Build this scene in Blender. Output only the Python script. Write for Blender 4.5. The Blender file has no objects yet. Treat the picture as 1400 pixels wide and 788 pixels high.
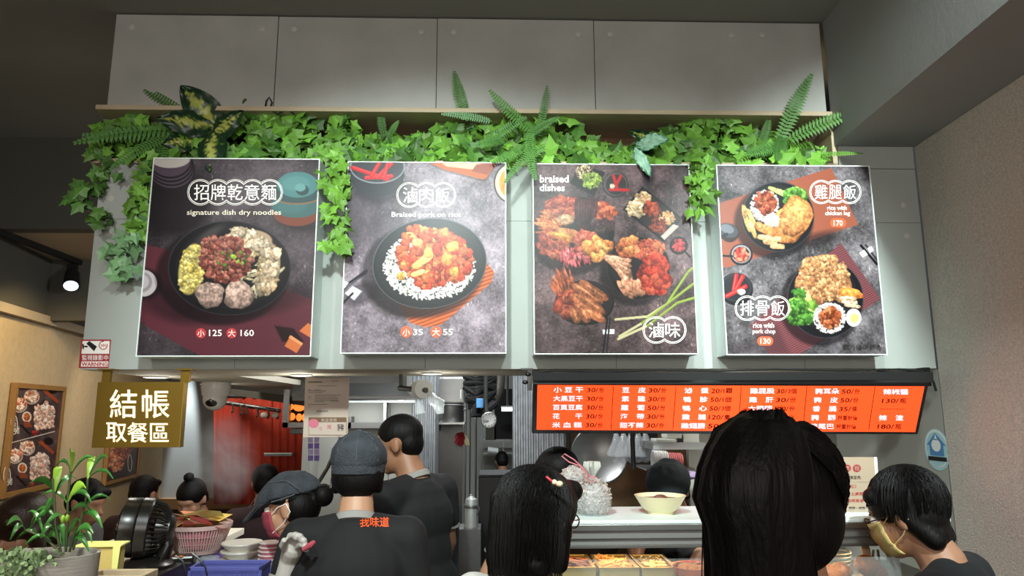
import bpy, math, random
import numpy as np
from mathutils import Vector, Matrix, noise
D = bpy.data
SC = bpy.context.scene
COL = SC.collection
R = random.Random(7)
rad = math.radians

# ---------------------------------------------------------------- camera
F_PX = 960.0; CX, CY = 700.0, 394.0
PITCH, YAW, ROLL = rad(10.04), rad(1.66), 0.003
EYE = Vector((0, 0, 1.65))
fwd = Vector((math.sin(YAW) * math.cos(PITCH), math.cos(YAW) * math.cos(PITCH), math.sin(PITCH)))
r0 = Vector((math.cos(YAW), -math.sin(YAW), 0)); u0 = r0.cross(fwd)
RT = r0 * math.cos(ROLL) - u0 * math.sin(ROLL)
UP = r0 * math.sin(ROLL) + u0 * math.cos(ROLL)
cam_d = D.cameras.new('camera'); cam = D.objects.new('camera', cam_d); COL.objects.link(cam)
cam_d.sensor_width = 36; cam_d.lens = 36 * F_PX / 1400; cam_d.clip_start = .02
cam.matrix_world = Matrix(((RT.x, UP.x, -fwd.x, EYE.x), (RT.y, UP.y, -fwd.y, EYE.y), (RT.z, UP.z, -fwd.z, EYE.z), (0, 0, 0, 1)))
SC.camera = cam
SC.view_settings.view_transform = 'Standard'; SC.view_settings.look = 'None'
SC.view_settings.gamma = 1; SC.view_settings.exposure = 0.0
SC.cycles.use_denoising = True
SC.cycles.max_bounces = 6; SC.cycles.volume_bounces = 0; SC.cycles.transparent_max_bounces = 10
SC.cycles.sample_clamp_indirect = 3; SC.cycles.caustics_reflective = False; SC.cycles.caustics_refractive = False
w = D.worlds.new('world'); SC.world = w; w.use_nodes = True
w.node_tree.nodes['Background'].inputs[0].default_value = (.9, .93, 1, 1)
w.node_tree.nodes['Background'].inputs[1].default_value = .05

def lamp(kind, loc, target, power, col, size=.1, name='ceiling_lamp', **k):
    l = D.lights.new(name + '_light', kind); l.energy = power; l.color = col
    if kind == 'AREA':
        l.shape = 'RECTANGLE'; l.size = size; l.size_y = k.get('sy', size)
    else: l.shadow_soft_size = size
    if kind == 'SPOT': l.spot_size = rad(k.get('ang', 60)); l.spot_blend = k.get('blend', .6)
    o = D.objects.new(name + '_light', l); COL.objects.link(o); o.location = loc
    o.rotation_euler = (Vector(target) - Vector(loc)).to_track_quat('-Z', 'Y').to_euler()
    return o
# shop lights on the ceiling behind and above the camera, aimed at the front, plus an added room fill
lamp('SPOT', (.48, .25, 3.15), (.55, 2.8, 1.74), 165, (.88, 1, .97), .08, 'track_spot', ang=56, blend=.6)
lamp('SPOT', (-.38, .25, 3.15), (-.25, 2.8, 1.72), 330, (.88, 1, .97), .08, 'track_spot', ang=58, blend=.55)
lamp('SPOT', (1.25, .35, 3.15), (1.85, 2.8, 1.85), 440, (.86, 1, .98), .05, 'track_spot', ang=60, blend=.6)
lamp('SPOT', (-1.55, .25, 3.15), (-1.15, 2.8, 1.7), 62, (1, .97, .92), .05, 'track_spot', ang=56, blend=.6)
lamp('AREA', (-.3, -2.2, 2.15), (-.1, 2.8, 3.0), 78, (1, .93, .86), 2.5, 'room', sy=1.2)  # soft fill added to stand in for light bounced onto ceiling and beam
# kitchen ceiling tubes, dining room lamps, with added fills among them
lamp('AREA', (-.1, 3.4, 2.6), (-.35, 4.6, 1.5), 60, (.95, .98, 1), .9, 'kitchen_area', sy=.25)
lamp('AREA', (1.1, 3.1, 1.95), (1.1, 3.95, 1.2), 20, (1, .85, .65), .6, 'kitchen_area', sy=.2)  # warm light added to brighten the bronze wall
lamp('AREA', (.1, 6.2, 2.75), (.1, 6.2, 0), 60, (.92, .97, 1), 1.0, 'kitchen_area', sy=.3)
lamp('SPOT', (-2.3, 4.2, 2.6), (-3.3, 5.0, 1.5), 60, (1, .72, .36), .04, 'dining_spot', ang=75)
lamp('SPOT', (-2.1, 5.4, 2.5), (-3.4, 6.6, 1.4), 50, (1, .82, .6), .04, 'dining_spot', ang=60)
lamp('SPOT', (-1.3, 1.3, 2.7), (-1.35, 1.9, 1.1), 85, (1, .93, .8), .05, 'counter_spot', ang=45)
lamp('SPOT', (-3.62, 8.44, 2.6), (-3.62, 8.6, 1.2), 700, (.8, .93, 1), .04, 'dining_spot', ang=17)
lamp('AREA', (-1.75, 4.5, 2.3), (-1.65, 5.2, 1.5), 7, (1, .9, .8), .3, 'dining')  # small soft light added to brighten the red curtain
lamp('AREA', (-2.1, 5.9, 2.6), (-2.1, 5.9, 1), 10, (1, .9, .78), 1.0, 'dining')  # soft fill added to lift the dining area

# ---------------------------------------------------------------- from a measured pixel to a point on a plane
def ray(px, py): return fwd + RT * ((px - CX) / F_PX) + UP * ((CY - py) / F_PX)
def PY(px, py, Y): r = ray(px, py); return EYE + r * (Y / r.y)
def PX(px, py, X): r = ray(px, py); return EYE + r * (X / r.x)
def PZ(px, py, Z): r = ray(px, py); return EYE + r * ((Z - EYE.z) / r.z)
def PP(px, py, p0, n): r = ray(px, py); return EYE + r * ((Vector(p0) - EYE).dot(n) / r.dot(n))
def size_at(npx, Y): return npx / F_PX * Y

# ---------------------------------------------------------------- materials
def srgb(h):
    h = h.lstrip('#'); c = [int(h[i:i + 2], 16) / 255 for i in (0, 2, 4)]
    return tuple((x / 12.92 if x <= .04045 else ((x + .055) / 1.055) ** 2.4) for x in c)
def mat(name, col, rough=.6, metal=0., bump=0., bscale=60., var=0., vscale=4., stretch=None, emit=0., trans=0., alpha=1., spec=.5, attr=None, rnd=0., sss=0.):
    m = D.materials.new(name); m.use_nodes = True
    nt = m.node_tree; N = nt.nodes; L = nt.links; b = N['Principled BSDF']
    c = srgb(col) if isinstance(col, str) else col
    b.inputs['Base Color'].default_value = (*c, 1)
    b.inputs['Roughness'].default_value = rough; b.inputs['Metallic'].default_value = metal
    b.inputs['Specular IOR Level'].default_value = spec
    if alpha < 1: b.inputs['Alpha'].default_value = alpha
    if trans: b.inputs['Transmission Weight'].default_value = trans
    tc = N.new('ShaderNodeTexCoord'); mp = N.new('ShaderNodeMapping'); L.new(tc.outputs['Object'], mp.inputs[0])
    if stretch: mp.inputs['Scale'].default_value = stretch
    src = None
    if attr:
        a = N.new('ShaderNodeAttribute'); a.attribute_name = attr; src = a.outputs['Color']
    def hsv(fac_out, amt):
        nonlocal src
        h = N.new('ShaderNodeHueSaturation'); mr = N.new('ShaderNodeMapRange')
        mr.inputs['To Min'].default_value = 1 - amt; mr.inputs['To Max'].default_value = 1 + amt
        L.new(fac_out, mr.inputs['Value']); L.new(mr.outputs[0], h.inputs['Value'])
        if src: L.new(src, h.inputs['Color'])
        else: h.inputs['Color'].default_value = (*c, 1)
        src = h.outputs[0]
    if var:
        n = N.new('ShaderNodeTexNoise'); n.inputs['Scale'].default_value = vscale; n.inputs['Detail'].default_value = 4
        L.new(mp.outputs[0], n.inputs['Vector']); hsv(n.outputs['Fac'], var * 2)
    if rnd:
        oi = N.new('ShaderNodeObjectInfo'); hsv(oi.outputs['Random'], rnd)
    if src: L.new(src, b.inputs['Base Color'])
    if bump:
        n = N.new('ShaderNodeTexNoise'); n.inputs['Scale'].default_value = bscale; n.inputs['Detail'].default_value = 3
        L.new(mp.outputs[0], n.inputs['Vector'])
        bp = N.new('ShaderNodeBump'); bp.inputs['Strength'].default_value = bump; bp.inputs['Distance'].default_value = .01
        L.new(n.outputs['Fac'], bp.inputs['Height']); L.new(bp.outputs[0], b.inputs['Normal'])
    if emit:
        if src: L.new(src, b.inputs['Emission Color'])
        else: b.inputs['Emission Color'].default_value = (*c, 1)
        b.inputs['Emission Strength'].default_value = emit
    if sss: b.inputs['Subsurface Weight'].default_value = sss; b.inputs['Subsurface Radius'].default_value = (.01, .004, .002)
    return m
M = {}
def mm(k, *a, **kw): M[k] = mat(k, *a, **kw); return M[k]
mm('cap', '#bab9b2', .7); mm('cement', '#a9a9a3', .85, bump=.15, bscale=220, var=.10, vscale=5)
mm('cement_low', '#a3a9a4', .8, bump=.12, bscale=220, var=.05, vscale=5)
mm('ceiling', '#84837b', .9, bump=.05, var=.04, vscale=2)
mm('beam', '#8d8e8c', .9, bump=.05, var=.04, vscale=2)
mm('soffit', '#d2cbb8', .8, var=.03); mm('ceil_low', '#a89c88', .9, var=.04)
mm('grey_paint', '#504f48', .9, var=.04)
mm('stone_wall', '#c4bdb3', .9, bump=.5, bscale=170, var=.22, vscale=120)
mm('plaster', '#b9a88a', .9, bump=.3, bscale=60, var=.08, vscale=20)
mm('floor', '#4a4744', .5, var=.1)
mm('steel', '#9b9d9c', .36, 1, bump=.04, bscale=90, var=.08, vscale=3, stretch=(1, 1, 8))
mm('steel_dark', '#6e6e6c', .42, 1, bump=.05, bscale=60, var=.15, vscale=3)
mm('steel_dull', '#8b8c8a', .5, .6, bump=.04, bscale=60, var=.12, vscale=3)
mm('steel_wall', '#a6a79e', .5, .1, var=.1, vscale=2)
mm('galv', '#a4abb0', .4, .7, bump=.05, bscale=40, var=.2, vscale=25)
mm('wood', '#b5a488', .6, bump=.1, bscale=20, var=.12, vscale=8, stretch=(1, 8, 8))
mm('wood_dark', '#6b5033', .65, bump=.1, bscale=20, var=.15, vscale=8, stretch=(1, 8, 8))
mm('wood_frame', '#94703f', .5, var=.1, vscale=10)
mm('black', '#0c0c0d', .35); mm('black_matte', '#080808', .8); mm('black_plastic', '#1b1815', .28)
mm('white', '#e8ece9', .5); mm('white_side', '#dfe9e6', .45); mm('white_gloss', '#e9e6de', .15); mm('cream', '#e6dcb4', .25)
mm('paint', '#000000', .34, attr='paint', spec=.2)
mm('paper', '#b9aa9c', .6, var=.02); mm('red', '#c11f2e', .5); mm('print_white', '#f2efe8', .5); mm('print_black', '#0b0a0a', .5)
mm('print_cream', '#ddd3c0', .5)
mm('print_orange', '#e2531c', .5); mm('print_red', '#b4282a', .5)
mm('skin', '#a67a5f', .5, sss=.05, var=.03); mm('skin_dark', '#94694e', .5, sss=.05); mm('skin_pale', '#b08569', .5, sss=.05)
mm('hair', '#0a0808', .55, bump=.3, bscale=70, stretch=(3, 3, .25), spec=.18); mm('hair_brown', '#2a1810', .4, bump=.25, bscale=70, stretch=(3, 3, .25))
mm('shirt', '#0d0d0f', .85, bump=.15, bscale=25); mm('shirt_navy', '#14171b', .85, bump=.15, bscale=25); mm('shirt_maroon', '#2b1518', .85)
mm('shirt_grey', '#54524f', .85); mm('trim_grey', '#8e8c88', .85); mm('white_cloth', '#c9c6bf', .8)
mm('denim', '#363a40', .95, bump=.6, bscale=160, var=.42, vscale=22)
mm('denim_seam', '#4c5157', .9); mm('black_cap', '#1a2228', .85, bump=.3, bscale=40)
mm('mask_pink', '#a2414e', .8, bump=.1, bscale=200, var=.08, vscale=60); mm('mask_yellow', '#d6c07c', .8, bump=.1, bscale=90)
mm('glove', '#b4afa8', .6, bump=.1, bscale=60)
mm('leaf', '#6a9c3a', .5, rnd=.42, var=.1, vscale=40, spec=.4); mm('leaf2', '#47722c', .5, rnd=.4, var=.1, vscale=40); mm('fern', '#4c7a35', .6, rnd=.2)
mm('leaf_frost', '#76a070', .45, rnd=.3); mm('stem', '#3d4a24', .6)
mm('varieg', '#000000', .4, attr='paint')
mm('red_cloth', '#b23a24', .85, var=.1, vscale=3, stretch=(4, 1, .3))
mm('light_disc', '#fff6e4', .5, emit=5.0); mm('tube_glow', '#f4f8ff', .5, emit=3.5)
mm('screen', '#f2451c', .4, emit=.92, spec=.2); mm('screen_txt', '#ffdcf0', .5, emit=.95); mm('screen_blk', '#1a0502', .6, spec=.1)
mm('brass', '#8d6f2a', .42, .75, var=.05); mm('sign_glow', '#ffe9b8', .5, emit=1.25); mm('sign_glow_edge', '#e8cf5a', .5, emit=.6)
mm('glow_orange', '#ff8a3a', .5, emit=1.2); mm('purple', '#7d66b4', .6); mm('purple_light', '#b6a6cf', .6)
mm('plate', '#cfcabf', .35); mm('plate_pink', '#c56b7e', .35); mm('basket_blue', '#565ba3', .5); mm('basket_white', '#c8a9a4', .5)
mm('pot', '#b5b2aa', .7, bump=.15, bscale=30, stretch=(1, 1, 6), var=.08); mm('soil', '#1b1511', .95, bump=.5, bscale=50)
mm('yellow_paper', '#e2e48a', .6); mm('yellow_box', '#c9b46a', .6)
mm('tray_steel', '#b9a061', .3, .8); mm('food_orange', '#c46a1e', .5, bump=.4, bscale=90, var=.25, vscale=30); mm('food_noodle', '#d09a5c', .5, bump=.5, bscale=90, var=.2, vscale=60)
mm('orange_plastic', '#e05d18', .4); mm('meat', '#6b3a28', .5)
mm('beans', '#b9aba2', .5, attr=None, bump=.6, bscale=120, var=.45, vscale=70)
mm('foam', '#b8bab2', .7); mm('cup_white', '#c8c6c2', .5); mm('cup_red', '#b96060', .5)
mm('clear_bag', '#e8eef0', .15, alpha=.28, spec=.8); mm('glass', '#dfe8e6', .03, alpha=.10, spec=.8); mm('acrylic', '#d8c8b6', .1, alpha=.35)
mm('pink_string', '#c97880', .5); mm('blue', '#4a86b8', .5); mm('teal_pale', '#a9cfd6', .5)
mm('duct', '#77756f', .35, .8, bump=.3, bscale=30); mm('sign_tan', '#a8957f', .6); mm('beige_trim', '#c9c0ae', .6)
mm('rubber_red', '#9c1f2c', .55); mm('rear_plaster', '#8f8e8a', .9, var=.04); mm('bronze', '#80664a', .3, .55, bump=.05, bscale=20, var=.3, vscale=5)
mm('booth', '#6d4c2a', .6, var=.1); mm('bin_glow', '#ffd9b0', .5, emit=.9); mm('lens', '#dff1ff', .3, emit=2.0)

# ---------------------------------------------------------------- mesh building
ORG = {}
def link(o, parent=None):
    COL.objects.link(o)
    if parent is not None: o.parent = parent
    return o
def tag(o, label=None, cat=None, group=None, kind=None):
    if label: o['label'] = label
    if cat: o['category'] = cat
    if group: o['group'] = group
    if kind: o['kind'] = kind
    return o
def thing(name, loc, label, cat, group=None):
    o = D.objects.new(name, None); COL.objects.link(o); o.location = loc; o.empty_display_size = .05
    ORG[o.name] = Vector(loc); return tag(o, label, cat, group)
def org(parent):
    return ORG.get(parent.name, Vector((0, 0, 0))) if parent is not None else Vector((0, 0, 0))
def frame(d):
    d = Vector(d).normalized(); a = Vector((0, 0, 1)) if abs(d.z) < .9 else Vector((1, 0, 0))
    x = d.cross(a).normalized(); return x, d.cross(x).normalized(), d
class MB:
    def __init__(s): s.v = []; s.f = []; s.c = None
    def add(s, v, f):
        n = len(s.v); s.v += [tuple(p) for p in v]; s.f += [tuple(i + n for i in q) for q in f]; return s
    def box(s, c, d, rot=None):
        c = Vector(c); vs = []
        for i in (-.5, .5):
            for j in (-.5, .5):
                for k in (-.5, .5):
                    p = Vector((i * d[0], j * d[1], k * d[2]))
                    if rot: p = rot @ p
                    vs.append(c + p)
        return s.add(vs, [(0, 1, 3, 2), (4, 6, 7, 5), (0, 4, 5, 1), (2, 3, 7, 6), (0, 2, 6, 4), (1, 5, 7, 3)])
    def bx(s, x0, x1, y0, y1, z0, z1): return s.box(((x0 + x1) / 2, (y0 + y1) / 2, (z0 + z1) / 2), (abs(x1 - x0), abs(y1 - y0), abs(z1 - z0)))
    def cyl(s, p0, p1, r0_, r1_=None, n=16, caps=True): return s.tube([p0, p1], [r0_, r0_ if r1_ is None else r1_], n, caps)
    def tube(s, pts, r, n=8, caps=True):
        pts = [Vector(p) for p in pts]; r = r if isinstance(r, (list, tuple)) else [r] * len(pts)
        x, y, _ = frame(pts[1] - pts[0]); vs = []; fs = []
        for i, p in enumerate(pts):
            d = (pts[min(i + 1, len(pts) - 1)] - pts[max(i - 1, 0)]).normalized()
            x = (x - d * x.dot(d)).normalized(); y = d.cross(x)
            vs += [p + (x * math.cos(t) + y * math.sin(t)) * r[i] for t in (2 * math.pi * k / n for k in range(n))]
        for i in range(len(pts) - 1):
            for k in range(n): fs.append((i * n + k, i * n + (k + 1) % n, (i + 1) * n + (k + 1) % n, (i + 1) * n + k))
        if caps: fs.append(tuple(range(n))[::-1]); fs.append(tuple((len(pts) - 1) * n + k for k in range(n)))
        return s.add(vs, fs)
    def lathe(s, prof, c=(0, 0, 0), n=32, axis=(0, 0, 1), wob=None, sc=(1, 1)):
        x, y, d = frame(axis); c = Vector(c); vs = []; fs = []
        for (r, h) in prof:
            for k in range(n):
                t = 2 * math.pi * k / n; rr = r * (wob(t, h) if wob else 1)
                vs.append(c + x * math.cos(t) * rr * sc[0] + y * math.sin(t) * rr * sc[1] + d * h)
        for i in range(len(prof) - 1):
            for k in range(n): fs.append((i * n + k, i * n + (k + 1) % n, (i + 1) * n + (k + 1) % n, (i + 1) * n + k))
        if prof[0][0] > 1e-4: fs.append(tuple(range(n))[::-1])
        if prof[-1][0] > 1e-4: fs.append(tuple((len(prof) - 1) * n + k for k in range(n)))
        return s.add(vs, fs)
    def ell(s, c, r, rot=None, n=20, m=12, fn=None):
        c = Vector(c); r = r if isinstance(r, (list, tuple)) else (r, r, r); vs = []; fs = []
        for i in range(m + 1):
            ph = math.pi * i / m
            for k in range(n):
                t = 2 * math.pi * k / n
                p = Vector((math.sin(ph) * math.cos(t), math.sin(ph) * math.sin(t), math.cos(ph)))
                q = Vector((p.x * r[0], p.y * r[1], p.z * r[2]))
                if fn: q = fn(p, q)
                if rot: q = rot @ q
                vs.append(c + q)
        for i in range(m):
            for k in range(n): fs.append((i * n + k, (i + 1) * n + k, (i + 1) * n + (k + 1) % n, i * n + (k + 1) % n))
        return s.add(vs, fs)
    def cap(s, p0, p1, ra, rb, n=14):
        p0 = Vector(p0); p1 = Vector(p1); d = (p1 - p0).normalized(); pts = []; rs = []
        for a in (-85, -60, -30, 0): pts.append(p0 + d * math.sin(rad(a)) * ra); rs.append(ra * math.cos(rad(a)))
        for a in (0, 30, 60, 85): pts.append(p1 + d * math.sin(rad(a)) * rb); rs.append(rb * math.cos(rad(a)))
        return s.tube(pts, rs, n)
    def slab(s, poly, off):
        off = Vector(off); n = len(poly); vs = [Vector(p) for p in poly]; vs += [p + off for p in vs]
        return s.add(vs, [tuple(range(n)), tuple(range(2 * n - 1, n - 1, -1))] + [(i, i + n, (i + 1) % n + n, (i + 1) % n) for i in range(n)])
    def xf(s, mt): s.v = [tuple(mt @ Vector(p)) for p in s.v]; return s
    def build(s, name, m, parent=None, smooth=True, bevel=0, auto=True, fix=True):
        me = D.meshes.new(name); o_ = org(parent)
        me.from_pydata([(p[0] - o_.x, p[1] - o_.y, p[2] - o_.z) for p in s.v], [], s.f)
        if fix:
            import bmesh
            b = bmesh.new(); b.from_mesh(me); bmesh.ops.recalc_face_normals(b, faces=b.faces); b.to_mesh(me); b.free()
        me.materials.append(M[m] if isinstance(m, str) else m)
        if smooth:
            me.shade_smooth()
            if auto: me.set_sharp_from_angle(angle=rad(38))
        if s.c is not None: paint_attr(me, s.c)
        o = D.objects.new(name, me); link(o, parent); ORG[o.name] = o_
        if bevel:
            md = o.modifiers.new('bevel', 'BEVEL'); md.width = bevel; md.segments = 2; md.limit_method = 'ANGLE'
        return o
def paint_attr(me, cols):
    a = me.color_attributes.new('paint', 'FLOAT_COLOR', 'POINT')
    c = np.asarray(cols, dtype=np.float32)
    c = np.where(c <= .04045, c / 12.92, ((np.maximum(c, 0) + .055) / 1.055) ** 2.4)
    a.data.foreach_set('color', np.concatenate([c, np.ones((len(c), 1), np.float32)], 1).astype(np.float32).ravel())
def solo(o, label, cat, group=None): return tag(o, label, cat, group)
def remesh(o, vox, smooth=4):
    md = o.modifiers.new('r', 'REMESH'); md.mode = 'VOXEL'; md.voxel_size = vox; md.use_smooth_shade = True
    if smooth: s = o.modifiers.new('s', 'SMOOTH'); s.factor = .5; s.iterations = smooth
    return o

# ---------------------------------------------------------------- lettering and flat print
def text(s, box, pt, m, parent, bold=.012, shear=0, name='lettering', fit=True, thick=0, cap=.005, pv=None):
    """box in photograph pixels; pt(px,py) gives the point on the printed surface"""
    c = D.curves.new('t', 'FONT'); c.body = s; c.offset = min(bold, cap) if max(map(ord, s)) > 0x2e00 else bold; c.resolution_u = 2; c.shear = shear
    t = D.objects.new('t', c); me = D.meshes.new_from_object(t); D.objects.remove(t); D.curves.remove(c)
    n = len(me.vertices)
    if n == 0: return None
    a = np.empty(n * 3, np.float32); me.vertices.foreach_get('co', a); a = a.reshape(-1, 3)
    lo = a.min(0); hi = a.max(0); x0, y0, x1, y1 = box
    o_ = org(parent)
    TL, TR, BL, BR = (pt(x0, y0), pt(x1, y0), pt(x0, y1), pt(x1, y1))
    u = (a[:, 0] - lo[0]) / max(hi[0] - lo[0], 1e-6); v = (a[:, 1] - lo[1]) / max(hi[1] - lo[1], 1e-6)
    p = (np.outer((1 - u) * v, TL) + np.outer(u * v, TR) + np.outer((1 - u) * (1 - v), BL) + np.outer(u * (1 - v), BR)) - np.array(o_)
    if pv: p = np.array([pv(x0 + (x1 - x0) * a_, y1 - (y1 - y0) * b_) - o_ for a_, b_ in zip(u, v)])
    me.vertices.foreach_set('co', p.astype(np.float32).ravel()); me.update(); me.name = name
    me.materials.clear(); me.materials.append(M[m])
    o = D.objects.new(name, me); link(o, parent); ORG[o.name] = o_
    if thick: md = o.modifiers.new('s', 'SOLIDIFY'); md.thickness = thick
    return o
def band(pts, wd, pt, m, parent, name='outline', closed=True):
    """a printed line along pixel points"""
    mb = MB(); n = len(pts); P = [Vector((p[0], p[1])) for p in pts]; vs = []
    for i in range(n):
        a = P[(i - 1) % n if closed else max(i - 1, 0)]; b = P[(i + 1) % n if closed else min(i + 1, n - 1)]
        d = (b - a).normalized(); q = Vector((-d.y, d.x)) * wd / 2
        vs += [pt(*(P[i] + q)), pt(*(P[i] - q))]
    mb.add(vs, [(2 * i, 2 * i + 1, 2 * ((i + 1) % n) + 1, 2 * ((i + 1) % n)) for i in range(n if closed else n - 1)])
    return mb.build(name, m, parent, smooth=False, fix=False)
def disc(cx, cy, rx, ry, pt, m, parent, name='price_dot', n=28, fn=None):
    mb = MB(); mb.add([pt(cx + rx * math.cos(t), cy + ry * math.sin(t)) for t in (2 * math.pi * k / n for k in range(n))], [tuple(range(n))])
    return mb.build(name, m, parent, smooth=False, fix=False)
def scallop(x0, x1, y0, y1, n, grow=0):
    """outline of n overlapping circles in a row"""
    ry = (y1 - y0) / 2 + grow; cy = (y0 + y1) / 2; W_ = x1 - x0; r = (y1 - y0) / 2
    cs = [x0 + r + (W_ - 2 * r) * i / (n - 1) for i in range(n)]
    pts = []
    def top(sgn, order):
        out = []
        N_ = 26 * n
        for k in range(N_ + 1):
            a = (cs[0] - ry) + (cs[-1] - cs[0] + 2 * ry) * k / N_
            h = max([ry * ry - (a - c) ** 2 for c in cs]); out.append((a, cy + sgn * math.sqrt(max(h, 0))))
        return out if order else out[::-1]
    return top(-1, True) + top(1, False)[1:-1]
def pt_on(Y, crop=None):
    """crop: (x0,y0,x1,y1,w,h) of an enlarged view"""
    if crop is None: return lambda x, y: PY(x, y, Y)
    a, b, c, d, W_, H_ = crop
    return lambda x, y: PY(a + x * (c - a) / W_, b + y * (d - b) / H_, Y)

class Paint:
    """a printed picture painted as colours on a fine grid; coordinates are those of `crop`"""
    def __init__(s, corners, crop, nu, nv, project):
        # corners: world TL,TR,BL,BR ; project(world)->crop coords
        s.nu, s.nv = nu, nv
        u, v = np.meshgrid(np.linspace(0, 1, nu), np.linspace(0, 1, nv))
        TL, TR, BL, BR = [np.array(c) for c in corners]
        s.P = (((1 - u) * (1 - v))[..., None] * TL + (u * (1 - v))[..., None] * TR + ((1 - u) * v)[..., None] * BL + (u * v)[..., None] * BR)
        q = s.P - np.array(EYE); dz = q @ np.array(fwd); px = CX + F_PX * (q @ np.array(RT)) / dz; py = CY - F_PX * (q @ np.array(UP)) / dz
        a, b, c, d, W_, H_ = crop
        s.X = (px - a) * W_ / (c - a); s.Y = (py - b) * H_ / (d - b)
        s.C = np.zeros((nv, nu, 3)); s.rs = np.random.RandomState(3); s.G = None
        s.sx = (s.X[:, -1] - s.X[:, 0]).mean() / nu
        s.sy = (s.Y[-1] - s.Y[0]).mean() / nv
    def win(s, cx, cy, r):
        x0 = s.X[:, 0].min(); y0 = s.Y[0].min()
        i0 = int((cx - r - s.X[:, 0].max()) / s.sx) - 4; i1 = int((cx + r - s.X[:, 0].min()) / s.sx) + 6
        j0 = int((cy - r - s.Y[0].max()) / s.sy) - 4; j1 = int((cy + r - s.Y[0].min()) / s.sy) + 6
        return slice(max(j0, 0), max(min(j1, s.nv), 0)), slice(max(i0, 0), max(min(i1, s.nu), 0))
    def noise(s, nx, ny):
        g = s.rs.rand(ny + 2, nx + 2); U = np.linspace(0, nx, s.nu); V = np.linspace(0, ny, s.nv)
        i = U.astype(int); j = V.astype(int); a = (U - i); b = (V - j)[:, None]
        a = a * a * (3 - 2 * a); b = b * b * (3 - 2 * b)
        g00 = g[np.ix_(j, i)]; g01 = g[np.ix_(j, i + 1)]; g10 = g[np.ix_(j + 1, i)]; g11 = g[np.ix_(j + 1, i + 1)]
        return (g00 * (1 - a) + g01 * a) * (1 - b) + (g10 * (1 - a) + g11 * a) * b
    def slate(s, col, amp=.16):
        n = s.noise(6, 6) * .4 + s.noise(16, 18) * .3 + s.noise(60, 70) * .2 + s.noise(150, 170) * .25
        s.C[:] = np.array(hx(col)) * (1 + (n - .57)[..., None] * amp * 6)
        sp = (s.noise(90, 100) > .93) * s.noise(10, 10); s.C += (sp * .35)[..., None]
    def put(s, sl, m, col, a=1):
        m = (m * a)[..., None]; s.C[sl] = s.C[sl] * (1 - m) + np.array(col) * m
    def ell(s, cx, cy, rx, ry, col, rot=0, a=1, soft=1.5):
        sl = s.win(cx, cy, max(rx, ry) + soft * 2); x = s.X[sl] - cx; y = s.Y[sl] - cy; c, t = math.cos(rad(rot)), math.sin(rad(rot))
        u = (x * c + y * t) / rx; v = (-x * t + y * c) / ry; d = (np.sqrt(u * u + v * v) - 1) * min(rx, ry)
        s.put(sl, np.clip(.5 - d / soft, 0, 1), hx(col), a)
    def poly(s, pts, col, a=1, soft=1.5, mod=None):
        cx = sum(p[0] for p in pts) / len(pts); cy = sum(p[1] for p in pts) / len(pts); r = max(math.hypot(p[0] - cx, p[1] - cy) for p in pts)
        sl = s.win(cx, cy, r + soft); x = s.X[sl]; y = s.Y[sl]; m = np.ones_like(x) * 1e9
        ar = sum(pts[i][0] * pts[(i + 1) % len(pts)][1] - pts[(i + 1) % len(pts)][0] * pts[i][1] for i in range(len(pts)))
        sg = 1 if ar > 0 else -1
        for i in range(len(pts)):
            (ax, ay), (bx, by) = pts[i], pts[(i + 1) % len(pts)]; L_ = math.hypot(bx - ax, by - ay) + 1e-6
            m = np.minimum(m, sg * ((bx - ax) * (y - ay) - (by - ay) * (x - ax)) / L_)
        k = np.clip(.5 + m / soft, 0, 1); c = np.array(hx(col))
        if mod: c = c * mod(x, y)[..., None]
        s.put(sl, k, c, a)
    def line(s, x0, y0, x1, y1, wd, col, a=1, soft=1.5):
        cx, cy = (x0 + x1) / 2, (y0 + y1) / 2; L_ = math.hypot(x1 - x0, y1 - y0); sl = s.win(cx, cy, L_ / 2 + wd)
        x = s.X[sl]; y = s.Y[sl]; t = np.clip(((x - x0) * (x1 - x0) + (y - y0) * (y1 - y0)) / (L_ * L_), 0, 1)
        d = np.hypot(x - x0 - t * (x1 - x0), y - y0 - t * (y1 - y0)); s.put(sl, np.clip(.5 + (wd / 2 - d) / soft, 0, 1), hx(col), a)
    def chunk(s, cx, cy, rx, ry, rot, col, sq=2.0):
        """one rounded piece of food, lit from the top as in the printed photo"""
        sl = s.win(cx, cy, max(rx, ry) * 1.2 + 2); x = s.X[sl] - cx; y = s.Y[sl] - cy; c, t = math.cos(rad(rot)), math.sin(rad(rot))
        u = (x * c + y * t) / rx; v = (-x * t + y * c) / ry; d = (np.abs(u) ** sq + np.abs(v) ** sq)
        sh = 1.12 - .28 * (y / max(rx, ry) + .3) - .32 * np.clip(d, 0, 1) ** 3
        an = np.arctan2(v, u); ph = s.rs.rand(3) * 6.28; d = d * (1 + .13 * np.sin(3 * an + ph[0]) + .09 * np.sin(5 * an + ph[1]) + .06 * np.sin(9 * an + ph[2]))
        m = np.clip((1.0 - d) * min(rx, ry) / 2.2, 0, 1)
        if s.G is None: s.G = (s.noise(s.nu // 3, s.nv // 3) - .5) * .5 + (s.noise(s.nu // 7, s.nv // 7) - .5) * .4
        sh = sh * (1 + s.G[sl]) * (.88 + .24 * s.rs.rand())
        cc = np.array(hx(col)) * sh[..., None] + np.clip(.10 - ((u + .25) ** 2 + (v + .35) ** 2), 0, 1)[..., None] * .9
        mm_ = m[..., None]; s.C[sl] = s.C[sl] * (1 - mm_) + cc * mm_
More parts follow.
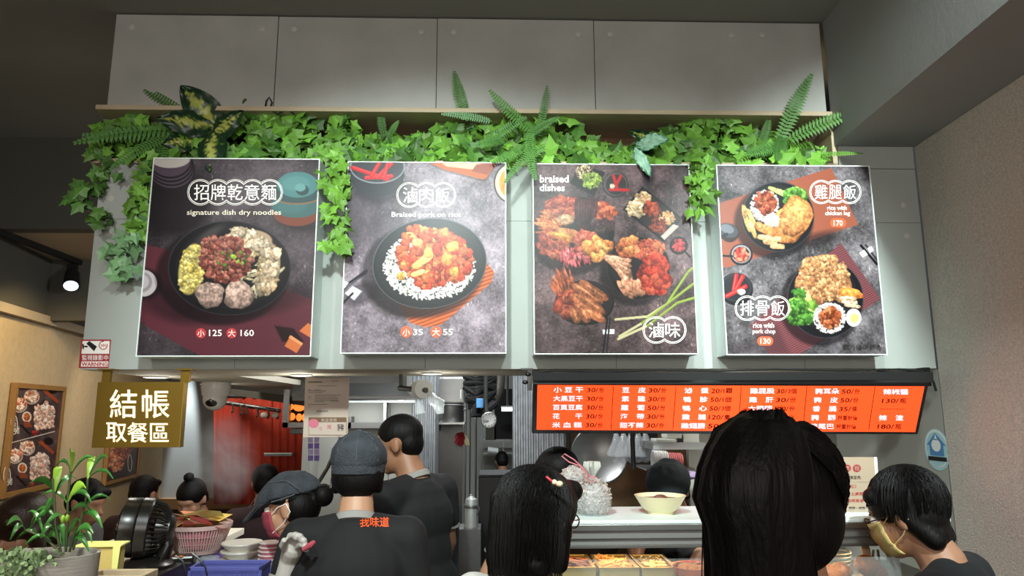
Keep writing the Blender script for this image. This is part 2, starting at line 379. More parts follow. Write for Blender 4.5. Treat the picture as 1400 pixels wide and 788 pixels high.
    def pile(s, cx, cy, rx, ry, n, sz, cols, rot=0, asp=(.5, 1), sq=2.0, ang=None):
        for _ in range(n):
            a = s.rs.rand() * 6.283; q = math.sqrt(s.rs.rand()); x = q * rx * math.cos(a); y = q * ry * math.sin(a)
            c, t = math.cos(rad(rot)), math.sin(rad(rot)); z = sz * (.7 + .6 * s.rs.rand())
            an = s.rs.rand() * 180 if ang is None else ang + s.rs.randn() * 12
            s.chunk(cx + x * c - y * t, cy + x * t + y * c, z, z * (asp[0] + (asp[1] - asp[0]) * s.rs.rand()), an, cols[s.rs.randint(len(cols))], sq)
    def mat_(s, pts, c, ang, pitch=5, amp=.22):
        dx, dy = math.cos(rad(ang)), math.sin(rad(ang))
        s.poly(pts, c, mod=lambda x, y: 1 + amp * np.sin((x * dx + y * dy) * 6.283 / pitch))
    def bowl(s, cx, cy, rx, ry, rot=0, col='#17171a', rim='#3b3a40', shadow=True):
        if shadow: s.ell(cx - rx * .12, cy + ry * .16, rx * 1.08, ry * 1.05, '#0c080c', rot, .6, 14)
        s.ell(cx, cy, rx, ry, rim, rot); s.ell(cx, cy + 1, rx - 3, ry - 3, col, rot); s.ell(cx, cy - ry * .05, rx * .84, ry * .84, '#252428', rot, .6, 5)
    def mesh(s, name, m, parent):
        me = D.meshes.new(name); n = s.nu * s.nv; o_ = np.array(org(parent))
        me.vertices.add(n); me.vertices.foreach_set('co', (s.P.reshape(-1, 3) - o_).astype(np.float32).ravel())
        i = np.arange(n).reshape(s.nv, s.nu); q = np.stack([i[:-1, :-1], i[1:, :-1], i[1:, 1:], i[:-1, 1:]], -1).reshape(-1, 4); k = len(q)
        me.loops.add(k * 4); me.loops.foreach_set('vertex_index', q.astype(np.int32).ravel())
        me.polygons.add(k); me.polygons.foreach_set('loop_start', (np.arange(k) * 4).astype(np.int32)); me.update(calc_edges=True)
        me.materials.append(M[m]); paint_attr(me, np.clip(s.C, 0, 1).reshape(-1, 3))
        o = D.objects.new(name, me); link(o, parent); ORG[o.name] = org(parent); return o
def hx(h):
    if not isinstance(h, str): return h
    h = h.lstrip('#'); return np.array([int(h[i:i + 2], 16) / 255 for i in (0, 2, 4)])
# ================================================================ SETTING
FY = 2.8                                   # front plane of the stall front
def st(name, mb, m, parent=None, **k):
    o = mb.build(name, m, parent, smooth=k.pop('smooth', False), **k)
    if parent is None: o['kind'] = 'structure'
    return o
zc = PY(638, 24, FY).z                     # main ceiling height
zb = PY(640, 505, FY).z                    # underside of the stall soffit
X0 = PY(110, 500, FY).x                    # left end of the stall front
XR = PY(1265, 350, FY).x                   # wall beside it
z_top = PY(640, 153, FY).z; z_nb = PY(640, 221, FY).z
Xu0 = PY(152, 80, FY).x; Xu1 = PY(1125.5, 90, FY).x
st('floor', MB().bx(-6, 3.2, -3.2, 9, -.1, 0), 'floor')
st('ceiling', MB().bx(-6, 3.2, -3.2, PZ(50, 188, zc).y, zc, zc + .1), 'ceiling')
YC = PZ(50, 188, zc).y
# beam on the right, slightly out of square with the stall front
def skew(x, y): return x + .031 * (y - FY)
bxl = PY(1137, 180, FY).x; bz = PY(1200, 201, FY).z
def skbox(x0, x1, y0, y1, z0, z1):
    v = [(skew(x, y), y, z) for x in (x0, x1) for y in (y0, y1) for z in (z0, z1)]
    return MB().add(v, [(0, 1, 3, 2), (4, 6, 7, 5), (0, 4, 5, 1), (2, 3, 7, 6), (0, 2, 6, 4), (1, 5, 7, 3)])
st('ceiling_beam', skbox(bxl, XR + .3, -3.2, FY - .004, bz, zc - .002), 'beam')
st('wall_right', skbox(XR, XR + .3, -3.2, FY - .006, 0, bz - .002), 'stone_wall')
st('wall_back', MB().bx(-6, 3.2, -3.3, -3.2, 0, zc), 'ceil_low')
st('wall_far_left', MB().bx(-6.1, -6, -3.2, 9, 0, zc), 'plaster')
# access hatch hairline in the beam side
# dining room ceiling steps beyond the stall
z1 = PY(50, 313, YC).z; Yf = PZ(50, 356, z1).y
st('trim_1', MB().bx(-6, X0 - .15, YC, YC + .1, z1, zc), 'grey_paint')
st('ceiling_lower', MB().bx(-6, X0 - .1, YC + .1, Yf + .02, z1, z1 + .1), 'ceil_low')
# bulkhead above the side wall, its lower edge following the wall
WP0 = Vector((-3.1, 4.4, 0)); WD = Vector((-.182, 1, 0)).normalized(); WN = Vector((WD.y, -WD.x, 0))
def pw(px, py): return PP(px, py, WP0, WN)
zt = pw(50, 430).z
st('trim_2', MB().bx(-6, X0 + .1, Yf, Yf + .1, zt - .03, z1 + .1), 'grey_paint')
a = WP0 - WD * 1.6; b = WP0 + WD * 5.2
mb = MB().slab([a, b, b + Vector((0, 0, zt)), a + Vector((0, 0, zt))], -WN * .12); st('wall_left', mb, 'plaster')
a2 = a + Vector((0, 0, zt)); b2 = b + Vector((0, 0, zt))
st('trim_3', MB().slab([a2 + WN * .05 - Vector((0, 0, .06)), b2 + WN * .05 - Vector((0, 0, .06)), b2 + WN * .05, a2 + WN * .05], -WN * .16), 'ceil_low')
st('trim_4', MB().slab([a2 + WN * .02, b2 + WN * .02, b2 + WN * .02 + Vector((0, 0, .9)), a2 + WN * .02 + Vector((0, 0, .9))], -WN * .12), 'grey_paint')
st('wall_rear_left', MB().bx(-6, -1.2, 8.6, 8.7, 0, 3.2), 'rear_plaster')
st('ceiling_rear', MB().bx(-6, -1.2, Yf + .1, 8.6, 2.75, 2.85), 'ceil_low')
# booth rail of brown wood along the wall of the dining room
a3 = WP0 + WD * -.9; b3 = WP0 + WD * 3.9; zr = pw(175, 700).z
st('trim_5', MB().slab([a3 + WN * .05 + Vector((0, 0, zr - .12)), b3 + WN * .05 + Vector((0, 0, zr - .12)), b3 + WN * .05 + Vector((0, 0, zr)), a3 + WN * .05 + Vector((0, 0, zr))], -WN * .05), 'booth')

st('trim_8', MB().bx(-3.9, -1.2, 8.54, 8.6, zr - .12, zr), 'booth'); st('trim_9', MB().bx(-3.9, -1.2, 8.56, 8.6, 0, zr - .12), 'shirt_maroon')

# ---- stall front: cement boards, each board a panel
front = thing('wall_front', (0, FY, 0), None, None); front['kind'] = 'structure'
MB().bx(Xu0 + .03, Xu1 - .01, FY + .022, FY + .07, z_top, zc - .004).build('backing', 'cement', front, smooth=False)
seams = [152, 377, 597, 813, 1125.5]
for i in range(4):
    xa = PY(seams[i], 90, FY).x + (.0015 if i else 0); xb = PY(seams[i + 1], 90, FY).x - .0015
    MB().bx(xa, xb, FY + .002 * (i % 2), FY + .022, z_top + .004, zc - .006).build('panel', 'cement', front, smooth=False, bevel=.0015)
cap0 = None
def screw_cap(px, py, Y):
    global cap0
    p = PY(px, py, Y)
    o = MB().lathe([(0, .004), (.008, .004), (.0105, .0025), (.0125, .0025), (.0135, 0)], p + Vector((0, .001, 0)), 20, (0, -1, 0)).build('screw_cap', 'cap', front)
for px, py in [(180, 37), (358, 40), (402, 40), (576, 44), (620, 44), (790, 47), (834, 47), (1000, 48), (1042, 48)]: screw_cap(px, py, FY)
# lower boards: one slab per bay with hairline joints under the boxes
lz = [zb, PY(640, 302, FY).z, z_nb - .02]
lx = [X0, PY(327, 400, FY).x, PY(583, 400, FY).x, PY(840, 400, FY).x, PY(1093, 400, FY).x, XR - .004]
for i in range(5):
    for j in range(2):
        MB().bx(lx[i] + .0008, lx[i + 1] - .0008, FY, FY + .02, lz[j] + .0008, lz[j + 1] - .0008).build('panel', 'cement_low', front, smooth=False)
for px, py in [(152, 272), (149, 318), (1235, 281), (1240, 323)]: screw_cap(px, py, FY)
MB().bx(bxl + .02, XR - .004, FY, FY + .02, z_nb - .018, bz + .02).build('panel', 'cement_low', front, smooth=False)
MB().bx(X0 + .01, XR - .01, FY + .02, FY + .05, zb + .01, z_nb - .03).build('backing', 'cement_low', front, smooth=False)
# soffit behind the front, its underside painted pale
SB = 3.32
st('soffit_panel', MB().bx(X0, XR - .004, FY + .02, SB, zb, zb + .03), 'soffit')
st('soffit_panel', MB().bx(X0 + .02, PX(405, 530, PY(405, 530, 4.3).x).x, SB, 4.9, zb, zb + .03), 'soffit')
# ---- timber trough between the two rows of boards
nich = thing('planter_shelf', (0, FY, z_nb), 'long wooden planter trough set between the upper and lower cement boards', 'shelf')
NX0 = PY(134, 150, FY).x; NX1 = PY(1141, 190, FY).x; ND = FY + .27
MB().bx(NX0, NX1, FY - .02, ND, z_top - .012, z_top + .008).build('top_board', 'wood', nich, smooth=False, bevel=.001)
MB().bx(PY(126, 215, FY).x, NX1, FY - .01, ND, z_nb - .02, z_nb).build('bottom_board', 'wood', nich, smooth=False, bevel=.001)
MB().bx(NX1 - .02, NX1, FY - .012, ND, z_nb, z_top - .012).build('end_board', 'wood', nich, smooth=False, bevel=.001)
MB().bx(NX0 + .1, NX1 - .02, ND - .02, ND, z_nb, z_top - .012).build('back_board', 'wood_dark', nich, smooth=False)
MB().bx(NX0 + .1, NX1 - .02, ND - .036, ND - .02, z_nb + .09, z_nb + .1).build('back_batten', 'wood_dark', nich, smooth=False)

# ================================================================ POSTERS
PYF = 2.68
def poster(corn, label, crop, prints, nu=300, nv=330, back=FY):
    """corn: photograph pixels of the printed face TL TR BR BL -> upright rectangle on its own plane"""
    c = [PY(*p, PYF) for p in corn]
    xl = (c[0].x + c[3].x) / 2; xr = (c[1].x + c[2].x) / 2; zt_ = (c[0].z + c[1].z) / 2; z0 = (c[2].z + c[3].z) / 2
    t = thing('menu_light_box', ((xl + xr) / 2, back, z0), label, 'poster', 'menu light boxes over the counter')
    e = .004
    MB().bx(xl - e, xr + e, PYF + .002, back, z0 - e, zt_ + e).build('box_body', 'white_side', t, smooth=False, bevel=.002)
    for (xa, xb, za, zb_) in ((xl - e, xl, z0 - e, zt_ + e), (xr, xr + e, z0 - e, zt_ + e), (xl, xr, z0 - e, z0), (xl, xr, zt_, zt_ + e)):
        MB().bx(xa, xb, PYF - .003, PYF + .002, za, zb_).build('frame_strip', 'white_side', t, smooth=False)
    P = Paint([(xl, PYF, zt_), (xr, PYF, zt_), (xl, PYF, z0), (xr, PYF, z0)], crop, nu, nv, None)
    pt = pt_on(PYF - .0012, crop)
    prints(P); P.mesh('printed_sheet', 'paint', t)
    return t, pt
def outline2(pt, t, x0, x1, y0, y1, n, m='print_white', w1=3, w2=1.6):
    band(scallop(x0 + 6, x1 - 6, y0 + 6, y1 - 6, n), w1, pt, m, t, 'title_outline')
    band(scallop(x0 + 1, x1 - 1, y0 + 1, y1 - 1, n), w2, pt, m, t, 'title_outline')
def title(pt, t, chars, x0, x1, y0, y1, m='print_white', ins=22, iy=.2):
    W_ = (x1 - x0 - 2 * ins) / len(chars); h = y1 - y0
    for i, ch in enumerate(chars):
        text(ch, (x0 + ins + W_ * i + W_ * .05, y0 + h * iy, x0 + ins + W_ * (i + 1) - W_ * .05, y1 - h * iy), pt, m, t, bold=.022, cap=.0045)

# --- 1 dry noodles
def p1(P):
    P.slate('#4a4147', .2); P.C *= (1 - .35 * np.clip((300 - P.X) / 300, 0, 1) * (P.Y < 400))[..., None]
    P.ell(330, 180, 120, 60, '#8a8084', -30, .35, 60)
    P.ell(160, 180, 140, 130, '#1c161b', 0, .85, 50)
    for i in range(4): P.ell(150 - i * 2, 62 - i * 12, 86 - i * 2, 74 - i * 2, '#241d24'); P.ell(149 - i * 2, 58 - i * 12, 82 - i * 2, 70 - i * 2, '#5b4c5a')
    P.ell(143, 20, 74, 34, '#d8d3cd')
    P.mat_([(60, 330), (520, 590), (700, 690), (700, 760), (268, 760), (34, 625)], '#5d2c35', 15)
    P.mat_([(590, 400), (710, 440), (710, 760), (268, 760), (50, 640), (52, 330), (110, 350)], '#64303a', 8)
    P.ell(150, 560, 120, 60, '#26151b', 20, .6, 40); P.ell(400, 560, 240, 60, '#2b161c', -8, .55, 30)
    P.ell(50, 485, 62, 58, '#191418', 0, .7, 14); P.ell(42, 482, 52, 50, '#d3c9cc'); P.ell(36, 478, 40, 38, '#a69ba2'); P.ell(34, 476, 30, 28, '#d0c6ca')
    # jar
    P.ell(640, 240, 110, 50, '#1a1417', 0, .7, 25); P.ell(612, 222, 86, 48, '#7c3d28'); P.ell(611, 192, 93, 47, '#3b6768'); P.ell(590, 188, 60, 34, '#477a7a', 0, .6, 14); P.ell(614, 166, 80, 24, '#8d6a4c'); P.ell(614, 160, 80, 24, '#2c5052'); P.ell(618, 124, 80, 56, '#2d5254'); P.ell(616, 116, 76, 48, '#4d8586'); P.ell(610, 112, 52, 28, '#5b9593', 0, .8, 8); P.ell(634, 136, 24, 20, '#2a4b4c'); P.ell(626, 126, 20, 15, '#6aa3a0')
    P.bowl(363, 425, 228, 176); P.ell(363, 425, 200, 150, '#201f22', 0, 1, 4)
    P.ell(290, 300, 60, 16, '#8f8a86', -35, .35, 16)
    P.ell(222, 430, 47, 96, '#c9b45f', 10, 1, 4); P.ell(440, 325, 82, 42, '#c2a684', 0, 1, 4); P.ell(508, 430, 42, 96, '#c2a684', 8, 1, 4)
    P.pile(440, 430, 110, 90, 60, 24, ['#cdbb93', '#c2a779', '#d8caa6'], asp=(.2, .3))
    P.pile(222, 430, 44, 90, 200, 10, ['#d9c46f', '#e4d488', '#cfb659'], rot=10, asp=(.6, 1))
    for x, y, rx, ry, a in ((420, 300, 62, 22, 20), (450, 330, 60, 26, 35), (400, 310, 50, 24, 0), (505, 370, 46, 26, 60), (520, 430, 30, 60, 10), (495, 480, 34, 60, 20), (480, 330, 40, 24, 10), (535, 375, 22, 30, 20)):
        P.chunk(x, y, rx, ry, a, '#dcc3a3', 1.7)
    P.pile(440, 320, 60, 30, 26, 20, ['#e2cdb0', '#cfb190'], asp=(.4, .7), sq=1.6); P.pile(505, 440, 30, 80, 26, 20, ['#dcc3a3', '#c9a985'], asp=(.4, .7), sq=1.6)
    P.pile(350, 395, 96, 84, 330, 11, ['#8a4a40', '#9c5a4c', '#75382f', '#a8685a'], asp=(.6, 1)); P.pile(330, 340, 70, 34, 60, 11, ['#a56a5c', '#8a4a40'])
    P.pile(370, 395, 60, 40, 20, 8, ['#2e4a22', '#57752f', '#7ba33a'], asp=(.4, .9)); P.chunk(378, 384, 12, 10, 0, '#8db43c')
    P.ell(290, 560, 50, 14, '#100c0d', 0, .7, 8)
    P.chunk(290, 525, 52, 48, 0, '#b39588', 2.3); P.chunk(398, 527, 54, 52, 0, '#b39588', 2.3)
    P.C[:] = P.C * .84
    P.poly([(530, 640), (600, 650), (640, 700), (560, 700)], '#140c0e', .8, 8); P.poly([(590, 675), (636, 706), (612, 742), (568, 716)], '#c06a3c'); P.poly([(655, 630), (700, 660), (690, 700), (622, 660)], '#c06a3c')
    P.poly([(590, 675), (636, 706), (630, 714), (583, 684)], '#dc9060')
cr1 = (180, 210, 440, 500, 706, 788)
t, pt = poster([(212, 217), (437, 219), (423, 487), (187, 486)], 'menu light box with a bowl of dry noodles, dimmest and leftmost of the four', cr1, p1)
t['label'] = 'menu light box showing dry noodles with two meatballs, priced 125 and 160'
outline2(pt, t, 206, 562, 95, 193, 5); title(pt, t, '招牌乾意麵', 206, 562, 95, 193)
text('signature dish dry noodles', (205, 209, 555, 234), pt, 'print_cream', t)
disc(257, 668, 19, 19, pt, 'print_red', t); disc(371, 668, 19, 19, pt, 'print_red', t)
pt2 = pt_on(PYF - .002, cr1)
text('小', (244, 656, 270, 681), pt2, 'print_white', t); text('大', (358, 655, 385, 681), pt2, 'print_white', t)
text('125', (287, 655, 335, 679), pt, 'print_white', t); text('160', (404, 655, 454, 679), pt, 'print_white', t)

# --- 2 braised pork on rice
def p2(P):
    P.slate('#7a7078', .2); P.ell(60, 220, 130, 160, '#2f2932', 20, .55, 60); P.ell(200, 280, 60, 120, '#3f3942', 20, .4, 50)
    P.ell(160, 120, 95, 66, '#201e24', 0, .6, 20); P.ell(152, 78, 100, 82, '#2b2e34'); P.ell(152, 50, 102, 62, '#7f868c'); P.ell(152, 50, 97, 57, '#35383f')
    for a, b, c, d in ((60, 52, 190, 96), (110, 90, 205, 84), (150, 90, 205, 36), (130, 84, 160, 34), (175, 90, 190, 40)): P.line(a, b, c, d, 15, '#b81f24'); P.line(a, b - 3, c, d - 3, 5, '#e0484a', .8)
    P.poly([(330, 30), (600, 30), (560, 100), (545, 104), (400, 66)], '#2c1c16', .5, 10); P.poly([(335, 30), (600, 30), (556, 92), (540, 96), (400, 60)], '#b35a30'); P.poly([(380, 30), (560, 30), (530, 62), (410, 48)], '#d9b890'); P.poly([(520, 40), (600, 34), (560, 80), (500, 66)], '#8a4a38')
    P.ell(652, 110, 68, 76, '#2a2a2e'); P.ell(652, 110, 62, 70, '#d9c6a0'); P.ell(656, 110, 52, 60, '#c08a3a')
    P.ell(90, 520, 70, 40, '#1f1a20', -20, .6, 20)
    P.line(20, 500, 112, 436, 9, '#15161a'); P.line(20, 512, 112, 444, 5, '#3a3c42'); P.poly([(30, 520), (60, 492), (95, 512), (66, 546)], '#c9c9cf'); P.poly([(20, 470), (46, 480), (30, 500), (20, 500)], '#d9d9de'); P.line(20, 560, 60, 520, 8, '#15161a')
    P.mat_([(230, 560), (560, 410), (586, 440), (575, 480), (390, 636), (330, 646), (272, 628)], '#b5552a', 70, 13, .25)
    P.ell(330, 480, 210, 120, '#1a1416', -20, .5, 20)
    P.bowl(346, 408, 213, 168, -8, '#1d2022', '#555c60'); P.ell(346, 405, 198, 154, '#202427', -8)
    P.pile(345, 420, 165, 120, 1500, 7, ['#e6e0d8', '#f4efe8', '#d6cec4', '#fffaf2'], asp=(.4, .7))
    P.pile(345, 420, 172, 130, 500, 6, ['#e6e0d8', '#f4efe8', '#d6cec4'], asp=(.4, .7))
    P.pile(365, 385, 138, 96, 460, 14, ['#b53a1e', '#c4512a', '#8f2a18', '#d3703a', '#a83018', '#c85a34'], rot=12, asp=(.6, 1), sq=3)
    P.pile(320, 300, 70, 30, 60, 10, ['#c4512a', '#a83018', '#d8854a'], asp=(.6, 1), sq=3); P.pile(330, 470, 40, 30, 60, 12, ['#b53a1e', '#8f2a18', '#d3703a'], sq=3)
    for x, y, rx, ry, a, c in ((432, 346, 24, 19, -20, '#e2a24c'), (320, 400, 14, 48, 55, '#e5bd62'), (340, 370, 16, 20, 10, '#dfa856'), (300, 330, 20, 14, 0, '#dfb060'), (240, 456, 16, 16, 0, '#d99a44'), (410, 396, 20, 22, 10, '#dd7a38'), (437, 440, 16, 20, 0, '#dd9040'), (302, 445, 28, 10, -20, '#dfb060'), (395, 290, 22, 12, -20, '#d8743a'), (330, 465, 14, 18, 0, '#c55a2c')): P.chunk(x, y, rx, ry, a, c, 3)
cr2 = (460, 210, 700, 500, 652, 788)
t, pt = poster([(476.5, 222), (690.5, 224), (691, 483), (467, 482)], 'menu light box showing braised pork on rice, priced 35 and 55', cr2, p2)
outline2(pt, t, 222, 445, 106, 202, 3); title(pt, t, '滷肉飯', 222, 445, 106, 202)
text('Braised pork on rice', (205, 217, 462, 241), pt, 'print_white', t)
disc(259, 663, 21, 21, pt, 'print_orange', t); disc(370, 663, 21, 21, pt, 'print_orange', t)
pt2 = pt_on(PYF - .002, cr2)
text('小', (246, 651, 273, 678), pt2, 'print_white', t); text('大', (356, 650, 384, 678), pt2, 'print_white', t)
text('35', (285, 652, 321, 675), pt, 'print_white', t); text('55', (396, 652, 432, 675), pt, 'print_white', t)

# --- 3 braised dishes
def p3(P):
    P.slate('#574c54', .3)
    P.poly([(160, 110), (200, 40), (292, 70), (250, 160)], '#18181a'); P.pile(215, 70, 34, 26, 150, 6, ['#d9c9a4', '#c9b58a', '#e6dcc0'], asp=(.2, .4)); P.pile(240, 100, 36, 30, 130, 6, ['#8fb24a', '#a8c860', '#6e9638'], asp=(.5, 1))
    P.ell(330, 116, 48, 48, '#2a2a30'); P.ell(330, 114, 44, 44, '#55585f'); P.ell(332, 116, 38, 38, '#2a2c30')
    for a, b, c, d in ((322, 82, 336, 130), (350, 84, 330, 120), (310, 134, 376, 136)): P.line(a, b, c, d, 11, '#c22228')
    P.chunk(318, 122, 10, 11, 0, '#d8d0c4')
    P.poly([(430, 122), (578, 240), (512, 330), (356, 208)], '#141416', 1, 3); P.poly([(432, 130), (570, 242), (510, 320), (364, 208)], '#2a2a2e')
    P.pile(432, 165, 28, 20, 120, 6, ['#e0c4a4', '#cfae88']); P.pile(405, 208, 30, 26, 60, 12, ['#e8d8bc', '#d9c29c'], asp=(.4, .6)); P.pile(465, 205, 26, 22, 20, 15, ['#a8503c', '#8f3c30'], asp=(.5, .7)); P.pile(520, 240, 28, 22, 60, 10, ['#e0c09c', '#cc9c70'], asp=(.3, .5)); P.pile(490, 268, 30, 26, 60, 8, ['#8a4436', '#6a2f28'], asp=(.3, 1)); P.poly([(545, 262), (566, 270), (512, 322), (498, 308)], '#c9cdd0')
    P.bowl(186, 290, 142, 134, 0, '#151517', '#404046')
    P.pile(130, 210, 60, 40, 60, 26, ['#a04c3c', '#8c3a30', '#b8644c'], asp=(.3, .5), ang=-20)
    P.pile(90, 270, 40, 50, 40, 34, ['#c08058', '#a8603c', '#b87048'], asp=(.12, .2), ang=20); P.pile(100, 340, 45, 40, 40, 28, ['#b86450', '#a04c40', '#c87860'], asp=(.3, .6)); P.pile(270, 230, 44, 36, 50, 26, ['#b8583c', '#c87050', '#9c4430'], asp=(.3, .6))
    for i in range(8): P.chunk(188 + i * 9, 230, 9, 70, -4 + i * 2, '#3a1f22', 2.5)
    P.chunk(145, 245, 34, 20, 0, '#d8b494'); P.chunk(150, 300, 48, 22, 10, '#c88858', 3); P.chunk(130, 305, 54, 9, 14, '#c89048', 3); P.chunk(145, 318, 54, 8, 14, '#a87038', 3)
    P.pile(180, 385, 60, 28, 80, 16, ['#c8606c', '#b04858', '#d47880'], asp=(.2, .4), ang=80); P.pile(220, 330, 40, 40, 50, 20, ['#a04840', '#c06858'], asp=(.3, .6))
    P.pile(285, 270, 28, 22, 16, 22, ['#4c3c40', '#3a2a30'], asp=(.4, .7), sq=3); P.pile(270, 350, 44, 34, 22, 20, ['#d89858', '#c87840', '#e0b070'], asp=(.7, 1), sq=3)
    P.bowl(415, 425, 118, 118, 0, '#151517', '#303034')
    for i in range(9): P.chunk(335 + i * 6, 392 + i * 14, 56 - i * 2, 13, 8 + i * 9, '#c8937a', 2.4); P.chunk(333 + i * 6, 387 + i * 14, 50 - i * 2, 5, 8 + i * 9, '#e0b8a4', 2.4)
    for i in range(8): P.chunk(355 + i * 12, 500 - (i % 2) * 4, 11, 34, -30 + i * 6, '#c89078', 2.4)
    P.pile(385, 350, 46, 30, 70, 15, ['#d08858', '#c07048', '#b86040'], asp=(.7, 1), sq=3); P.pile(455, 360, 50, 34, 60, 17, ['#c87858', '#a85040'], asp=(.6, 1), sq=2.5); P.pile(475, 450, 50, 70, 110, 16, ['#b83c2c', '#a83024', '#cc5840', '#8c2820'], asp=(.7, 1), sq=3)
    P.ell(565, 342, 34, 34, '#18181b'); P.ell(565, 342, 26, 26, '#3a2020'); P.pile(565, 342, 22, 22, 60, 6, ['#b03038', '#c85058']); P.line(590, 366, 606, 384, 7, '#18181b')
    P.ell(215, 555, 110, 84, '#141416'); P.ell(215, 550, 104, 78, '#222126')
    P.pile(140, 500, 40, 44, 70, 42, ['#a85c3c', '#8c442c', '#b86c48'], asp=(.07, .14), ang=70); P.pile(150, 560, 34, 40, 60, 22, ['#8c4030', '#7a3428', '#a05440'], asp=(.5, .8))
    for x, y, L_, a in ((225, 520, 70, 32), (250, 510, 66, 34), (215, 560, 66, 36), (205, 590, 40, 60), (240, 560, 66, 34), (180, 600, 34, 70), (250, 600, 50, 30), (215, 600, 34, 60)): P.chunk(x, y, L_, 17, a, '#a86848', 2.6); P.chunk(x, y - 4, L_ * .8, 5, a, '#c88860', 2.6)
    for k, (a, b, c, d) in enumerate(((330, 617, 450, 606), (450, 606, 520, 560), (520, 560, 600, 440), (600, 440, 625, 420), (345, 680, 430, 630), (430, 630, 540, 545), (540, 545, 625, 480), (340, 690, 450, 640), (450, 640, 560, 555), (560, 555, 628, 535))):
        g = '#7da03a' if k in (2, 3, 6, 9, 5, 8) else '#cfd4b4'; P.line(a, b, c, d, 9, g); P.line(a, b - 2, c, d - 2, 3, '#dfe8b8' if g != '#7da03a' else '#a8c85c')
    P.C[:] = P.C * np.array([.86, .80, .74])
    P.poly([(282, 655), (326, 653), (326, 670), (284, 672)], '#e4e4e6'); P.line(300, 612, 284, 745, 7, '#0e0e10'); P.line(310, 612, 296, 745, 7, '#1a1a1e')
    P.ell(452, 86, 22, 46, '#241e24', 0, .75, 12)
cr3 = (720, 210, 960, 500, 652, 788)
t, pt = poster([(729.5, 225), (941.5, 226.5), (952.5, 484), (731, 483)], 'menu light box showing plates of braised dishes with spring onions and no price', cr3, p3)
text('braised', (49, 80, 156, 108), pt, 'print_white', t, bold=.02); text('dishes', (48, 114, 142, 140), pt, 'print_white', t, bold=.02)
outline2(pt, t, 430, 594, 605, 707, 2); title(pt, t, '滷味', 430, 594, 605, 707, ins=20, iy=.22)

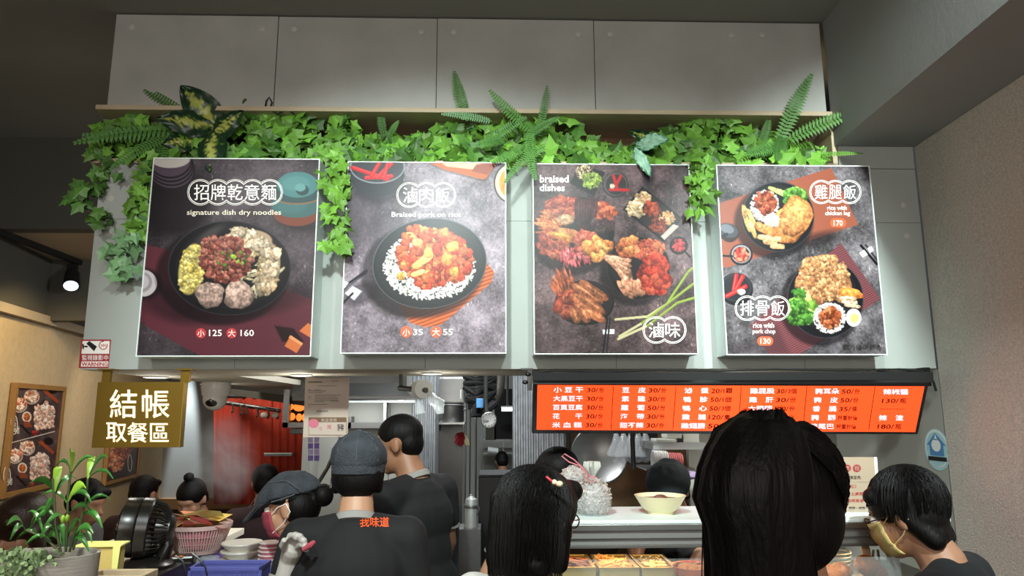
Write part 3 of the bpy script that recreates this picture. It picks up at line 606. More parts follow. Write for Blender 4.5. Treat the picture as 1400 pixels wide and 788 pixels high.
# --- 4 chicken leg rice and pork chop rice
def rice_plate(P, cx, cy, rx, ry, rot):
    P.bowl(cx, cy, rx, ry, rot, '#151518', '#3c3c42')
def p4(P):
    P.slate('#5a5558', .28)
    P.mat_([(35, 185), (452, 53), (552, 264), (64, 425), (40, 420)], '#8e4f3c', 80, 5, .15); P.ell(400, 320, 90, 24, '#20181a', -15, .6, 20)
    P.mat_([(487, 332), (634, 540), (340, 745), (220, 745), (150, 640)], '#6a3c40', 62, 8, .28); P.poly([(60, 730), (250, 640), (300, 745), (66, 745)], '#2a2024', .35, 20)
    P.bowl(254, 234, 135, 130, 0, '#151518', '#3c3c42')
    P.pile(205, 195, 52, 58, 700, 5, ['#ded4cc', '#f0e8e2', '#c8bcb4'], asp=(.4, .7)); P.pile(207, 182, 38, 38, 90, 10, ['#7a3424', '#93452e', '#a85a3a', '#6a2a1c'], asp=(.6, 1), sq=2.6)
    for i in range(9): P.chunk(245 + i * 12, 138 + i * 5, 32, 8, 28 + i * 3, '#a8c060', 2.5)
    P.pile(318, 165, 40, 34, 160, 11, ['#4c7a30', '#5c8c38', '#3a6426', '#7aa048'], asp=(.6, 1))
    P.chunk(330, 210, 56, 44, 30, '#c06a3a', 2.4); P.chunk(300, 255, 92, 62, -42, '#d08048', 2.6); P.chunk(315, 245, 66, 50, -50, '#d88c54', 2.4); P.chunk(215, 285, 52, 18, 22, '#c87040', 2.3); P.chunk(182, 268, 17, 14, 0, '#c87848')
    P.chunk(230, 250, 31, 24, 8, '#e8dcc8', 2.2); P.ell(226, 252, 19, 14, '#e8c898', 8, .7, 8)
    for x, y, L_, a in ((138, 250, 48, 72), (156, 240, 40, 66), (160, 280, 40, 70), (130, 215, 26, 80)): P.chunk(x, y, L_, 9, a, '#d8a868', 3)
    for x, y, a in ((205, 312, 6), (225, 330, 8), (252, 345, 4), (240, 318, 0)): P.chunk(x, y, 28, 10, a, '#d8a070', 4)
    P.ell(75, 296, 34, 34, '#16161a', 20, .8, 4); P.ell(70, 286, 38, 26, '#3f4046', 20); P.ell(66, 280, 26, 16, '#6a6c74', 20); P.line(40, 314, 64, 300, 12, '#1e1e22')
    P.ell(118, 376, 42, 40, '#141416'); P.ell(118, 374, 36, 34, '#8d8c90'); P.ell(118, 376, 31, 29, '#3a1a18'); P.pile(118, 376, 27, 25, 80, 7, ['#b02c28', '#d05040', '#d88a6a']); P.line(50, 380, 84, 382, 8, '#18181b')
    P.ell(100, 505, 62, 60, '#131316'); P.ell(98, 497, 60, 54, '#2b2c32'); P.ell(98, 500, 50, 44, '#202126')
    for a, b, c, d in ((90, 508, 100, 452), (98, 505, 124, 456), (64, 530, 134, 494)): P.line(a, b, c, d, 15, '#b81c20'); P.line(a - 2, b, c - 2, d, 4, '#e45a54')
    P.chunk(118, 515, 16, 12, 0, '#d8ccc0')
    P.line(562, 342, 622, 412, 9, '#121216'); P.line(580, 340, 622, 396, 6, '#26262c'); P.poly([(556, 370), (574, 358), (588, 376), (568, 386)], '#e8e8ea'); P.poly([(586, 352), (602, 344), (610, 360), (596, 370)], '#e8e8ea')
    P.bowl(430, 540, 142, 146, 0, '#151518', '#3c3c42')
    for x, y, rx, ry, a in ((430, 450, 76, 66, 30), (390, 500, 66, 60, 0), (460, 480, 60, 60, 50), (380, 440, 46, 40, 0), (480, 510, 54, 40, 30), (440, 410, 40, 36, 0), (372, 410, 28, 24, 0), (350, 480, 34, 30, 0)): P.chunk(x, y, rx, ry, a, '#b07850', 2.4)
    P.pile(425, 465, 96, 84, 500, 8, ['#c08c60', '#a87048', '#d0a070', '#946040'], asp=(.6, 1)); P.pile(380, 420, 40, 30, 80, 8, ['#c08c60', '#a87048'], asp=(.6, 1))
    P.chunk(525, 520, 46, 20, 10, '#d07838', 2.2)
    P.pile(345, 570, 44, 40, 90, 18, ['#7a9c40', '#94b454', '#5c8030', '#b8cc74'], asp=(.4, .7)); P.pile(340, 610, 46, 26, 160, 10, ['#3c6a28', '#4c7c30', '#2e5420']); P.pile(330, 545, 30, 40, 40, 10, ['#3c6a28', '#5c8c38'])
    for x, y, a in ((520, 552, 4), (530, 566, 8), (515, 538, 2)): P.chunk(x, y, 32, 7, a, '#e0b898', 4)
    P.pile(446, 612, 60, 56, 800, 5, ['#ded4cc', '#f0e8e2', '#c8bcb4'], asp=(.4, .7)); P.pile(448, 612, 38, 36, 100, 9, ['#8a4426', '#9c5030', '#b87048', '#6e3018'], asp=(.6, 1), sq=2.6)
    P.ell(535, 610, 28, 33, '#eee8dc'); P.ell(538, 612, 16, 18, '#e0cc70', 0, 1, 3)
cr4 = (970, 210, 1230, 500, 706, 788)
t, pt = poster([(980, 226), (1187.5, 229), (1211.5, 485), (994.5, 484)], 'menu light box showing two rice plates, chicken leg and pork chop', cr4, p4)
outline2(pt, t, 370, 565, 98, 188, 3); title(pt, t, '雞腿飯', 370, 565, 98, 188, ins=18)
text('rice with', (437, 194, 510, 210), pt, 'print_white', t, bold=.02); text('chicken leg', (429, 214, 522, 234), pt, 'print_white', t, bold=.02)
def pill(cx, cy, w_, h, ptf, m, t):
    r = h / 2; q = [(cx + w_ / 2 - r + r * math.cos(a), cy + r * math.sin(a)) for a in (rad(-90 + 18 * k) for k in range(11))] + [(cx - w_ / 2 + r + r * math.cos(a), cy + r * math.sin(a)) for a in (rad(90 + 18 * k) for k in range(11))]
    mb = MB(); mb.add([ptf(*p) for p in q], [tuple(range(len(q)))]); mb.build('price_dot', m, t, smooth=False, fix=False)
pt2 = pt_on(PYF - .002, cr4)
pill(478, 258, 60, 34, pt, 'print_orange', t); text('170', (461, 248, 495, 269), pt2, 'print_white', t)
outline2(pt, t, 93, 300, 528, 622, 3); title(pt, t, '排骨飯', 93, 300, 528, 622, ins=18)
text('rice with', (162, 629, 240, 648), pt, 'print_white', t, bold=.02); text('pork chop', (160, 652, 245, 674), pt, 'print_white', t, bold=.02)
pill(207, 697, 60, 34, pt, 'print_orange', t); text('130', (189, 687, 227, 708), pt2, 'print_white', t)
text('圖片僅供參考', (497, 710, 638, 731), pt, 'print_black', t, bold=.02)

# ================================================================ GREENERY
def ivy_leaf_mesh(seed):
    r = random.Random(seed); out = []
    tips = [(0, 1.0), (40, .55), (68, .82), (105, .45), (140, .6), (180, .22)]
    for s_ in (1, -1):
        for a, q in (tips if s_ == 1 else tips[-2:0:-1]):
            a_ = rad(a) * s_; q *= r.uniform(.9, 1.1); out.append((math.sin(a_) * q * .85, math.cos(a_) * q))
    vs = [(0, .1, .0)] + [(x, y, -.28 * abs(x) - .18 * max(y, 0) ** 2 + r.uniform(-.06, .06)) for x, y in out]
    n = len(out); me = D.meshes.new('leaf'); me.from_pydata(vs, [], [(0, i + 1, (i + 1) % n + 1) for i in range(n)]); return me
LEAF = {}
for m_ in ('leaf', 'leaf2', 'leaf_frost'):
    LEAF[m_] = []
    for k in range(4):
        me = ivy_leaf_mesh(k); me.materials.append(M[m_]); LEAF[m_].append(me)
def leafobj(parent, p, size, m_, facing=Vector((0, -1, 0)), r=R, down=.35, me=None):
    nrm = (facing + Vector((r.gauss(0, .55), r.gauss(0, .3), r.gauss(-.05, .5)))).normalized()
    up = Vector((r.gauss(0, .9), 0, r.gauss(-down, .6))); y = (up - nrm * up.dot(nrm)).normalized(); x = y.cross(nrm)
    o = D.objects.new('leaf', me or r.choice(LEAF[m_])); COL.objects.link(o); o.parent = parent
    q = p - org(parent); s_ = size
    o.matrix_local = Matrix(((x.x * s_, y.x * s_, nrm.x * s_, q.x), (x.y * s_, y.y * s_, nrm.y * s_, q.y), (x.z * s_, y.z * s_, nrm.z * s_, q.z), (0, 0, 0, 1)))
    return o
def interp(tab, x):
    if x <= tab[0][0]: return tab[0][1]
    for (a, b), (c, d) in zip(tab, tab[1:]):
        if x <= c: return b + (d - b) * (x - a) / (c - a)
    return tab[-1][1]
TOPF = [(128, 165), (150, 165), (200, 148), (250, 135), (275, 128), (300, 142), (330, 130), (350, 140), (400, 146), (440, 152), (470, 150), (486, 160), (495, 186), (540, 184), (590, 176), (620, 165), (700, 165), (760, 150), (780, 155), (800, 178), (830, 195), (860, 196), (890, 178), (925, 160), (945, 142), (965, 140), (990, 158), (1010, 150), (1035, 165), (1080, 185), (1110, 198), (1130, 205)]
BOTF = [(128, 214), (200, 218), (300, 216), (420, 218), (440, 224), (700, 224), (760, 224), (860, 226), (950, 226), (1000, 222), (1100, 220), (1130, 216)]
ivs = [(128, 250, 'ivy garland at the left end of the trough, above the dry noodles box', 150), (250, 430, 'shaded ivy garland in the trough above the dry noodles title', 230),
       (430, 610, 'bright ivy garland in the trough above the braised pork rice box', 250), (610, 800, 'ivy garland in the trough between the upright ferns', 220),
       (800, 1000, 'ivy garland with a tall mound in the trough above the braised dishes box', 230), (985, 1130, 'sparse ivy garland at the right end of the trough', 90)]
def vine(parent, pts, r=.003, name='stem'):
    return MB().tube(pts, r, 5).build(name, 'stem', parent)
for xa, xb, lab, n in ivs:
    p0 = PY((xa + xb) / 2, 215, FY + .1); p0.z = z_nb
    t = thing('ivy_garland', p0, lab, 'plant', 'ivy garlands in the trough')
    vine(t, [PY(xa + (xb - xa) * k / 6, 205 + R.uniform(-6, 4), FY + .06 + R.uniform(-.03, .03)) for k in range(7)], .004)
    for _ in range(n):
        x = R.uniform(xa, xb); yt, yb = interp(TOPF, x), interp(BOTF, x); y = yt + 5 + (yb - yt - 6) * R.random() ** .8
        f_ = (y - yt) / max(yb - yt, 1); Y = FY + .10 - .19 * f_ * R.random() + R.uniform(-.03, .03) - (.02 if y < 160 else 0)
        if y < 165: Y = min(Y, FY + .02)
        leafobj(t, PY(x, y, Y), size_at(R.uniform(14, 23), FY), 'leaf' if R.random() < .7 else 'leaf2')
def hanging(lab, path, n, spread, m_='leaf', sz=(12, 19), Y=PYF - .03):
    pts = [PY(x, y, Y) for x, y in path]; t = thing('hanging_ivy', pts[0], lab, 'plant', 'ivy trailing down from the trough')
    vine(t, pts, .0022)
    for _ in range(n):
        k = R.random() * (len(path) - 1); i = int(k); f_ = k - i; x = path[i][0] * (1 - f_) + path[i + 1][0] * f_ + R.gauss(0, spread); y = path[i][1] * (1 - f_) + path[i + 1][1] * f_ + R.gauss(0, spread * .5)
        leafobj(t, PY(x, y, Y + R.uniform(-.04, .03)), size_at(R.uniform(*sz), Y), m_, down=1.0)
hanging('ivy trailing to the far left past the edge of the board', [(150, 222), (128, 250), (112, 262), (95, 268), (120, 288), (140, 300)], 46, 8, 'leaf2', Y=FY - .04)
hanging('ivy strand hanging in front of the left edge of the dry noodles box', [(200, 215), (196, 240), (192, 262), (180, 280), (190, 310), (198, 322)], 56, 8, 'leaf', Y=FY - .06)
hanging('frosted ivy tip dangling lowest on the left', [(192, 300), (178, 325), (158, 335), (150, 350), (165, 362), (172, 376)], 44, 8, 'leaf_frost', Y=FY - .07)
hanging('bright ivy hanging between the dry noodles and braised pork boxes', [(455, 215), (456, 240), (462, 262), (455, 290), (463, 312), (462, 338)], 78, 9, Y=PYF - .02)
hanging('short ivy tuft hanging between the braised dishes and rice plate boxes', [(958, 218), (957, 240), (960, 262), (958, 284)], 46, 9, Y=PYF - .02)
# ferns: each frond a curved rachis with leaflets
def frond(parent, a, b, wid, Y0, Y1, bend=0., m_='fern', nr=22):
    P0 = PY(*a, Y0); P2 = PY(*b, Y1); d = P2 - P0; L_ = d.length; side = d.cross(Vector((0, 1, 0))).normalized(); P1 = (P0 + P2) / 2 + side * bend * L_ + Vector((0, -.02, 0))
    q = lambda t: P0 * (1 - t) ** 2 + P1 * 2 * t * (1 - t) + P2 * t * t
    mb = MB(); W_ = size_at(wid, Y0); nrm = Vector((0, -1, .25)).normalized()
    for i in range(1, nr + 1):
        t = i / (nr + .5); p = q(t); tg = (q(min(t + .02, 1)) - q(t - .02)).normalized(); s_ = tg.cross(nrm).normalized()
        ln = W_ * (math.sin(math.pi * min(1, t * .78 + .16)) ** .8) * (1 - .25 * t); hw = L_ / nr * .42
        for sg in (1, -1):
            tip = p + s_ * sg * ln + tg * ln * .25 + Vector((0, 0, -.12 * ln)); base = p
            mid = (base + tip) / 2 + nrm * ln * .1
            mb.add([base - tg * hw * .6, mid - tg * hw, tip, mid + tg * hw, base + tg * hw * .6, mid], [(0, 1, 5), (1, 2, 5), (2, 3, 5), (3, 4, 5), (0, 5, 4)])
    mb.tube([q(k / 8) for k in range(9)], [.0022 - .0002 * k for k in range(9)], 5)
    return mb.build('frond', m_, parent, smooth=False, fix=False)
def fern(lab, base, fr):
    t = thing('fern', PY(*base, FY + .08), lab, 'plant', 'ferns in the trough')
    for f_ in fr: frond(t, *f_)
fern('fern spreading left from the end of the trough', (235, 205), [((252, 150), (181, 100), 11, FY, FY + .02, .12), ((245, 178), (100, 196), 17, FY, FY - .12, -.08), ((235, 182), (112, 184), 14, FY, FY - .1, .06), ((232, 185), (150, 232), 14, FY - .02, FY - .12, -.05), ((225, 200), (205, 275), 12, FY - .03, FY - .12, .06), ((218, 195), (190, 245), 12, FY - .03, FY - .1, .03)])
fern('fern with one upright frond and one curling left, above the second box', (640, 190), [((638, 166), (621, 97), 12, FY + .01, FY - .03, .03), ((672, 166), (603, 156), 9, FY - .06, FY - .1, -.05, 'leaf_frost'), ((655, 205), (625, 185), 13, FY, FY - .08, .1), ((660, 200), (720, 160), 12, FY, FY - .05, .06), ((690, 190), (645, 200), 12, FY - .04, FY - .1, 0)])
fern('fern arching over the gap between the second and third boxes', (735, 200), [((735, 182), (669, 123), 13, FY, FY - .1, .1), ((735, 188), (748, 117), 8, FY, FY - .06, -.04), ((726, 180), (733, 246), 12, FY - .08, FY - .16, -.12), ((730, 195), (672, 222), 12, FY - .05, FY - .15, .05), ((745, 200), (690, 250), 9, FY - .1, FY - .17, -.12), ((715, 190), (765, 160), 10, FY, FY - .06, .05)])
fern('fern with long fronds at the right end of the trough reaching the beam', (1070, 205), [((1064, 195), (1110, 101), 15, FY, FY - .05, .04), ((1076, 192), (1181, 150), 15, FY, FY - .12, .06), ((1075, 198), (1018, 212), 15, FY, FY - .1, -.03), ((1070, 185), (1062, 220), 13, FY, FY - .08, 0), ((1100, 214), (1180, 210), 6, FY - .02, FY - .14, .02, 'leaf', 26), ((1040, 200), (1052, 160), 9, FY + .05, FY + .02, 0)])
fern('small lone frond against the dark niche', (522, 190), [((526, 188), (522, 143), 8, FY + .06, FY + .02, .1), ((530, 190), (545, 165), 7, FY + .06, FY + .03, 0)])
# variegated dumb cane leaves: dark green with pale yellow centres
def cane_leaf(parent, a, b, wid, Y0, Y1, bow=.08, pale=0):
    P0 = PY(*a, Y0); P2 = PY(*b, Y1); d = P2 - P0; L_ = d.length; tg = d.normalized(); s_ = tg.cross(Vector((0, -1, 0))).normalized(); nrm = s_.cross(tg); W_ = size_at(wid, Y0)
    mb = MB(); nu, nv = 24, 13; cols = []; rr = random.Random(int(a[0]))
    for i in range(nu + 1):
        t = i / nu; w_ = W_ * math.sin(math.pi * t ** .8) ** .75
        for j in range(nv):
            v = j / (nv - 1) * 2 - 1
            mb.v.append(tuple(P0 + d * t + s_ * w_ * v + nrm * (-bow * L_ * (2 * t - 1) ** 2 - .25 * w_ * abs(v) + .012 * noise.noise(Vector((t * 6, v * 3, a[0]))))))
            e = abs(v) + .55 * noise.noise(Vector((t * 14, v * 7 + t * 16 * (1 if v > 0 else -1), a[1]))) + .35 * (2 * t - .9) ** 2
            if pale: c = (.62, .78, .68) if e < .9 else (.3, .5, .4)
            else: c = (.66, .68, .33) if e < .24 else ((.35, .47, .2) if e < .33 else (.08, .19, .10))
            cols.append(c)
    for i in range(nu):
        for j in range(nv - 1): q = i * nv + j; mb.f.append((q, q + 1, q + nv + 1, q + nv))
    mb.c = cols; return mb.build('leaf', 'varieg', parent, fix=False)
t = thing('dumb_cane', PY(280, 205, FY + .05), 'dark green plant with yellow-centred broad leaves in the shaded end of the trough', 'plant')
for a_ in [((300, 176), (246, 116), 24, FY, FY - .1), ((296, 172), (213, 160), 20, FY - .02, FY - .12), ((285, 190), (330, 150), 17, FY - .04, FY - .1), ((292, 175), (284, 232), 20, FY - .06, FY - .14), ((270, 190), (222, 196), 16, FY - .02, FY - .09)]: cane_leaf(t, *a_)
vine(t, [PY(280, 208, FY + .05), PY(285, 190, FY + .02), PY(292, 176, FY)], .005)
t = thing('dumb_cane', PY(880, 205, FY + .05), 'pale green broad-leaved plant hanging over the braised dishes box', 'plant')
for a_ in [((866, 196), (912, 188), 13, FY - .03, FY - .15, .1, 1), ((868, 200), (890, 240), 9, FY - .12, FY - .17, .05, 1), ((900, 196), (862, 178), 11, FY, FY - .08)]: cane_leaf(t, *a_)
vine(t, [PY(880, 212, FY + .05), PY(874, 204, FY), PY(868, 198, FY - .02)], .004)
# black cable loop above the trough
tag(MB().tube([PY(x, y, FY - .01) for x, y in ((362, 152), (364, 138), (368, 133), (372, 140), (368, 150), (380, 156), (392, 150), (402, 156))], .003, 6).build('loose_cable', 'black_matte'), 'black cable loop poking out of the ivy onto the upper board', 'cable')
# ================================================================ SIGNS, SCREEN, LAMPS ON THE STALL FRONT
# menu screen hung under the soffit, tilted towards the customers
TI = rad(21); SP = PY(1000, 525, 2.64); SN = Vector((0, -math.cos(TI), -math.sin(TI)))
def ps(x, y): return PP(720 + x * .4, 500 + y * .4, SP, SN)
def psf(x, y): return ps(x, y) + SN * .0015
t = thing('menu_screen', PY(1000, 525, 2.7), 'long black-framed menu screen glowing orange with dish names and prices', 'screen')
def quad_slab(q, back, m, name, par, **k): return MB().slab(q, back).build(name, m, par, smooth=False, **k)
quad_slab([ps(22, 60), ps(1376, 58), ps(1338, 236), ps(19, 233)], -SN * .035, 'black', 'housing', t, bevel=.003)
quad_slab([psf(37, 66), psf(1359, 71), psf(1327, 227), psf(34, 219)], SN * .0006, 'screen', 'display', t)
def pst(x, y): return ps(x, y) + SN * .0032
def row(nm, pr, nb, pb, y, hh=19):
    if nm: text(nm, (nb[0], y - hh / 2, nb[1], y + hh / 2), pst, 'screen_txt', t, bold=.012, cap=.009)
    if pr and '/' in pr:
        n1, n2 = pr.split('/'); wu = 17 if len(n2) == 1 else 27; xm = pb[1] - wu * (pb[1] - pb[0]) / 62
        text(n1 + '/', (pb[0], y - hh / 2 + 3, xm - 2, y + hh / 2 - 1), pst, 'screen_blk', t, bold=.012, shear=.1); text(n2, (xm, y - hh / 2 + 1, pb[1], y + hh / 2), pst, 'screen_blk', t, bold=.012, shear=.1, cap=.01)
    elif pr: text(pr, (pb[0], y - hh / 2 + 2, pb[1], y + hh / 2), pst, 'screen_blk', t, bold=.01, shear=.1, cap=.008)
cols_ = [((92, 193), (205, 264), 82, -1.2, [('小 豆 干', '30/份'), ('大黑豆干', '30/份'), ('百頁豆腐', '30/份'), ('花　　干', '30/份'), ('米 血 糕', '30/份')]),
         ((326, 407), (416, 477), 83, -2, [('豆　皮', '30/份'), ('素　雞', '30/份'), ('蘿　蔔', '50/份'), ('海　帶', '30/份'), ('甜不辣', '30/份')]),
         ((539, 621), (630, 703), 85, -3, [('滷　蛋', '20/1顆'), ('鴨　胗', '50/1個'), ('鴨　心', '50/3個'), ('雞　腿', '120/隻'), ('雞翅膀', '50/隻')]),
         ((763, 846), (853, 923), 86, -3.5, [('雞屁股', '30/3個'), ('雞　肝', '30/份'), ('大腸頭', '100/份'), (None, '50/份')]),
         ((985, 1067), (1075, 1137), 87, -4.5, [('豬耳朵', '50/份'), ('豬　皮', '50/份'), ('香　腸', '35/條'), ('豬　腳', '秤重計價'), ('豬尾巴', '秤重計價')])]
for nb, pb, y, dx, rows in cols_:
    for i, (a_, b_) in enumerate(rows):
        d_ = dx * i; pb2 = (pb[0], pb[1] + (6 if '秤' in b_ else 0)); row(a_, b_, (nb[0] + d_, nb[1] + d_), (pb2[0] + d_, pb2[1] + d_), y + 30 * i)
row('辣椒醬', None, (1218, 1303), None, 89); row(None, '130/瓶', None, (1212, 1297), 119); row('辣　渣', None, (1203, 1286), None, 178); row(None, '180/瓶', None, (1197, 1280), 207)
for k in range(8): band([(1207 + k * 11, 148), (1214 + k * 11, 148)], 1.6, pst, 'screen_blk', t, 'rule', closed=False)
for a_, b_ in ((296, 288), (510, 499), (733, 722), (957, 943), (1190, 1168)): band([(a_, 71), (b_, 217)], 2, pst, 'screen_blk', t, 'rule', closed=False)
zt0 = PY(1000, 509.5, 2.72).z
MB().bx(PY(728, 515, 2.72).x, PY(1272, 515, 2.72).x, 2.70, 2.74, PY(1000, 524, 2.72).z, zt0).build('top_rail', 'black_matte', t, smooth=False, bevel=.002)
MB().bx(PY(712, 515, 2.76).x, PY(728, 515, 2.76).x, 2.74, 2.8, zb - .006, zb).build('bracket', 'black', t, smooth=False)
MB().bx(PY(721, 515, 2.76).x, PY(727, 515, 2.76).x, 2.75, 2.78, PY(700, 534, 2.76).z, zb).build('bracket', 'black', t, smooth=False)
for px, py in ((722, 512), (718, 523)): MB().ell(PY(px, py, 2.75), (.012, .008, .008)).build('wing_nut', 'black', t)
MB().bx(PY(1258, 515, 2.76).x, PY(1264, 515, 2.76).x, 2.72, 2.78, PY(700, 530, 2.76).z, zb).build('bracket', 'black', t, smooth=False)
MB().tube([PY(x, y, 2.71) for x, y in ((728, 510), (760, 507), (820, 509), (900, 506), (980, 508), (1060, 505), (1150, 507), (1230, 505), (1262, 508))], .004, 6).build('cable', 'black_matte', t)
tag(MB().tube([PY(x, y, 2.79) for x, y in ((1200, 507), (1225, 510), (1248, 507), (1266, 511), (1276, 522), (1280, 535))], .005, 6).build('loose_cable', 'black_matte'), 'black cables bunched where the board meets the speckled wall', 'cable')

# brass sign
SY = 2.74; t = thing('hanging_sign', PY(190, 512, SY), 'brass box sign with glowing cream lettering hung under the soffit', 'sign')
fc = [PY(134, 523, SY), PY(252, 522, SY), PY(246, 612, SY), PY(124.5, 612, SY)]
xl, xr, zt_, z0 = (fc[0].x + fc[3].x) / 2, (fc[1].x + fc[2].x) / 2, (fc[0].z + fc[1].z) / 2, fc[2].z
MB().bx(xl, xr, SY, SY + .035, z0, zt_).build('sign_box', 'brass', t, smooth=False, bevel=.002)
for a_, b_ in ((137, 148), (245, 257)):
    MB().bx(PY(a_, 515, SY).x, PY(b_, 515, SY).x, SY + .012, SY + .028, zt_, zb - .004).build('strap', 'brass', t, smooth=False)
    MB().bx(PY(a_ - 5, 515, SY).x, PY(b_ + 5, 515, SY).x, SY - .0, SY + .05, zb - .005, zb).build('mounting_plate', 'brass', t, smooth=False)
pt = pt_on(SY - .0015)
for ch, bx_ in (('結', (150, 533, 187, 572)), ('帳', (194, 533, 231.5, 572)), ('取', (145, 578, 173, 605)), ('餐', (174, 578, 202, 605.5)), ('區', (205, 579, 230.5, 604.5))):
    text(ch, bx_, pt, 'sign_glow', t, bold=.005, thick=.001)
# surveillance notice
pt = pt_on(FY - .0008); pt2 = pt_on(FY - .0018); pt3 = pt_on(FY - .0026)
def pbox(px4, ptf, m, name, par): mb = MB(); mb.add([ptf(*p) for p in px4], [(0, 1, 2, 3)]); return mb.build(name, m, par, smooth=False, fix=False)
t = thing('notice_sticker', PY(128, 503, FY), 'square red and white video surveillance sticker on the board corner', 'sticker')
pbox([(111, 464.5), (152, 464.5), (148.5, 503.5), (107.5, 503.5)], pt, 'rubber_red', 'sheet', t)
pbox([(113, 466.5), (150, 466.5), (149, 484), (111.2, 484)], pt2, 'print_white', 'picture_field', t)
pbox([(111.3, 494.5), (148.2, 494.5), (147.5, 501.5), (110.5, 501.5)], pt2, 'print_white', 'text_field', t)
pbox([(118, 470), (122, 466.5), (132.5, 474), (128.5, 480.5)], pt3, 'print_black', 'camera_symbol', t); pbox([(112.5, 470.5), (114.5, 470.5), (114.5, 477.5), (112.5, 477.5)], pt3, 'print_black', 'camera_symbol', t); pbox([(114, 473), (120, 473), (120, 475), (114, 475)], pt3, 'print_black', 'camera_symbol', t)
band([(141 + 5.5 * math.cos(rad(a_)), 472.5 + 5.5 * math.sin(rad(a_))) for a_ in range(-20, 300, 20)], 1.2, pt3, 'print_red', t, 'clock_ring', closed=False); text('24H', (137.5, 470.5, 144.5, 474.5), pt3, 'print_red', t)
text('監視錄影中', (112, 485.5, 148, 493), pt2, 'print_white', t); text('WARNING', (111.5, 495.5, 147.3, 500.8), pt3, 'print_red', t, bold=.03)

# recessed downlights under the soffit
def downlight(px, py, r, lab, e):
    c = PZ(px, py, zb); t = thing('downlight', c, lab, 'ceiling light', 'downlights under the soffit')
    MB().lathe([(r, 0), (r * 1.18, -.001), (r * 1.2, -.006), (r, -.008)], c, 28).build('trim_ring', 'white', t)
    MB().lathe([(0, -.004), (r, -.004), (r, -.001), (0, -.001)], c, 28).build('lens', 'light_disc', t)
    lamp('POINT', c - Vector((0, 0, .07)), c, e * .14, (1, .96, .88), .04, 'downlight')  # extra glow added below the lens to lighten the soffit
    lamp('SPOT', c - Vector((0, 0, .02)), c - Vector((0, .0, 1)), e, (1, .97, .9), .03, 'downlight', ang=130, blend=.7)
downlight(412, 512.3, .040, 'lit round downlight nearest the paper notice', 9)
downlight(590.5, 510, .038, 'lit round downlight above the bag roll', 9)
downlight(290, 525, .055, 'round downlight seen edge-on above the dome camera', 5)
downlight(213, 515, .045, 'round downlight between the straps of the brass sign', 6)
downlight(1000, 512.2, .040, 'round downlight behind the menu screen', 7)
# dome camera
c = PZ(296, 523, zb); t = thing('dome_camera', c, 'white surveillance dome camera hanging under the soffit', 'camera')
k = c.y / 960
MB().lathe([(10 * k, 0), (18.5 * k, -.001), (19 * k, -.03), (18.5 * k, -10 * k), (17 * k, -18 * k)], c, 28).build('housing', 'white_gloss', t)
MB().ell(c + Vector((0, -.005, -22 * k)), (15.5 * k, 15.5 * k, 15.5 * k)).build('ball', 'white_gloss', t)
MB().ell(c + Vector((0, -8 * k, -26 * k)), (10 * k, 9 * k, 7.5 * k)).build('window_glass', 'black', t); MB().ell(c + Vector((0, -15 * k, -24 * k)), (3 * k, 2.5 * k, 2.5 * k)).build('camera_lens', 'steel', t)
# paper notice in a clear sleeve
NY = 3.1; pt = pt_on(NY - .002); cn = (400, 500, 500, 610, 716, 788); pn = pt_on(NY - .002, cn); pn2 = pt_on(NY - .003, cn); pn3 = pt_on(NY - .0038, cn)
t = thing('paper_notice', PY(447, 516, NY), 'printed paper notice in a clear sleeve hanging from the soffit', 'notice')
MB().slab([PY(417.5, 515.8, NY), PY(478, 516.3, NY), PY(475, 597, NY), PY(414.3, 598.3, NY)], (0, .002, 0)).build('sheet', 'paper', t, smooth=False)
MB().bx(PY(430, 515, NY).x, PY(465, 515, NY).x, NY, NY + .004, PY(430, 517, NY).z, zb).build('hanger', 'glass', t, smooth=False)
def P4(a, b, c_, d): return [(a, b), (c_, b), (c_, d), (a, d)]
pbox(P4(156, 508, 528, 684), pn, 'wood_dark', 'card_border', t); pbox(P4(160, 556, 524, 680), pn2, 'paper', 'card_field', t)
text('本店使用', (278, 518, 430, 552), pn3, 'paper', t, bold=.02); text('豬', (436, 572, 504, 642), pn3, 'print_black', t, bold=.02)
disc(205, 568, 52, 44, pn3, 'plate_pink', t, 'pig_picture'); text('台', (262, 596, 288, 640), pn3, 'plate_pink', t); text('灣', (335, 580, 380, 625), pn3, 'plate_pink', t)
for i, (a_, b_, y) in enumerate([(150, 290, 162), (380, 455, 152), (240, 435, 200), (150, 180, 238), (215, 275, 238), (150, 325, 250), (150, 210, 266), (215, 300, 266), (215, 470, 290), (150, 180, 304), (215, 440, 308), (150, 180, 322), (215, 450, 326), (215, 450, 342), (215, 310, 356), (370, 450, 350), (150, 340, 382), (150, 172, 402)]): band([(a_, y), (b_, y)], 4 if i else 9, pn, 'grey_paint', t, 'print_line', closed=False)
text('營業資訊', (235, 440, 350, 456), pn, 'grey_paint', t)

# track light in the dining room
t = thing('track_light', PZ(90, 352, z1), 'black ceiling track with one lit spotlight head', 'lamp')
ta, tb = PZ(-30, 302, z1), PZ(122, 361, z1); dt = (tb - ta).normalized(); sd = Vector((-dt.y, dt.x, 0))
MB().slab([ta + sd * .018, tb + sd * .018, tb - sd * .018, ta - sd * .018], (0, 0, -.035)).build('track', 'black_matte', t, smooth=False)
lp = PZ(100, 356, z1); ly = lp.y
MB().bx(lp.x - .03, lp.x + .04, ly - .02, ly + .02, z1 - .07, z1 - .03).build('adapter', 'black_matte', t, smooth=False)
h0 = PY(99, 374, ly - .02); h1 = PY(97, 391, ly - .1)
MB().tube([lp - Vector((0, 0, .06)), PY(101, 367, ly), h0], .012, 8).build('arm', 'black_matte', t)
MB().tube([h0 + Vector((.0, .03, .02)), h0, h1], [.02, .045, .052], 20).build('lamp_head', 'black_matte', t)
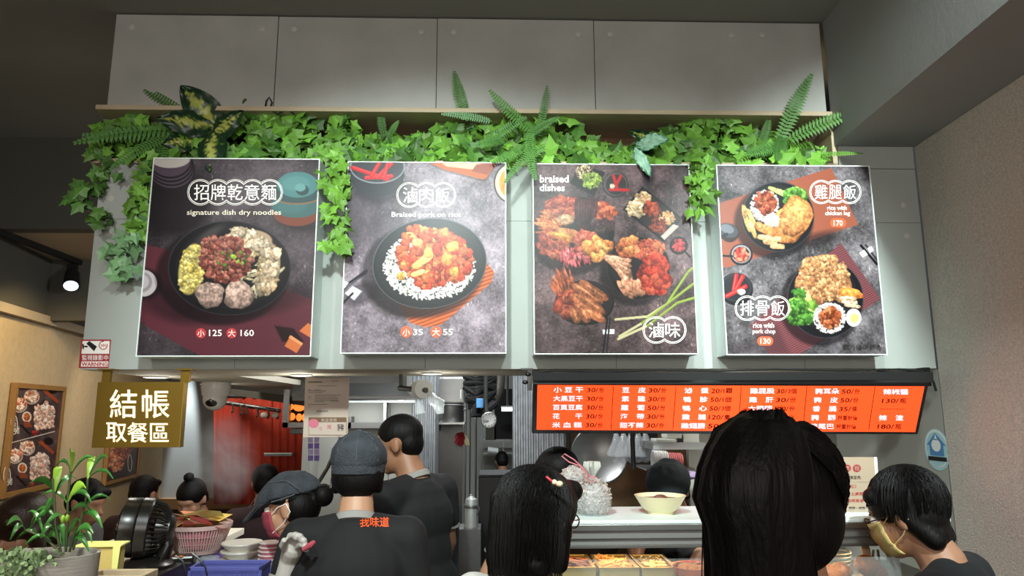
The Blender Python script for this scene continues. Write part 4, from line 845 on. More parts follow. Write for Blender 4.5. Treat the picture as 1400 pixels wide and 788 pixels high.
dd = (h1 - h0).normalized(); MB().lathe([(0, .002), (.046, .002), (.046, -.004), (0, -.004)], h1, 24, dd).build('lens', 'lens', t)

# ---- framed food pictures on the dining room wall
def wall_pic(pTL, pTR, pBR, pBL, lab, crop, painter, nu, nv, wd=.035):
    q = [pw(*p) for p in (pTL, pTR, pBR, pBL)]; s_ = [(p - WP0).dot(WD) for p in q]
    s0, s1 = (s_[0] + s_[3]) / 2, (s_[1] + s_[2]) / 2; zt_, z0 = (q[0].z + q[1].z) / 2, (q[2].z + q[3].z) / 2
    W = lambda s, z, o=.0: WP0 + WD * s + Vector((0, 0, z)) + WN * o
    t = thing('framed_picture', W((s0 + s1) / 2, z0), lab, 'picture', 'framed pictures on the dining wall')
    for (a_, b_, c_, d_) in ((s0, s1, zt_ - wd, zt_), (s0, s1, z0, z0 + wd), (s0, s0 + wd, z0 + wd, zt_ - wd), (s1 - wd, s1, z0 + wd, zt_ - wd)):
        MB().slab([W(a_, c_, .006), W(b_, c_, .006), W(b_, d_, .006), W(a_, d_, .006)], WN * .035).build('frame_strip', 'wood_frame', t, smooth=False, bevel=.002)
    P = Paint([W(s0 + wd, zt_ - wd, .03), W(s1 - wd, zt_ - wd, .03), W(s0 + wd, z0 + wd, .03), W(s1 - wd, z0 + wd, .03)], crop, nu, nv, None)
    painter(P); P.mesh('printed_sheet', 'paint', t)
    return t, (lambda x, y, o=.032: PP(crop[0] + x * (crop[2] - crop[0]) / crop[4], crop[1] + y * (crop[3] - crop[1]) / crop[5], WP0 + WN * o, WN))
def pw1(P):
    P.slate('#4a3c3e', .2)
    for oy, ox in ((0, 0), (290, -25)):
        P.poly([(240 + ox, 145 + oy), (262 + ox, 135 + oy), (335 + ox, 200 + oy), (325 + ox, 215 + oy)], '#a04c2c'); P.ell(300 + ox, 140 + oy, 26, 22, '#1a1416')
        for cx, cy, c2 in ((180 + ox, 178 + oy, '#d89a80'), (110 + ox, 225 + oy, '#d88a6c')):
            P.ell(cx, cy, 44, 42, '#c9bcb0'); P.ell(cx, cy, 38, 36, '#5a3c34'); P.pile(cx, cy - 8, 36, 30, 60, 13, [c2, '#e8c0a8', '#b8583c', '#f0d8c4'], asp=(.3, .6)); P.pile(cx + 4, cy + 14, 24, 14, 24, 9, ['#f0d8c8', '#e8c8b8'])
        P.ell(152 + ox, 292 + oy, 27, 31, '#e0d4c4'); P.ell(152 + ox, 292 + oy, 18, 22, '#9c4c2c'); P.pile(152 + ox, 290 + oy, 14, 16, 16, 6, ['#d88a50', '#b85c30'])
        P.poly([(130 + ox, 315 + oy), (170 + ox, 320 + oy), (185 + ox, 350 + oy), (140 + ox, 350 + oy)], '#8a4630')
        P.poly([(185 + ox, 250 + oy), (250 + ox, 190 + oy), (325 + ox, 260 + oy), (265 + ox, 385 + oy)], '#3a2c30')
        for i in range(5):
            for j in range(5): P.chunk(208 + ox + i * 22 - j * 0, 245 + oy + j * 27 - i * 8 + i * 5, 20, 11, 50, '#dcb8a8', 2.2) if (i + j) % 5 != 4 or i < 4 else None
        P.pile(250 + ox, 275 + oy, 52, 62, 70, 15, ['#e8ccc0', '#d8a898', '#f0dcd0'], asp=(.5, .8), rot=20)
        P.line(120 + ox, 340 + oy, 170 + ox, 390 + oy, 12, '#1c1418'); P.pile(200 + ox, 385 + oy, 14, 12, 10, 8, ['#c03c34', '#902820'])
    P.line(40, 445, 310, 374, 4, '#efe8de')
cw1 = (0, 500, 100, 690, 415, 788)
t, pt = wall_pic((12, 521), (84, 531), (68, 668), (-3, 680), 'tall framed print of dumplings and noodle bowls in two halves', cw1, pw1, 130, 230)
for y0, y1, x0 in ((280, 390, 62), (570, 682, 22)):
    band([(x0 + 18 + 19 * math.cos(a_), (y0 + y1) / 2 + 55 * math.sin(a_)) for a_ in (rad(20 * k) for k in range(18))], 4, pt, 'print_white', t, 'title_outline')
    for i, ch in enumerate('水餃湯'): text(ch, (x0 + 6, y0 + 12 + i * 30, x0 + 30, y0 + 38 + i * 30), pt, 'print_white', t)
    text('麵食', (x0 + 34, y0 + 64, x0 + 48, y0 + 108), pt, 'print_white', t)
def pw2(P):
    P.slate('#3c2a2c', .2); P.pile(170, 440, 70, 130, 300, 16, ['#c06c48', '#d88c64', '#8c3c28', '#e8b090'], asp=(.4, .8)); P.pile(260, 400, 40, 60, 60, 12, ['#c06c48', '#7c3428'])
cw2 = (130, 550, 200, 670, 420, 720)
t, pt = wall_pic((146, 560), (190, 566), (183.5, 655), (139, 661), 'smaller framed food print partly behind the brass sign', cw2, pw2, 60, 90, wd=.03)
band([(285 + 16 * math.cos(a_), 500 + 70 * math.sin(a_)) for a_ in (rad(20 * k) for k in range(18))], 5, pt, 'print_white', t, 'title_outline')

# ================================================================ KITCHEN BEHIND
def panel(name, x0, x1, y0, y1, Y, th, m, parent=None, bevel=0, smooth=False):
    a_ = PY(x0, (y0 + y1) / 2, Y); b_ = PY(x1, (y0 + y1) / 2, Y)
    return MB().bx(a_.x, b_.x, Y, Y + th, PY((x0 + x1) / 2, y1, Y).z if y1 else 0, PY((x0 + x1) / 2, y0, Y).z).build(name, m, parent, smooth=smooth, bevel=bevel)
def sp(o): o['kind'] = 'structure'; return o
KT = 2.95
st('ceiling_kitchen', MB().bx(-1.1, XR, SB + .02, 9.6, KT, KT + .08), 'steel_dark')
st('wall_stall_top', MB().bx(X0, XR, SB, SB + .03, zb + .03, KT), 'ceil_low')
xk = lambda px, Y: PY(px, 600, Y).x
# steel wall behind the two cooks, in sheets
kw = thing('wall_kitchen', (xk(500, 4.6), 4.6, 0), None, None); kw['kind'] = 'structure'
for a_, b_ in ((436, 470), (470.6, 532), (532.6, 575)): MB().bx(xk(a_, 4.6), xk(b_, 4.6), 4.6, 4.63, 0, 2.9).build('steel_sheet', 'steel_wall', kw, smooth=False)
def fluted(name, x0, x1, Y, n):
    a_, b_ = xk(x0, Y), xk(x1, Y); mb = MB(); vs = []; N_ = n * 4
    for i in range(N_ + 1): u = i / N_; d_ = (0, .0, .012, .012)[i % 4]; vs += [(a_ + (b_ - a_) * u, Y - d_, 0), (a_ + (b_ - a_) * u, Y - d_, 2.9)]
    mb.add(vs, [(2 * i, 2 * i + 2, 2 * i + 3, 2 * i + 1) for i in range(N_)]); mb.bx(a_, b_, Y + .001, Y + .2, 0, 2.9)
    sp(mb.build(name, 'galv', smooth=False))
fluted('pillar_1', 561, 596, 3.95, 6); fluted('pillar_2', 702, 772, 3.75, 10)
sp(panel('wall_kitchen_side', 596, 636, 480, 0, 4.5, .04, 'steel_dark'))
# far back of the kitchen
st('wall_back_kitchen', MB().bx(-1.2, XR, 9.5, 9.6, 0, KT), 'steel_wall')
st('wall_kitchen_end', MB().bx(xk(436, 4.6) - .05, xk(436, 4.6), 4.4, 9.5, 0, KT), 'steel_wall')
# cooker hood
t = thing('cooker_hood', PY(520, 540, 4.1), 'sloped stainless cooker hood over the steel wall', 'hood')
a_, b_, c_, d_ = PY(430, 547, 3.9), PY(568, 547, 3.9), PY(545, 524, 4.2), PY(430, 524, 4.2)
MB().slab([a_, b_, c_, d_], (0, .0, -.004)).build('canopy', 'steel', t, smooth=False); MB().slab([a_, b_, b_ - Vector((0, 0, .015)), a_ - Vector((0, 0, .015))], (0, .01, 0)).build('rim', 'white_side', t, smooth=False)
MB().bx(a_.x, c_.x, 4.2, 4.6, c_.z - .01, 2.8).build('flue', 'steel_dark', t, smooth=False); MB().bx(a_.x, b_.x, 3.92, 4.58, a_.z + .005, a_.z + .02).build('underside', 'steel_dark', t, smooth=False)
lamp('AREA', (PY(505, 547, 4.3).x, 4.25, a_.z - .02), (PY(505, 547, 4.3).x, 4.45, .9), 4, (.95, .98, 1), .5, 'hood_fill', sy=.1)  # fill added under the canopy to brighten the steel wall
t = thing('wall_rail', PY(500, 586, 4.5), 'dark steel rail fixed across the steel wall below the hood', 'rail')
panel('bar', 470, 532, 578, 586, 4.5, .03, 'steel_dark', t); panel('bracket', 476, 480, 570, 586, 4.5, .1, 'steel_dark', t); panel('bracket', 524, 528, 548, 586, 4.5, .1, 'steel', t)
# bag roll on its holder
t = thing('bag_roll_holder', PY(576, 533, 3.05), 'white roll of plastic bags on a steel spindle with bags hanging down', 'dispenser')
c = PY(576, 533, 3.05); MB().lathe([(.012, -.05), (.04, -.05), (.042, 0), (.04, .05), (.012, .05)], c, 28, Vector((.35, -1, 0))).build('bag_roll', 'white', t)
MB().tube([PY(546, 531, 3.1), PY(583, 534, 3.0)], .012, 10).build('spindle', 'steel_dark', t); MB().tube([PY(548, 531, 3.1), PY(548, 512, 3.1)], .008, 8).build('hanger', 'steel_dark', t)
for (q, w_) in ((((585, 535), (592, 548), (600, 552), (602, 566)), 9), (((570, 540), (572, 552), (575, 566)), 7)):
    mb = MB(); pts = [PY(x, y, 3.02) for x, y in q]; ww = size_at(w_, 3.02)
    mb.tube(pts, [ww * .4, ww * .9, ww, ww * .55][:len(pts)], 10); mb.build('plastic_bag', 'clear_bag', t)
# cupboard, stockpot and shelf
t = thing('wall_cupboard', PY(615, 552, 4.3), 'small stainless cupboard hung above the stockpot', 'cupboard')
panel('body', 597, 635, 516, 551, 4.3, .18, 'steel', t, bevel=.003); panel('door', 598.5, 633.5, 517.5, 549.5, 4.288, .01, 'steel', t, bevel=.002); panel('handle', 629, 631, 533, 546, 4.27, .012, 'white_side', t)
t = thing('wall_shelf', PY(615, 580, 4.25), 'steel shelf carrying the stockpot', 'shelf'); panel('board', 595, 635, 578, 580.5, 4.15, .34, 'steel', t); panel('bracket', 598, 600, 580, 590, 4.3, .19, 'steel_dark', t)
c = PY(616, 578, 4.28); k = 4.28 / 960; t = thing('stockpot', c, 'dark steel stockpot on the shelf under the cupboard', 'pot')
MB().lathe([(0, 0), (16.5 * k, 0), (17.5 * k, .01), (17.5 * k, 22 * k), (18.3 * k, 22.5 * k), (17 * k, 23 * k), (16.5 * k, .01), (0, .008)], c, 32).build('body', 'steel_dark', t)
MB().lathe([(18 * k, 22.8 * k), (14 * k, 24 * k), (0, 25 * k)], c, 32).build('lid', 'steel_dark', t)
for s_ in (-1, 1): MB().tube([c + Vector((s_ * 17 * k, 0, 16 * k)), c + Vector((s_ * 21 * k, -.01, 17 * k)), c + Vector((s_ * 17 * k, -.02, 16 * k))], .004, 6).build('handle', 'steel', t)
# red rubber gloves
t = thing('rubber_gloves', PY(632, 592, 4.4), 'red rubber gloves with a pale cuff hanging on the steel wall', 'gloves'); c = PY(633, 593, 4.4)
for i, (px, py) in enumerate(((622, 605), (625, 608), (629, 610), (632, 609), (622, 601))): MB().tube([c, PY((633 + px) / 2 - 1, (593 + py) / 2, 4.38), PY(px, py, 4.38)], [.012, .022, .008], 8).build('glove_finger', 'rubber_red', t)
for px in (636, 639): MB().tube([c, PY(px, 603, 4.38), PY(px + 2, 609, 4.38)], [.01, .012, .006], 8).build('cuff', 'cream', t)
# passage clutter
for px, w_, m_, lab in ((636.5, 3, 'steel', 'bright steel upright beside the gloves'), (643, 2, 'steel_dark', 'dark pipe behind the steel upright'), (651, 2.5, 'steel_dark', 'dark grey pipe in the passage'), (658.5, 2, 'galv', 'thin pale pipe nearest the small kitchen cook')):
    a_ = PY(px, 560, 4.45 + px % 3 * .1); tag(MB().cyl((a_.x, a_.y, 0), (a_.x, a_.y, KT), size_at(w_ / 2, 4.5), n=10).build('pipe', m_), lab, 'pipe', 'upright pipes in the kitchen passage')
t = thing('foil_duct', PY(690, 515, 4.3), 'crinkled silver foil duct curving down from the ceiling', 'duct'); k = 4.3 / 960
pts = [PY(x, y, 4.3) for x, y in ((681, 492), (682, 505), (682, 518), (681, 530), (678, 541), (673, 551))]; fine = []; rr_ = []
for i in range(len(pts) - 1):
    for j in range(6): u = j / 6; fine.append(pts[i] * (1 - u) + pts[i + 1] * u); rr_.append(8.5 * k * (1 + .06 * ((i * 6 + j) % 2) - .03 * (i >= 4)))
MB().tube(fine, rr_, 16).build('hose', 'duct', t)
t = thing('wire_bundle', PY(660, 530, 4.2), 'tangle of black cables and hoses under the kitchen ceiling', 'cables')
for i in range(16):
    y_ = 514 + i * 2.6; MB().tube([PY(636 + R.uniform(-2, 6), y_ + R.uniform(-6, 10), 4.2), PY(650, y_ + R.uniform(-3, 6), 4.15), PY(665, y_ + R.uniform(-6, 6), 4.2), PY(676, y_ - 4 + R.uniform(-8, 8), 4.25)], R.uniform(.008, .02), 8).build('cable', 'black_matte', t)
MB().tube([PY(664, 545, 4.2), PY(652, 556, 4.15), PY(648, 568, 4.15), PY(658, 566, 4.15), PY(676, 552, 4.2)], .025, 8).build('hose', 'black_matte', t)
t = thing('dial_scale', PY(668, 574, 4.0), 'round white dial of a hanging scale, tilted, in the dark passage', 'scale'); c = PY(668, 574, 4.0); k = 4 / 960; dn = Vector((.15, -1, -.25))
MB().lathe([(0, 0), (10.5 * k, 0), (11 * k, .008), (10.2 * k, .012), (9.8 * k, .009), (0, .009)], c, 28, dn).build('case', 'steel_dull', t); MB().lathe([(0, .0105), (9.6 * k, .0105)], c, 28, dn).build('dial', 'white', t)
x_, y_, _ = frame(dn)
for i in range(12): q = c + dn.normalized() * .0115 + (x_ * math.cos(i * .5236) + y_ * math.sin(i * .5236)) * 8 * k; MB().ell(q, .003, n=6, m=4).build('mark', 'black', t)
MB().tube([c + dn.normalized() * .013, c + dn.normalized() * .013 + x_ * 7 * k], .0015, 5).build('pointer', 'black', t)
MB().tube([c + Vector((-.01, 0, 9 * k)), PY(664, 548, 4.05), Vector((PY(664, 548, 4.05).x, 4.1, KT))], .012, 8).build('hanger', 'black_matte', t)
tag(panel('blue_box', 651, 661, 545, 558, 4.1, .04, 'blue', bevel=.003), 'dull blue box tucked under the black cables', 'box')
sp(panel('partition_dark', 676, 701, 532, 601, 6.0, .05, 'black_matte')); sp(panel('partition_blue', 664, 678, 584, 602, 6.0, .05, 'grey_paint'))
t = thing('tube_lamp', PY(694, 560, 5.6), 'bright white tube lamp beside the fluted metal pillar', 'lamp'); panel('tube', 686, 704, 557.5, 562.5, 5.6, .03, 'tube_glow', t); panel('lamp_housing', 685, 705, 555.5, 557.5, 5.6, .05, 'white', t); q = PY(694, 556, 5.62); MB().cyl(q, (q.x, q.y, KT), .01, n=8).build('hanger', 'steel_dark', t)
t = thing('kitchen_rack', PY(690, 619, 8.9), 'steel rack with a roll of foil behind the small cook', 'rack')
for y_ in (600, 619): panel('shelf_board', 660, 704, y_, y_ + 1.8, 8.9, .3, 'steel', t)
for x_ in (687.5, 702): panel('upright', x_, x_ + 1.2, 596, 0, 8.9, .03, 'steel', t)
c1, c2 = PY(667, 615, 8.7), PY(681, 617, 8.7); MB().cyl(c1, c2, .035).build('foil_roll', 'white_side', t)
t = thing('black_cabinet', (xk(680, 4.0), 4.0, 0), 'black panel cabinet in the passage, reaching below the small cook', 'cabinet')
panel('front', 656, 702, 652, 0, 4.0, .3, 'black', t, bevel=.004); panel('worktop', 655, 702, 649.5, 652, 3.98, .34, 'black_matte', t)
c = PY(644, 712, 3.7); k = 3.7 / 960; t = thing('steel_canister', (c.x, c.y, c.z), 'steel canister with rounded lid beside the passage', 'canister')
MB().lathe([(0, -8 * k), (9 * k, -8 * k), (9 * k, 20 * k), (7.5 * k, 27 * k), (2 * k, 31 * k), (2 * k, 33 * k), (0, 33 * k)], c, 24).build('body', 'steel_dull', t); MB().lathe([(9.4 * k, 16 * k), (9.6 * k, 18 * k), (9.4 * k, 20 * k)], c, 24).build('band', 'steel', t); MB().tube([PY(652, 690, 3.68), PY(655, 696, 3.68), PY(652, 704, 3.68)], .006, 8).build('handle', 'steel', t)
tag(MB().bx(c.x - .07, c.x + .05, 3.62, 3.8, 0, c.z - 8 * k).build('steel_pedestal', 'steel_dark', smooth=False), 'dark steel pedestal under the canister', 'stand')
t = thing('thermos', PY(621, 723, 3.3), 'dark blue insulated flask beside the tall cook', 'flask'); c = PY(622, 728, 3.3); k = 3.3 / 960
MB().lathe([(0, -.9), (5.5 * k, -.9), (5.5 * k, 24 * k), (4.4 * k, 28 * k), (4.4 * k, 33 * k), (0, 33 * k)], c, 20).build('body', 'shirt_navy', t); MB().lathe([(5 * k, 33 * k), (5 * k, 36 * k), (0, 36 * k)], c, 20).build('lid', 'steel', t)

# red curtain, rail with hooks, warm lamps at the end of the dining room
t = thing('red_curtain', PY(360, 540, 5.2), 'plain red fabric curtain hanging behind the steam', 'curtain')
def cloth(x0, x1, y0, y1, Y, n, amp, m, name, par):
    mb = MB(); N_ = n * 6; vs = []
    for j, y in enumerate((y0, (y0 + y1) / 2, y1)):
        for i in range(N_ + 1):
            u = i / N_; p = PY(x0 + (x1 - x0) * u, y, Y + amp * math.sin(u * n * 6.28 + j * .3) + amp * .5 * math.sin(u * 17)); vs.append(p)
    mb.add(vs, [(j * (N_ + 1) + i, j * (N_ + 1) + i + 1, (j + 1) * (N_ + 1) + i + 1, (j + 1) * (N_ + 1) + i) for j in range(2) for i in range(N_)])
    o = mb.build(name, m, par, fix=False); s_ = o.modifiers.new('s', 'SOLIDIFY'); s_.thickness = .004; return o
for a_, b_, y0, y1 in ((292, 330, 545, 690), (330, 372, 540, 690), (372, 404, 540, 690), (404, 440, 545, 690)): cloth(a_, b_, y0, y1, 5.2, 3, .010, 'red_cloth', 'curtain_panel', t)
MB().cyl(PY(288, 541, 5.2), PY(442, 545, 5.2), .012).build('curtain_rod', 'steel_dark', t)
for px in (290, 440): q = PY(px, 542, 5.2); MB().cyl(q, (q.x, q.y, 2.75), .008, n=8).build('rod_hanger', 'steel_dark', t)
t = thing('wall_ledge', PY(380, 622, 5.0), 'narrow pale metal ledge in front of the red curtain', 'ledge'); panel('board', 361, 399, 621, 624, 5.0, .12, 'steel', t); panel('lip', 361, 399, 619.5, 621, 5.0, .005, 'white_side', t)
t = thing('hook_rail', PY(350, 556, 4.9), 'steel rail of hooks in front of the red curtain', 'rail'); MB().cyl(PY(308, 551, 4.9), PY(384, 562, 4.9), .014, n=10).build('bar', 'steel_dark', t)
for px, py in ((318, 553), (330, 556), (337, 556), (352, 559), (367, 561), (380, 562)): MB().tube([PY(px - 3, py - 2, 4.88), PY(px, py + 1, 4.86), PY(px + 1, py + 8, 4.86), PY(px - 1, py + 11, 4.84)], .007, 7).build('hook', 'steel_dark', t)
for px, py in ((361, 568), (376, 568)): MB().ell(PY(px, py, 4.85), (.025, .01, .02)).build('tag_cloth', 'plate', t)
sp(MB().slab([PY(315, 532, 5.0), PY(420, 544, 4.6), PY(420, 556, 4.6), PY(315, 540, 5.0)], (0, .1, 0)).build('trim_6', 'grey_paint', smooth=False))
sp(panel('trim_7', 400, 440, 520, 548, 4.4, .05, 'steel_dark'))
t = thing('lantern_cabinet', PY(402, 582, 4.6), 'small steel-framed cabinet with orange lanterns glowing inside', 'lamp')
panel('upright', 387, 395, 533, 585, 4.6, .05, 'steel', t); panel('sill', 386, 436, 578, 585, 4.6, .25, 'steel', t); panel('back_panel', 395, 436, 552, 578, 4.84, .01, 'black_matte', t)
for px, py, w_, h_ in ((397, 556, 4, 5), (409, 557, 8, 5.5), (399, 570, 4.5, 5), (409, 571, 4, 5), (416, 571, 3, 5)): MB().ell(PY(px, py, 4.72), (size_at(w_, 4.72), .02, size_at(h_, 4.72))).build('lantern', 'glow_orange', t)
tag(panel('grey_case', 396, 418, 586, 594, 4.6, .15, 'steel_dark', bevel=.004), 'grey metal case under the lantern cabinet', 'box')
t = thing('price_tags', PY(428, 598, 4.2), 'two strips of purple and lilac paper tags hanging below the paper notice', 'tags'); q = PY(428, 598, 4.2); MB().cyl(q, (q.x, q.y, KT), .002, n=6).build('cord', 'black', t)
for x_ in (421, 429.5):
    for i in range(4): panel('tag', x_, x_ + 7, 598 + i * 8.3, 605.6 + i * 8.3, 4.2 + .003 * (i % 2), .002, ('purple', 'purple_light')[(i + int(x_)) % 2], t)
tag(MB().tube([PY(466, 598, 3.4), PY(448, 640, 3.45), PY(428, 672, 3.5)], .009, 8).build('ladle_handle', 'steel_dark'), 'long dark ladle handle slanting behind the seated cap', 'ladle')

# ================================================================ RIGHT HAND KITCHEN AND SERVING SHELF
XS = XR + .002
kr = thing('wall_right_kitchen', (XS, 3.2, 0), None, None); kr['kind'] = 'structure'
MB().bx(XS, XS + .03, FY + .003, 3.25, 0, zb - .002).build('steel_sheet', 'steel_wall', kr, smooth=False); MB().bx(XS, XS + .03, 3.252, 3.7, 0, zb - .002).build('steel_sheet', 'steel_wall', kr, smooth=False)
MB().bx(XS - .012, XS, FY + .1, 3.5, PX(1290, 686, XS).z - .01, PX(1290, 686, XS).z).build('ledge', 'steel', kr, smooth=False)
st('wall_rear_kitchen', MB().bx(xk(940, 3.7), XS, 3.7, 3.73, 0, 2.9), 'steel_wall')
sp(panel('wall_bronze_steel', 768, 946, 540, 0, 4.0, .03, 'bronze'))
c = PY(817, 622, 3.85); k = 3.85 / 960; t = thing('steel_basin', c, 'large round steel basin leaning against the bronze-toned wall', 'basin')
MB().lathe([(0, 0), (20 * k, .0), (33 * k, .03), (36 * k, .05), (37 * k, .052), (34 * k, .045), (20 * k, .012), (0, .01)], c, 36, (0, -1, .15), sc=(1, 1)).build('body', 'steel', t); MB().tube([c + Vector((37 * k * math.cos(a_), -.055, 37 * k * math.sin(a_))) for a_ in (rad(12 * q) for q in range(31))], .006, 6).build('rim', 'steel', t)
for px, y0, y1, lab in ((778, 500, 655, 'black upright rod at the edge of the fluted pillar'), (866, 500, 641, 'black upright rod beside the cup stacks')): a_ = PY(px, y1, 3.6); tag(MB().cyl((a_.x, 3.6, a_.z), (a_.x, 3.6, KT), .012, n=10).build('rod', 'black'), lab, 'rod')
t = thing('hanging_bags', PY(855, 600, 3.75), 'dim plastic bags hanging in the dark below the screen', 'bags')
for i in range(5): px = 842 + i * 10; MB().tube([PY(px, 592, 3.75), PY(px + 2, 606, 3.73), PY(px - 1, 622, 3.73), PY(px + 1, 630, 3.75)], [.01, .03, .045, .02], 10).build('plastic_bag', 'clear_bag', t)
sp(panel('shade_sheet', 838, 900, 585, 634, 3.9, .02, 'black_matte'))  # matte black sheet standing in for deep shade behind the bags
t = thing('wall_shelf', PY(930, 612, 3.5), 'steel shelf with takeaway boxes just under the screen', 'shelf'); panel('board', 893, 965, 606, 615, 3.4, .3, 'steel_dull', t); panel('bracket', 900, 903, 615, 628, 3.6, .1, 'steel_dark', t)
t = None
for i, (a_, b_, y0, y1, lab) in enumerate(((897, 925, 600.5, 605.5, 'shallow white foam box lid at the shelf end'), (912, 932, 590, 600, 'white foam box on the shelf under the screen'), (934, 956, 590, 605.5, 'square white foam box nearest the long-haired woman'))):
    tag(panel('takeout_box', a_, b_, y0, y1, 3.45 + .01 * i, .12, 'foam', bevel=.004), lab, 'box')
def cup_stack(px0, py0, px1, py1, r_, n, m, lab):
    p0, p1 = PY(px0, py0, 3.35), PY(px1, py1, 3.35); d_ = p1 - p0; k = 3.35 / 960; t = thing('cup_stack', p0, lab, 'cups', 'paper cups lying in stacks')
    for i in range(n):
        q = p0 + d_ * (i / n); L_ = d_.length / n
        MB().lathe([(r_ * k, 0), (r_ * k * 1.05, L_ * .18), (r_ * k * .98, L_ * .3), (r_ * k * .93, L_)], q, 22, d_).build('cup', m, t)
    MB().lathe([(r_ * k * .93, -.0), (r_ * k * .8, .02)], p0, 22, d_).build('cup', m, t)
cup_stack(892, 628, 912, 629, 11.5, 7, 'cup_white', 'stack of plain white paper cups lying on its side'); cup_stack(913, 630, 932, 631, 10.5, 7, 'cup_red', 'stack of red-striped paper cups lying on its side')
panel_o = panel('shelf_board', 884, 950, 641, 644, 3.3, .25, 'steel_dark'); tag(panel_o, 'thin dark shelf the paper cups lie on', 'shelf')
tag(MB().ell(PY(938, 650, 3.4), (.06, .04, .02), fn=lambda p, q: q * (1 + .25 * noise.noise(p * 4))).build('plastic_bag', 'purple_light'), 'crumpled lilac plastic bag beside the cups', 'bag')
# serving shelf over the food display
SH0, SH1 = 2.30, PZ(850, 693, PY(850, 712, 2.30).z).y; zs = PY(850, 712, 2.30).z
t = thing('serving_shelf', ((xk(770, 2.3) + 1.1) / 2, SH0, zs), 'polished stainless serving shelf with layered front edge over the food trays', 'shelf')
xa, xb = xk(742, 2.30), XR - .06
xb = 1.47
MB().bx(xa, xb, SH0, SH1, zs - .012, zs).build('top', 'white_side', t, smooth=False, bevel=.003)
zz = [zs - .012, PY(850, 727, 2.3).z, PY(850, 739, 2.3).z, PY(850, 749, 2.3).z]
for i in range(3): MB().bx(xa, xb, SH0 + .012 * (i > 0) + .012 * (i > 1), SH1 - .02, zz[i + 1] + .002, zz[i]).build('front_band', ('steel', 'steel_dull', 'steel_dull')[i], t, smooth=False, bevel=.002)
MB().bx(xa, xb, SH0 + .004, SH0 + .02, zz[3] - .003, zz[3] + .003).build('warm_edge', 'steel', t, smooth=False)
for q in (xa + .03, xb - .06): MB().bx(q, q + .03, SH1 - .06, SH1 - .03, 1.0, zz[3]).build('post', 'steel', t, smooth=False)
lamp('AREA', ((xa + xb) / 2 - .1, SH0 + .18, zz[3] - .03), ((xa + xb) / 2 - .1, SH0 + .1, 0), 3.5, (1, .62, .28), 1.2, 'food_warmer', sy=.08)
# display counter and glass
zt2 = PY(850, 796, 2.4).z
t = thing('display_counter', (xk(900, 2.4), 2.3, 0), 'stainless food display counter under the serving shelf', 'counter')
MB().bx(xa - .02, xb, 2.2, 2.64, .1, zt2).build('body', 'steel_dark', t, smooth=False); MB().bx(xa, xb, 2.25, 2.6, 0, .1).build('plinth', 'black_matte', t, smooth=False); MB().bx(xa - .04, xb, 2.13, 2.66, zt2, zt2 + .008).build('worktop', 'steel', t, smooth=False)
for a_, b_ in ((742, 918.5), (919.5, 1120), (1121, 1215)): tag(MB().bx(xk(a_, 2.14), xk(b_, 2.14), 2.14, 2.146, zt2 + .008, zz[3] - .004).build('glass_pane', 'glass', smooth=False), {742: 'glass pane in front of the food trays beside the bobbed woman', 919.5: 'glass pane hidden mostly by the long-haired woman', 1121: 'glass pane in front of the fried food by the masked man'}[a_], 'glass', 'display glass panes')
def tray(x0, x1, lab, food, fm, cat='tray'):
    a_, b_ = PY(x0, 780, 2.42), PY(x1, 780, 2.42); z = a_.z; t = thing('food_tray', ((a_.x + b_.x) / 2, 2.42, zt2 + .01), lab, cat, 'metal trays in the display')
    X_a, X_b, Ya, Yb = a_.x, b_.x, 2.4, 2.62; e = .012; zb2 = zt2 + .01
    MB().bx(X_a + e, X_b - e, Ya + e, Yb - e, zb2, zb2 + .004).build('base', 'tray_steel', t, smooth=False)
    for q in ((X_a, X_b, Ya, Ya + e), (X_a, X_b, Yb - e, Yb), (X_a, X_a + e, Ya + e, Yb - e), (X_b - e, X_b, Ya + e, Yb - e)): MB().bx(*q, zb2, z + .012).build('rim', 'tray_steel', t, smooth=False, bevel=.002)
    mb = MB(); r_ = random.Random(int(x0))
    for _ in range(70):
        c = Vector((r_.uniform(X_a + .03, X_b - .03), r_.uniform(Ya + .03, Yb - .03), z + r_.uniform(-.01, .008)))
        if food == 'strips': mb.tube([c, c + Vector((r_.uniform(-.03, .03), r_.uniform(-.02, .02), r_.uniform(-.004, .01))), c + Vector((r_.uniform(-.05, .05), r_.uniform(-.03, .03), 0))], [.004, .006, .003], 6)
        else: mb.ell(c, (r_.uniform(.008, .02), r_.uniform(.008, .014), .008), n=8, m=5)
    mb.bx(X_a + e, X_b - e, Ya + e, Yb - e, zb2 + .004, z - .008)
    o = mb.build('food', fm, t); o['kind'] = 'stuff'
tray(760, 814, 'metal tray of brown mixed strips nearest the bobbed woman', 'strips', 'meat'); tray(818, 873, 'metal tray of noodle-like shreds below the white bowl', 'strips', 'food_noodle'); tray(876, 926, 'nearly flat metal tray of pale sauce beside the orange bowl', 'lumps', 'tray_steel')
c = PY(948, 786, 2.36); c.z = zt2 + .008; k = 2.36 / 960; t = thing('orange_bowl', c, 'bright orange plastic bowl of food beside the trays', 'bowl'); h_ = PY(948, 773, 2.36).z - c.z
MB().lathe([(0, 0), (16 * k, 0), (26 * k, h_ * .8), (29 * k, h_), (28 * k, h_), (24 * k, h_ * .75), (14 * k, .006), (0, .006)], c, 32).build('body', 'orange_plastic', t)
mb = MB()
for _ in range(40): q = c + Vector((R.uniform(-.05, .05), R.uniform(-.04, .04), h_ * R.uniform(.7, .95))); mb.ell(q, (R.uniform(.01, .02), R.uniform(.01, .015), .01), n=8, m=6)
mb.build('food', 'food_orange', t)['kind'] = 'stuff'
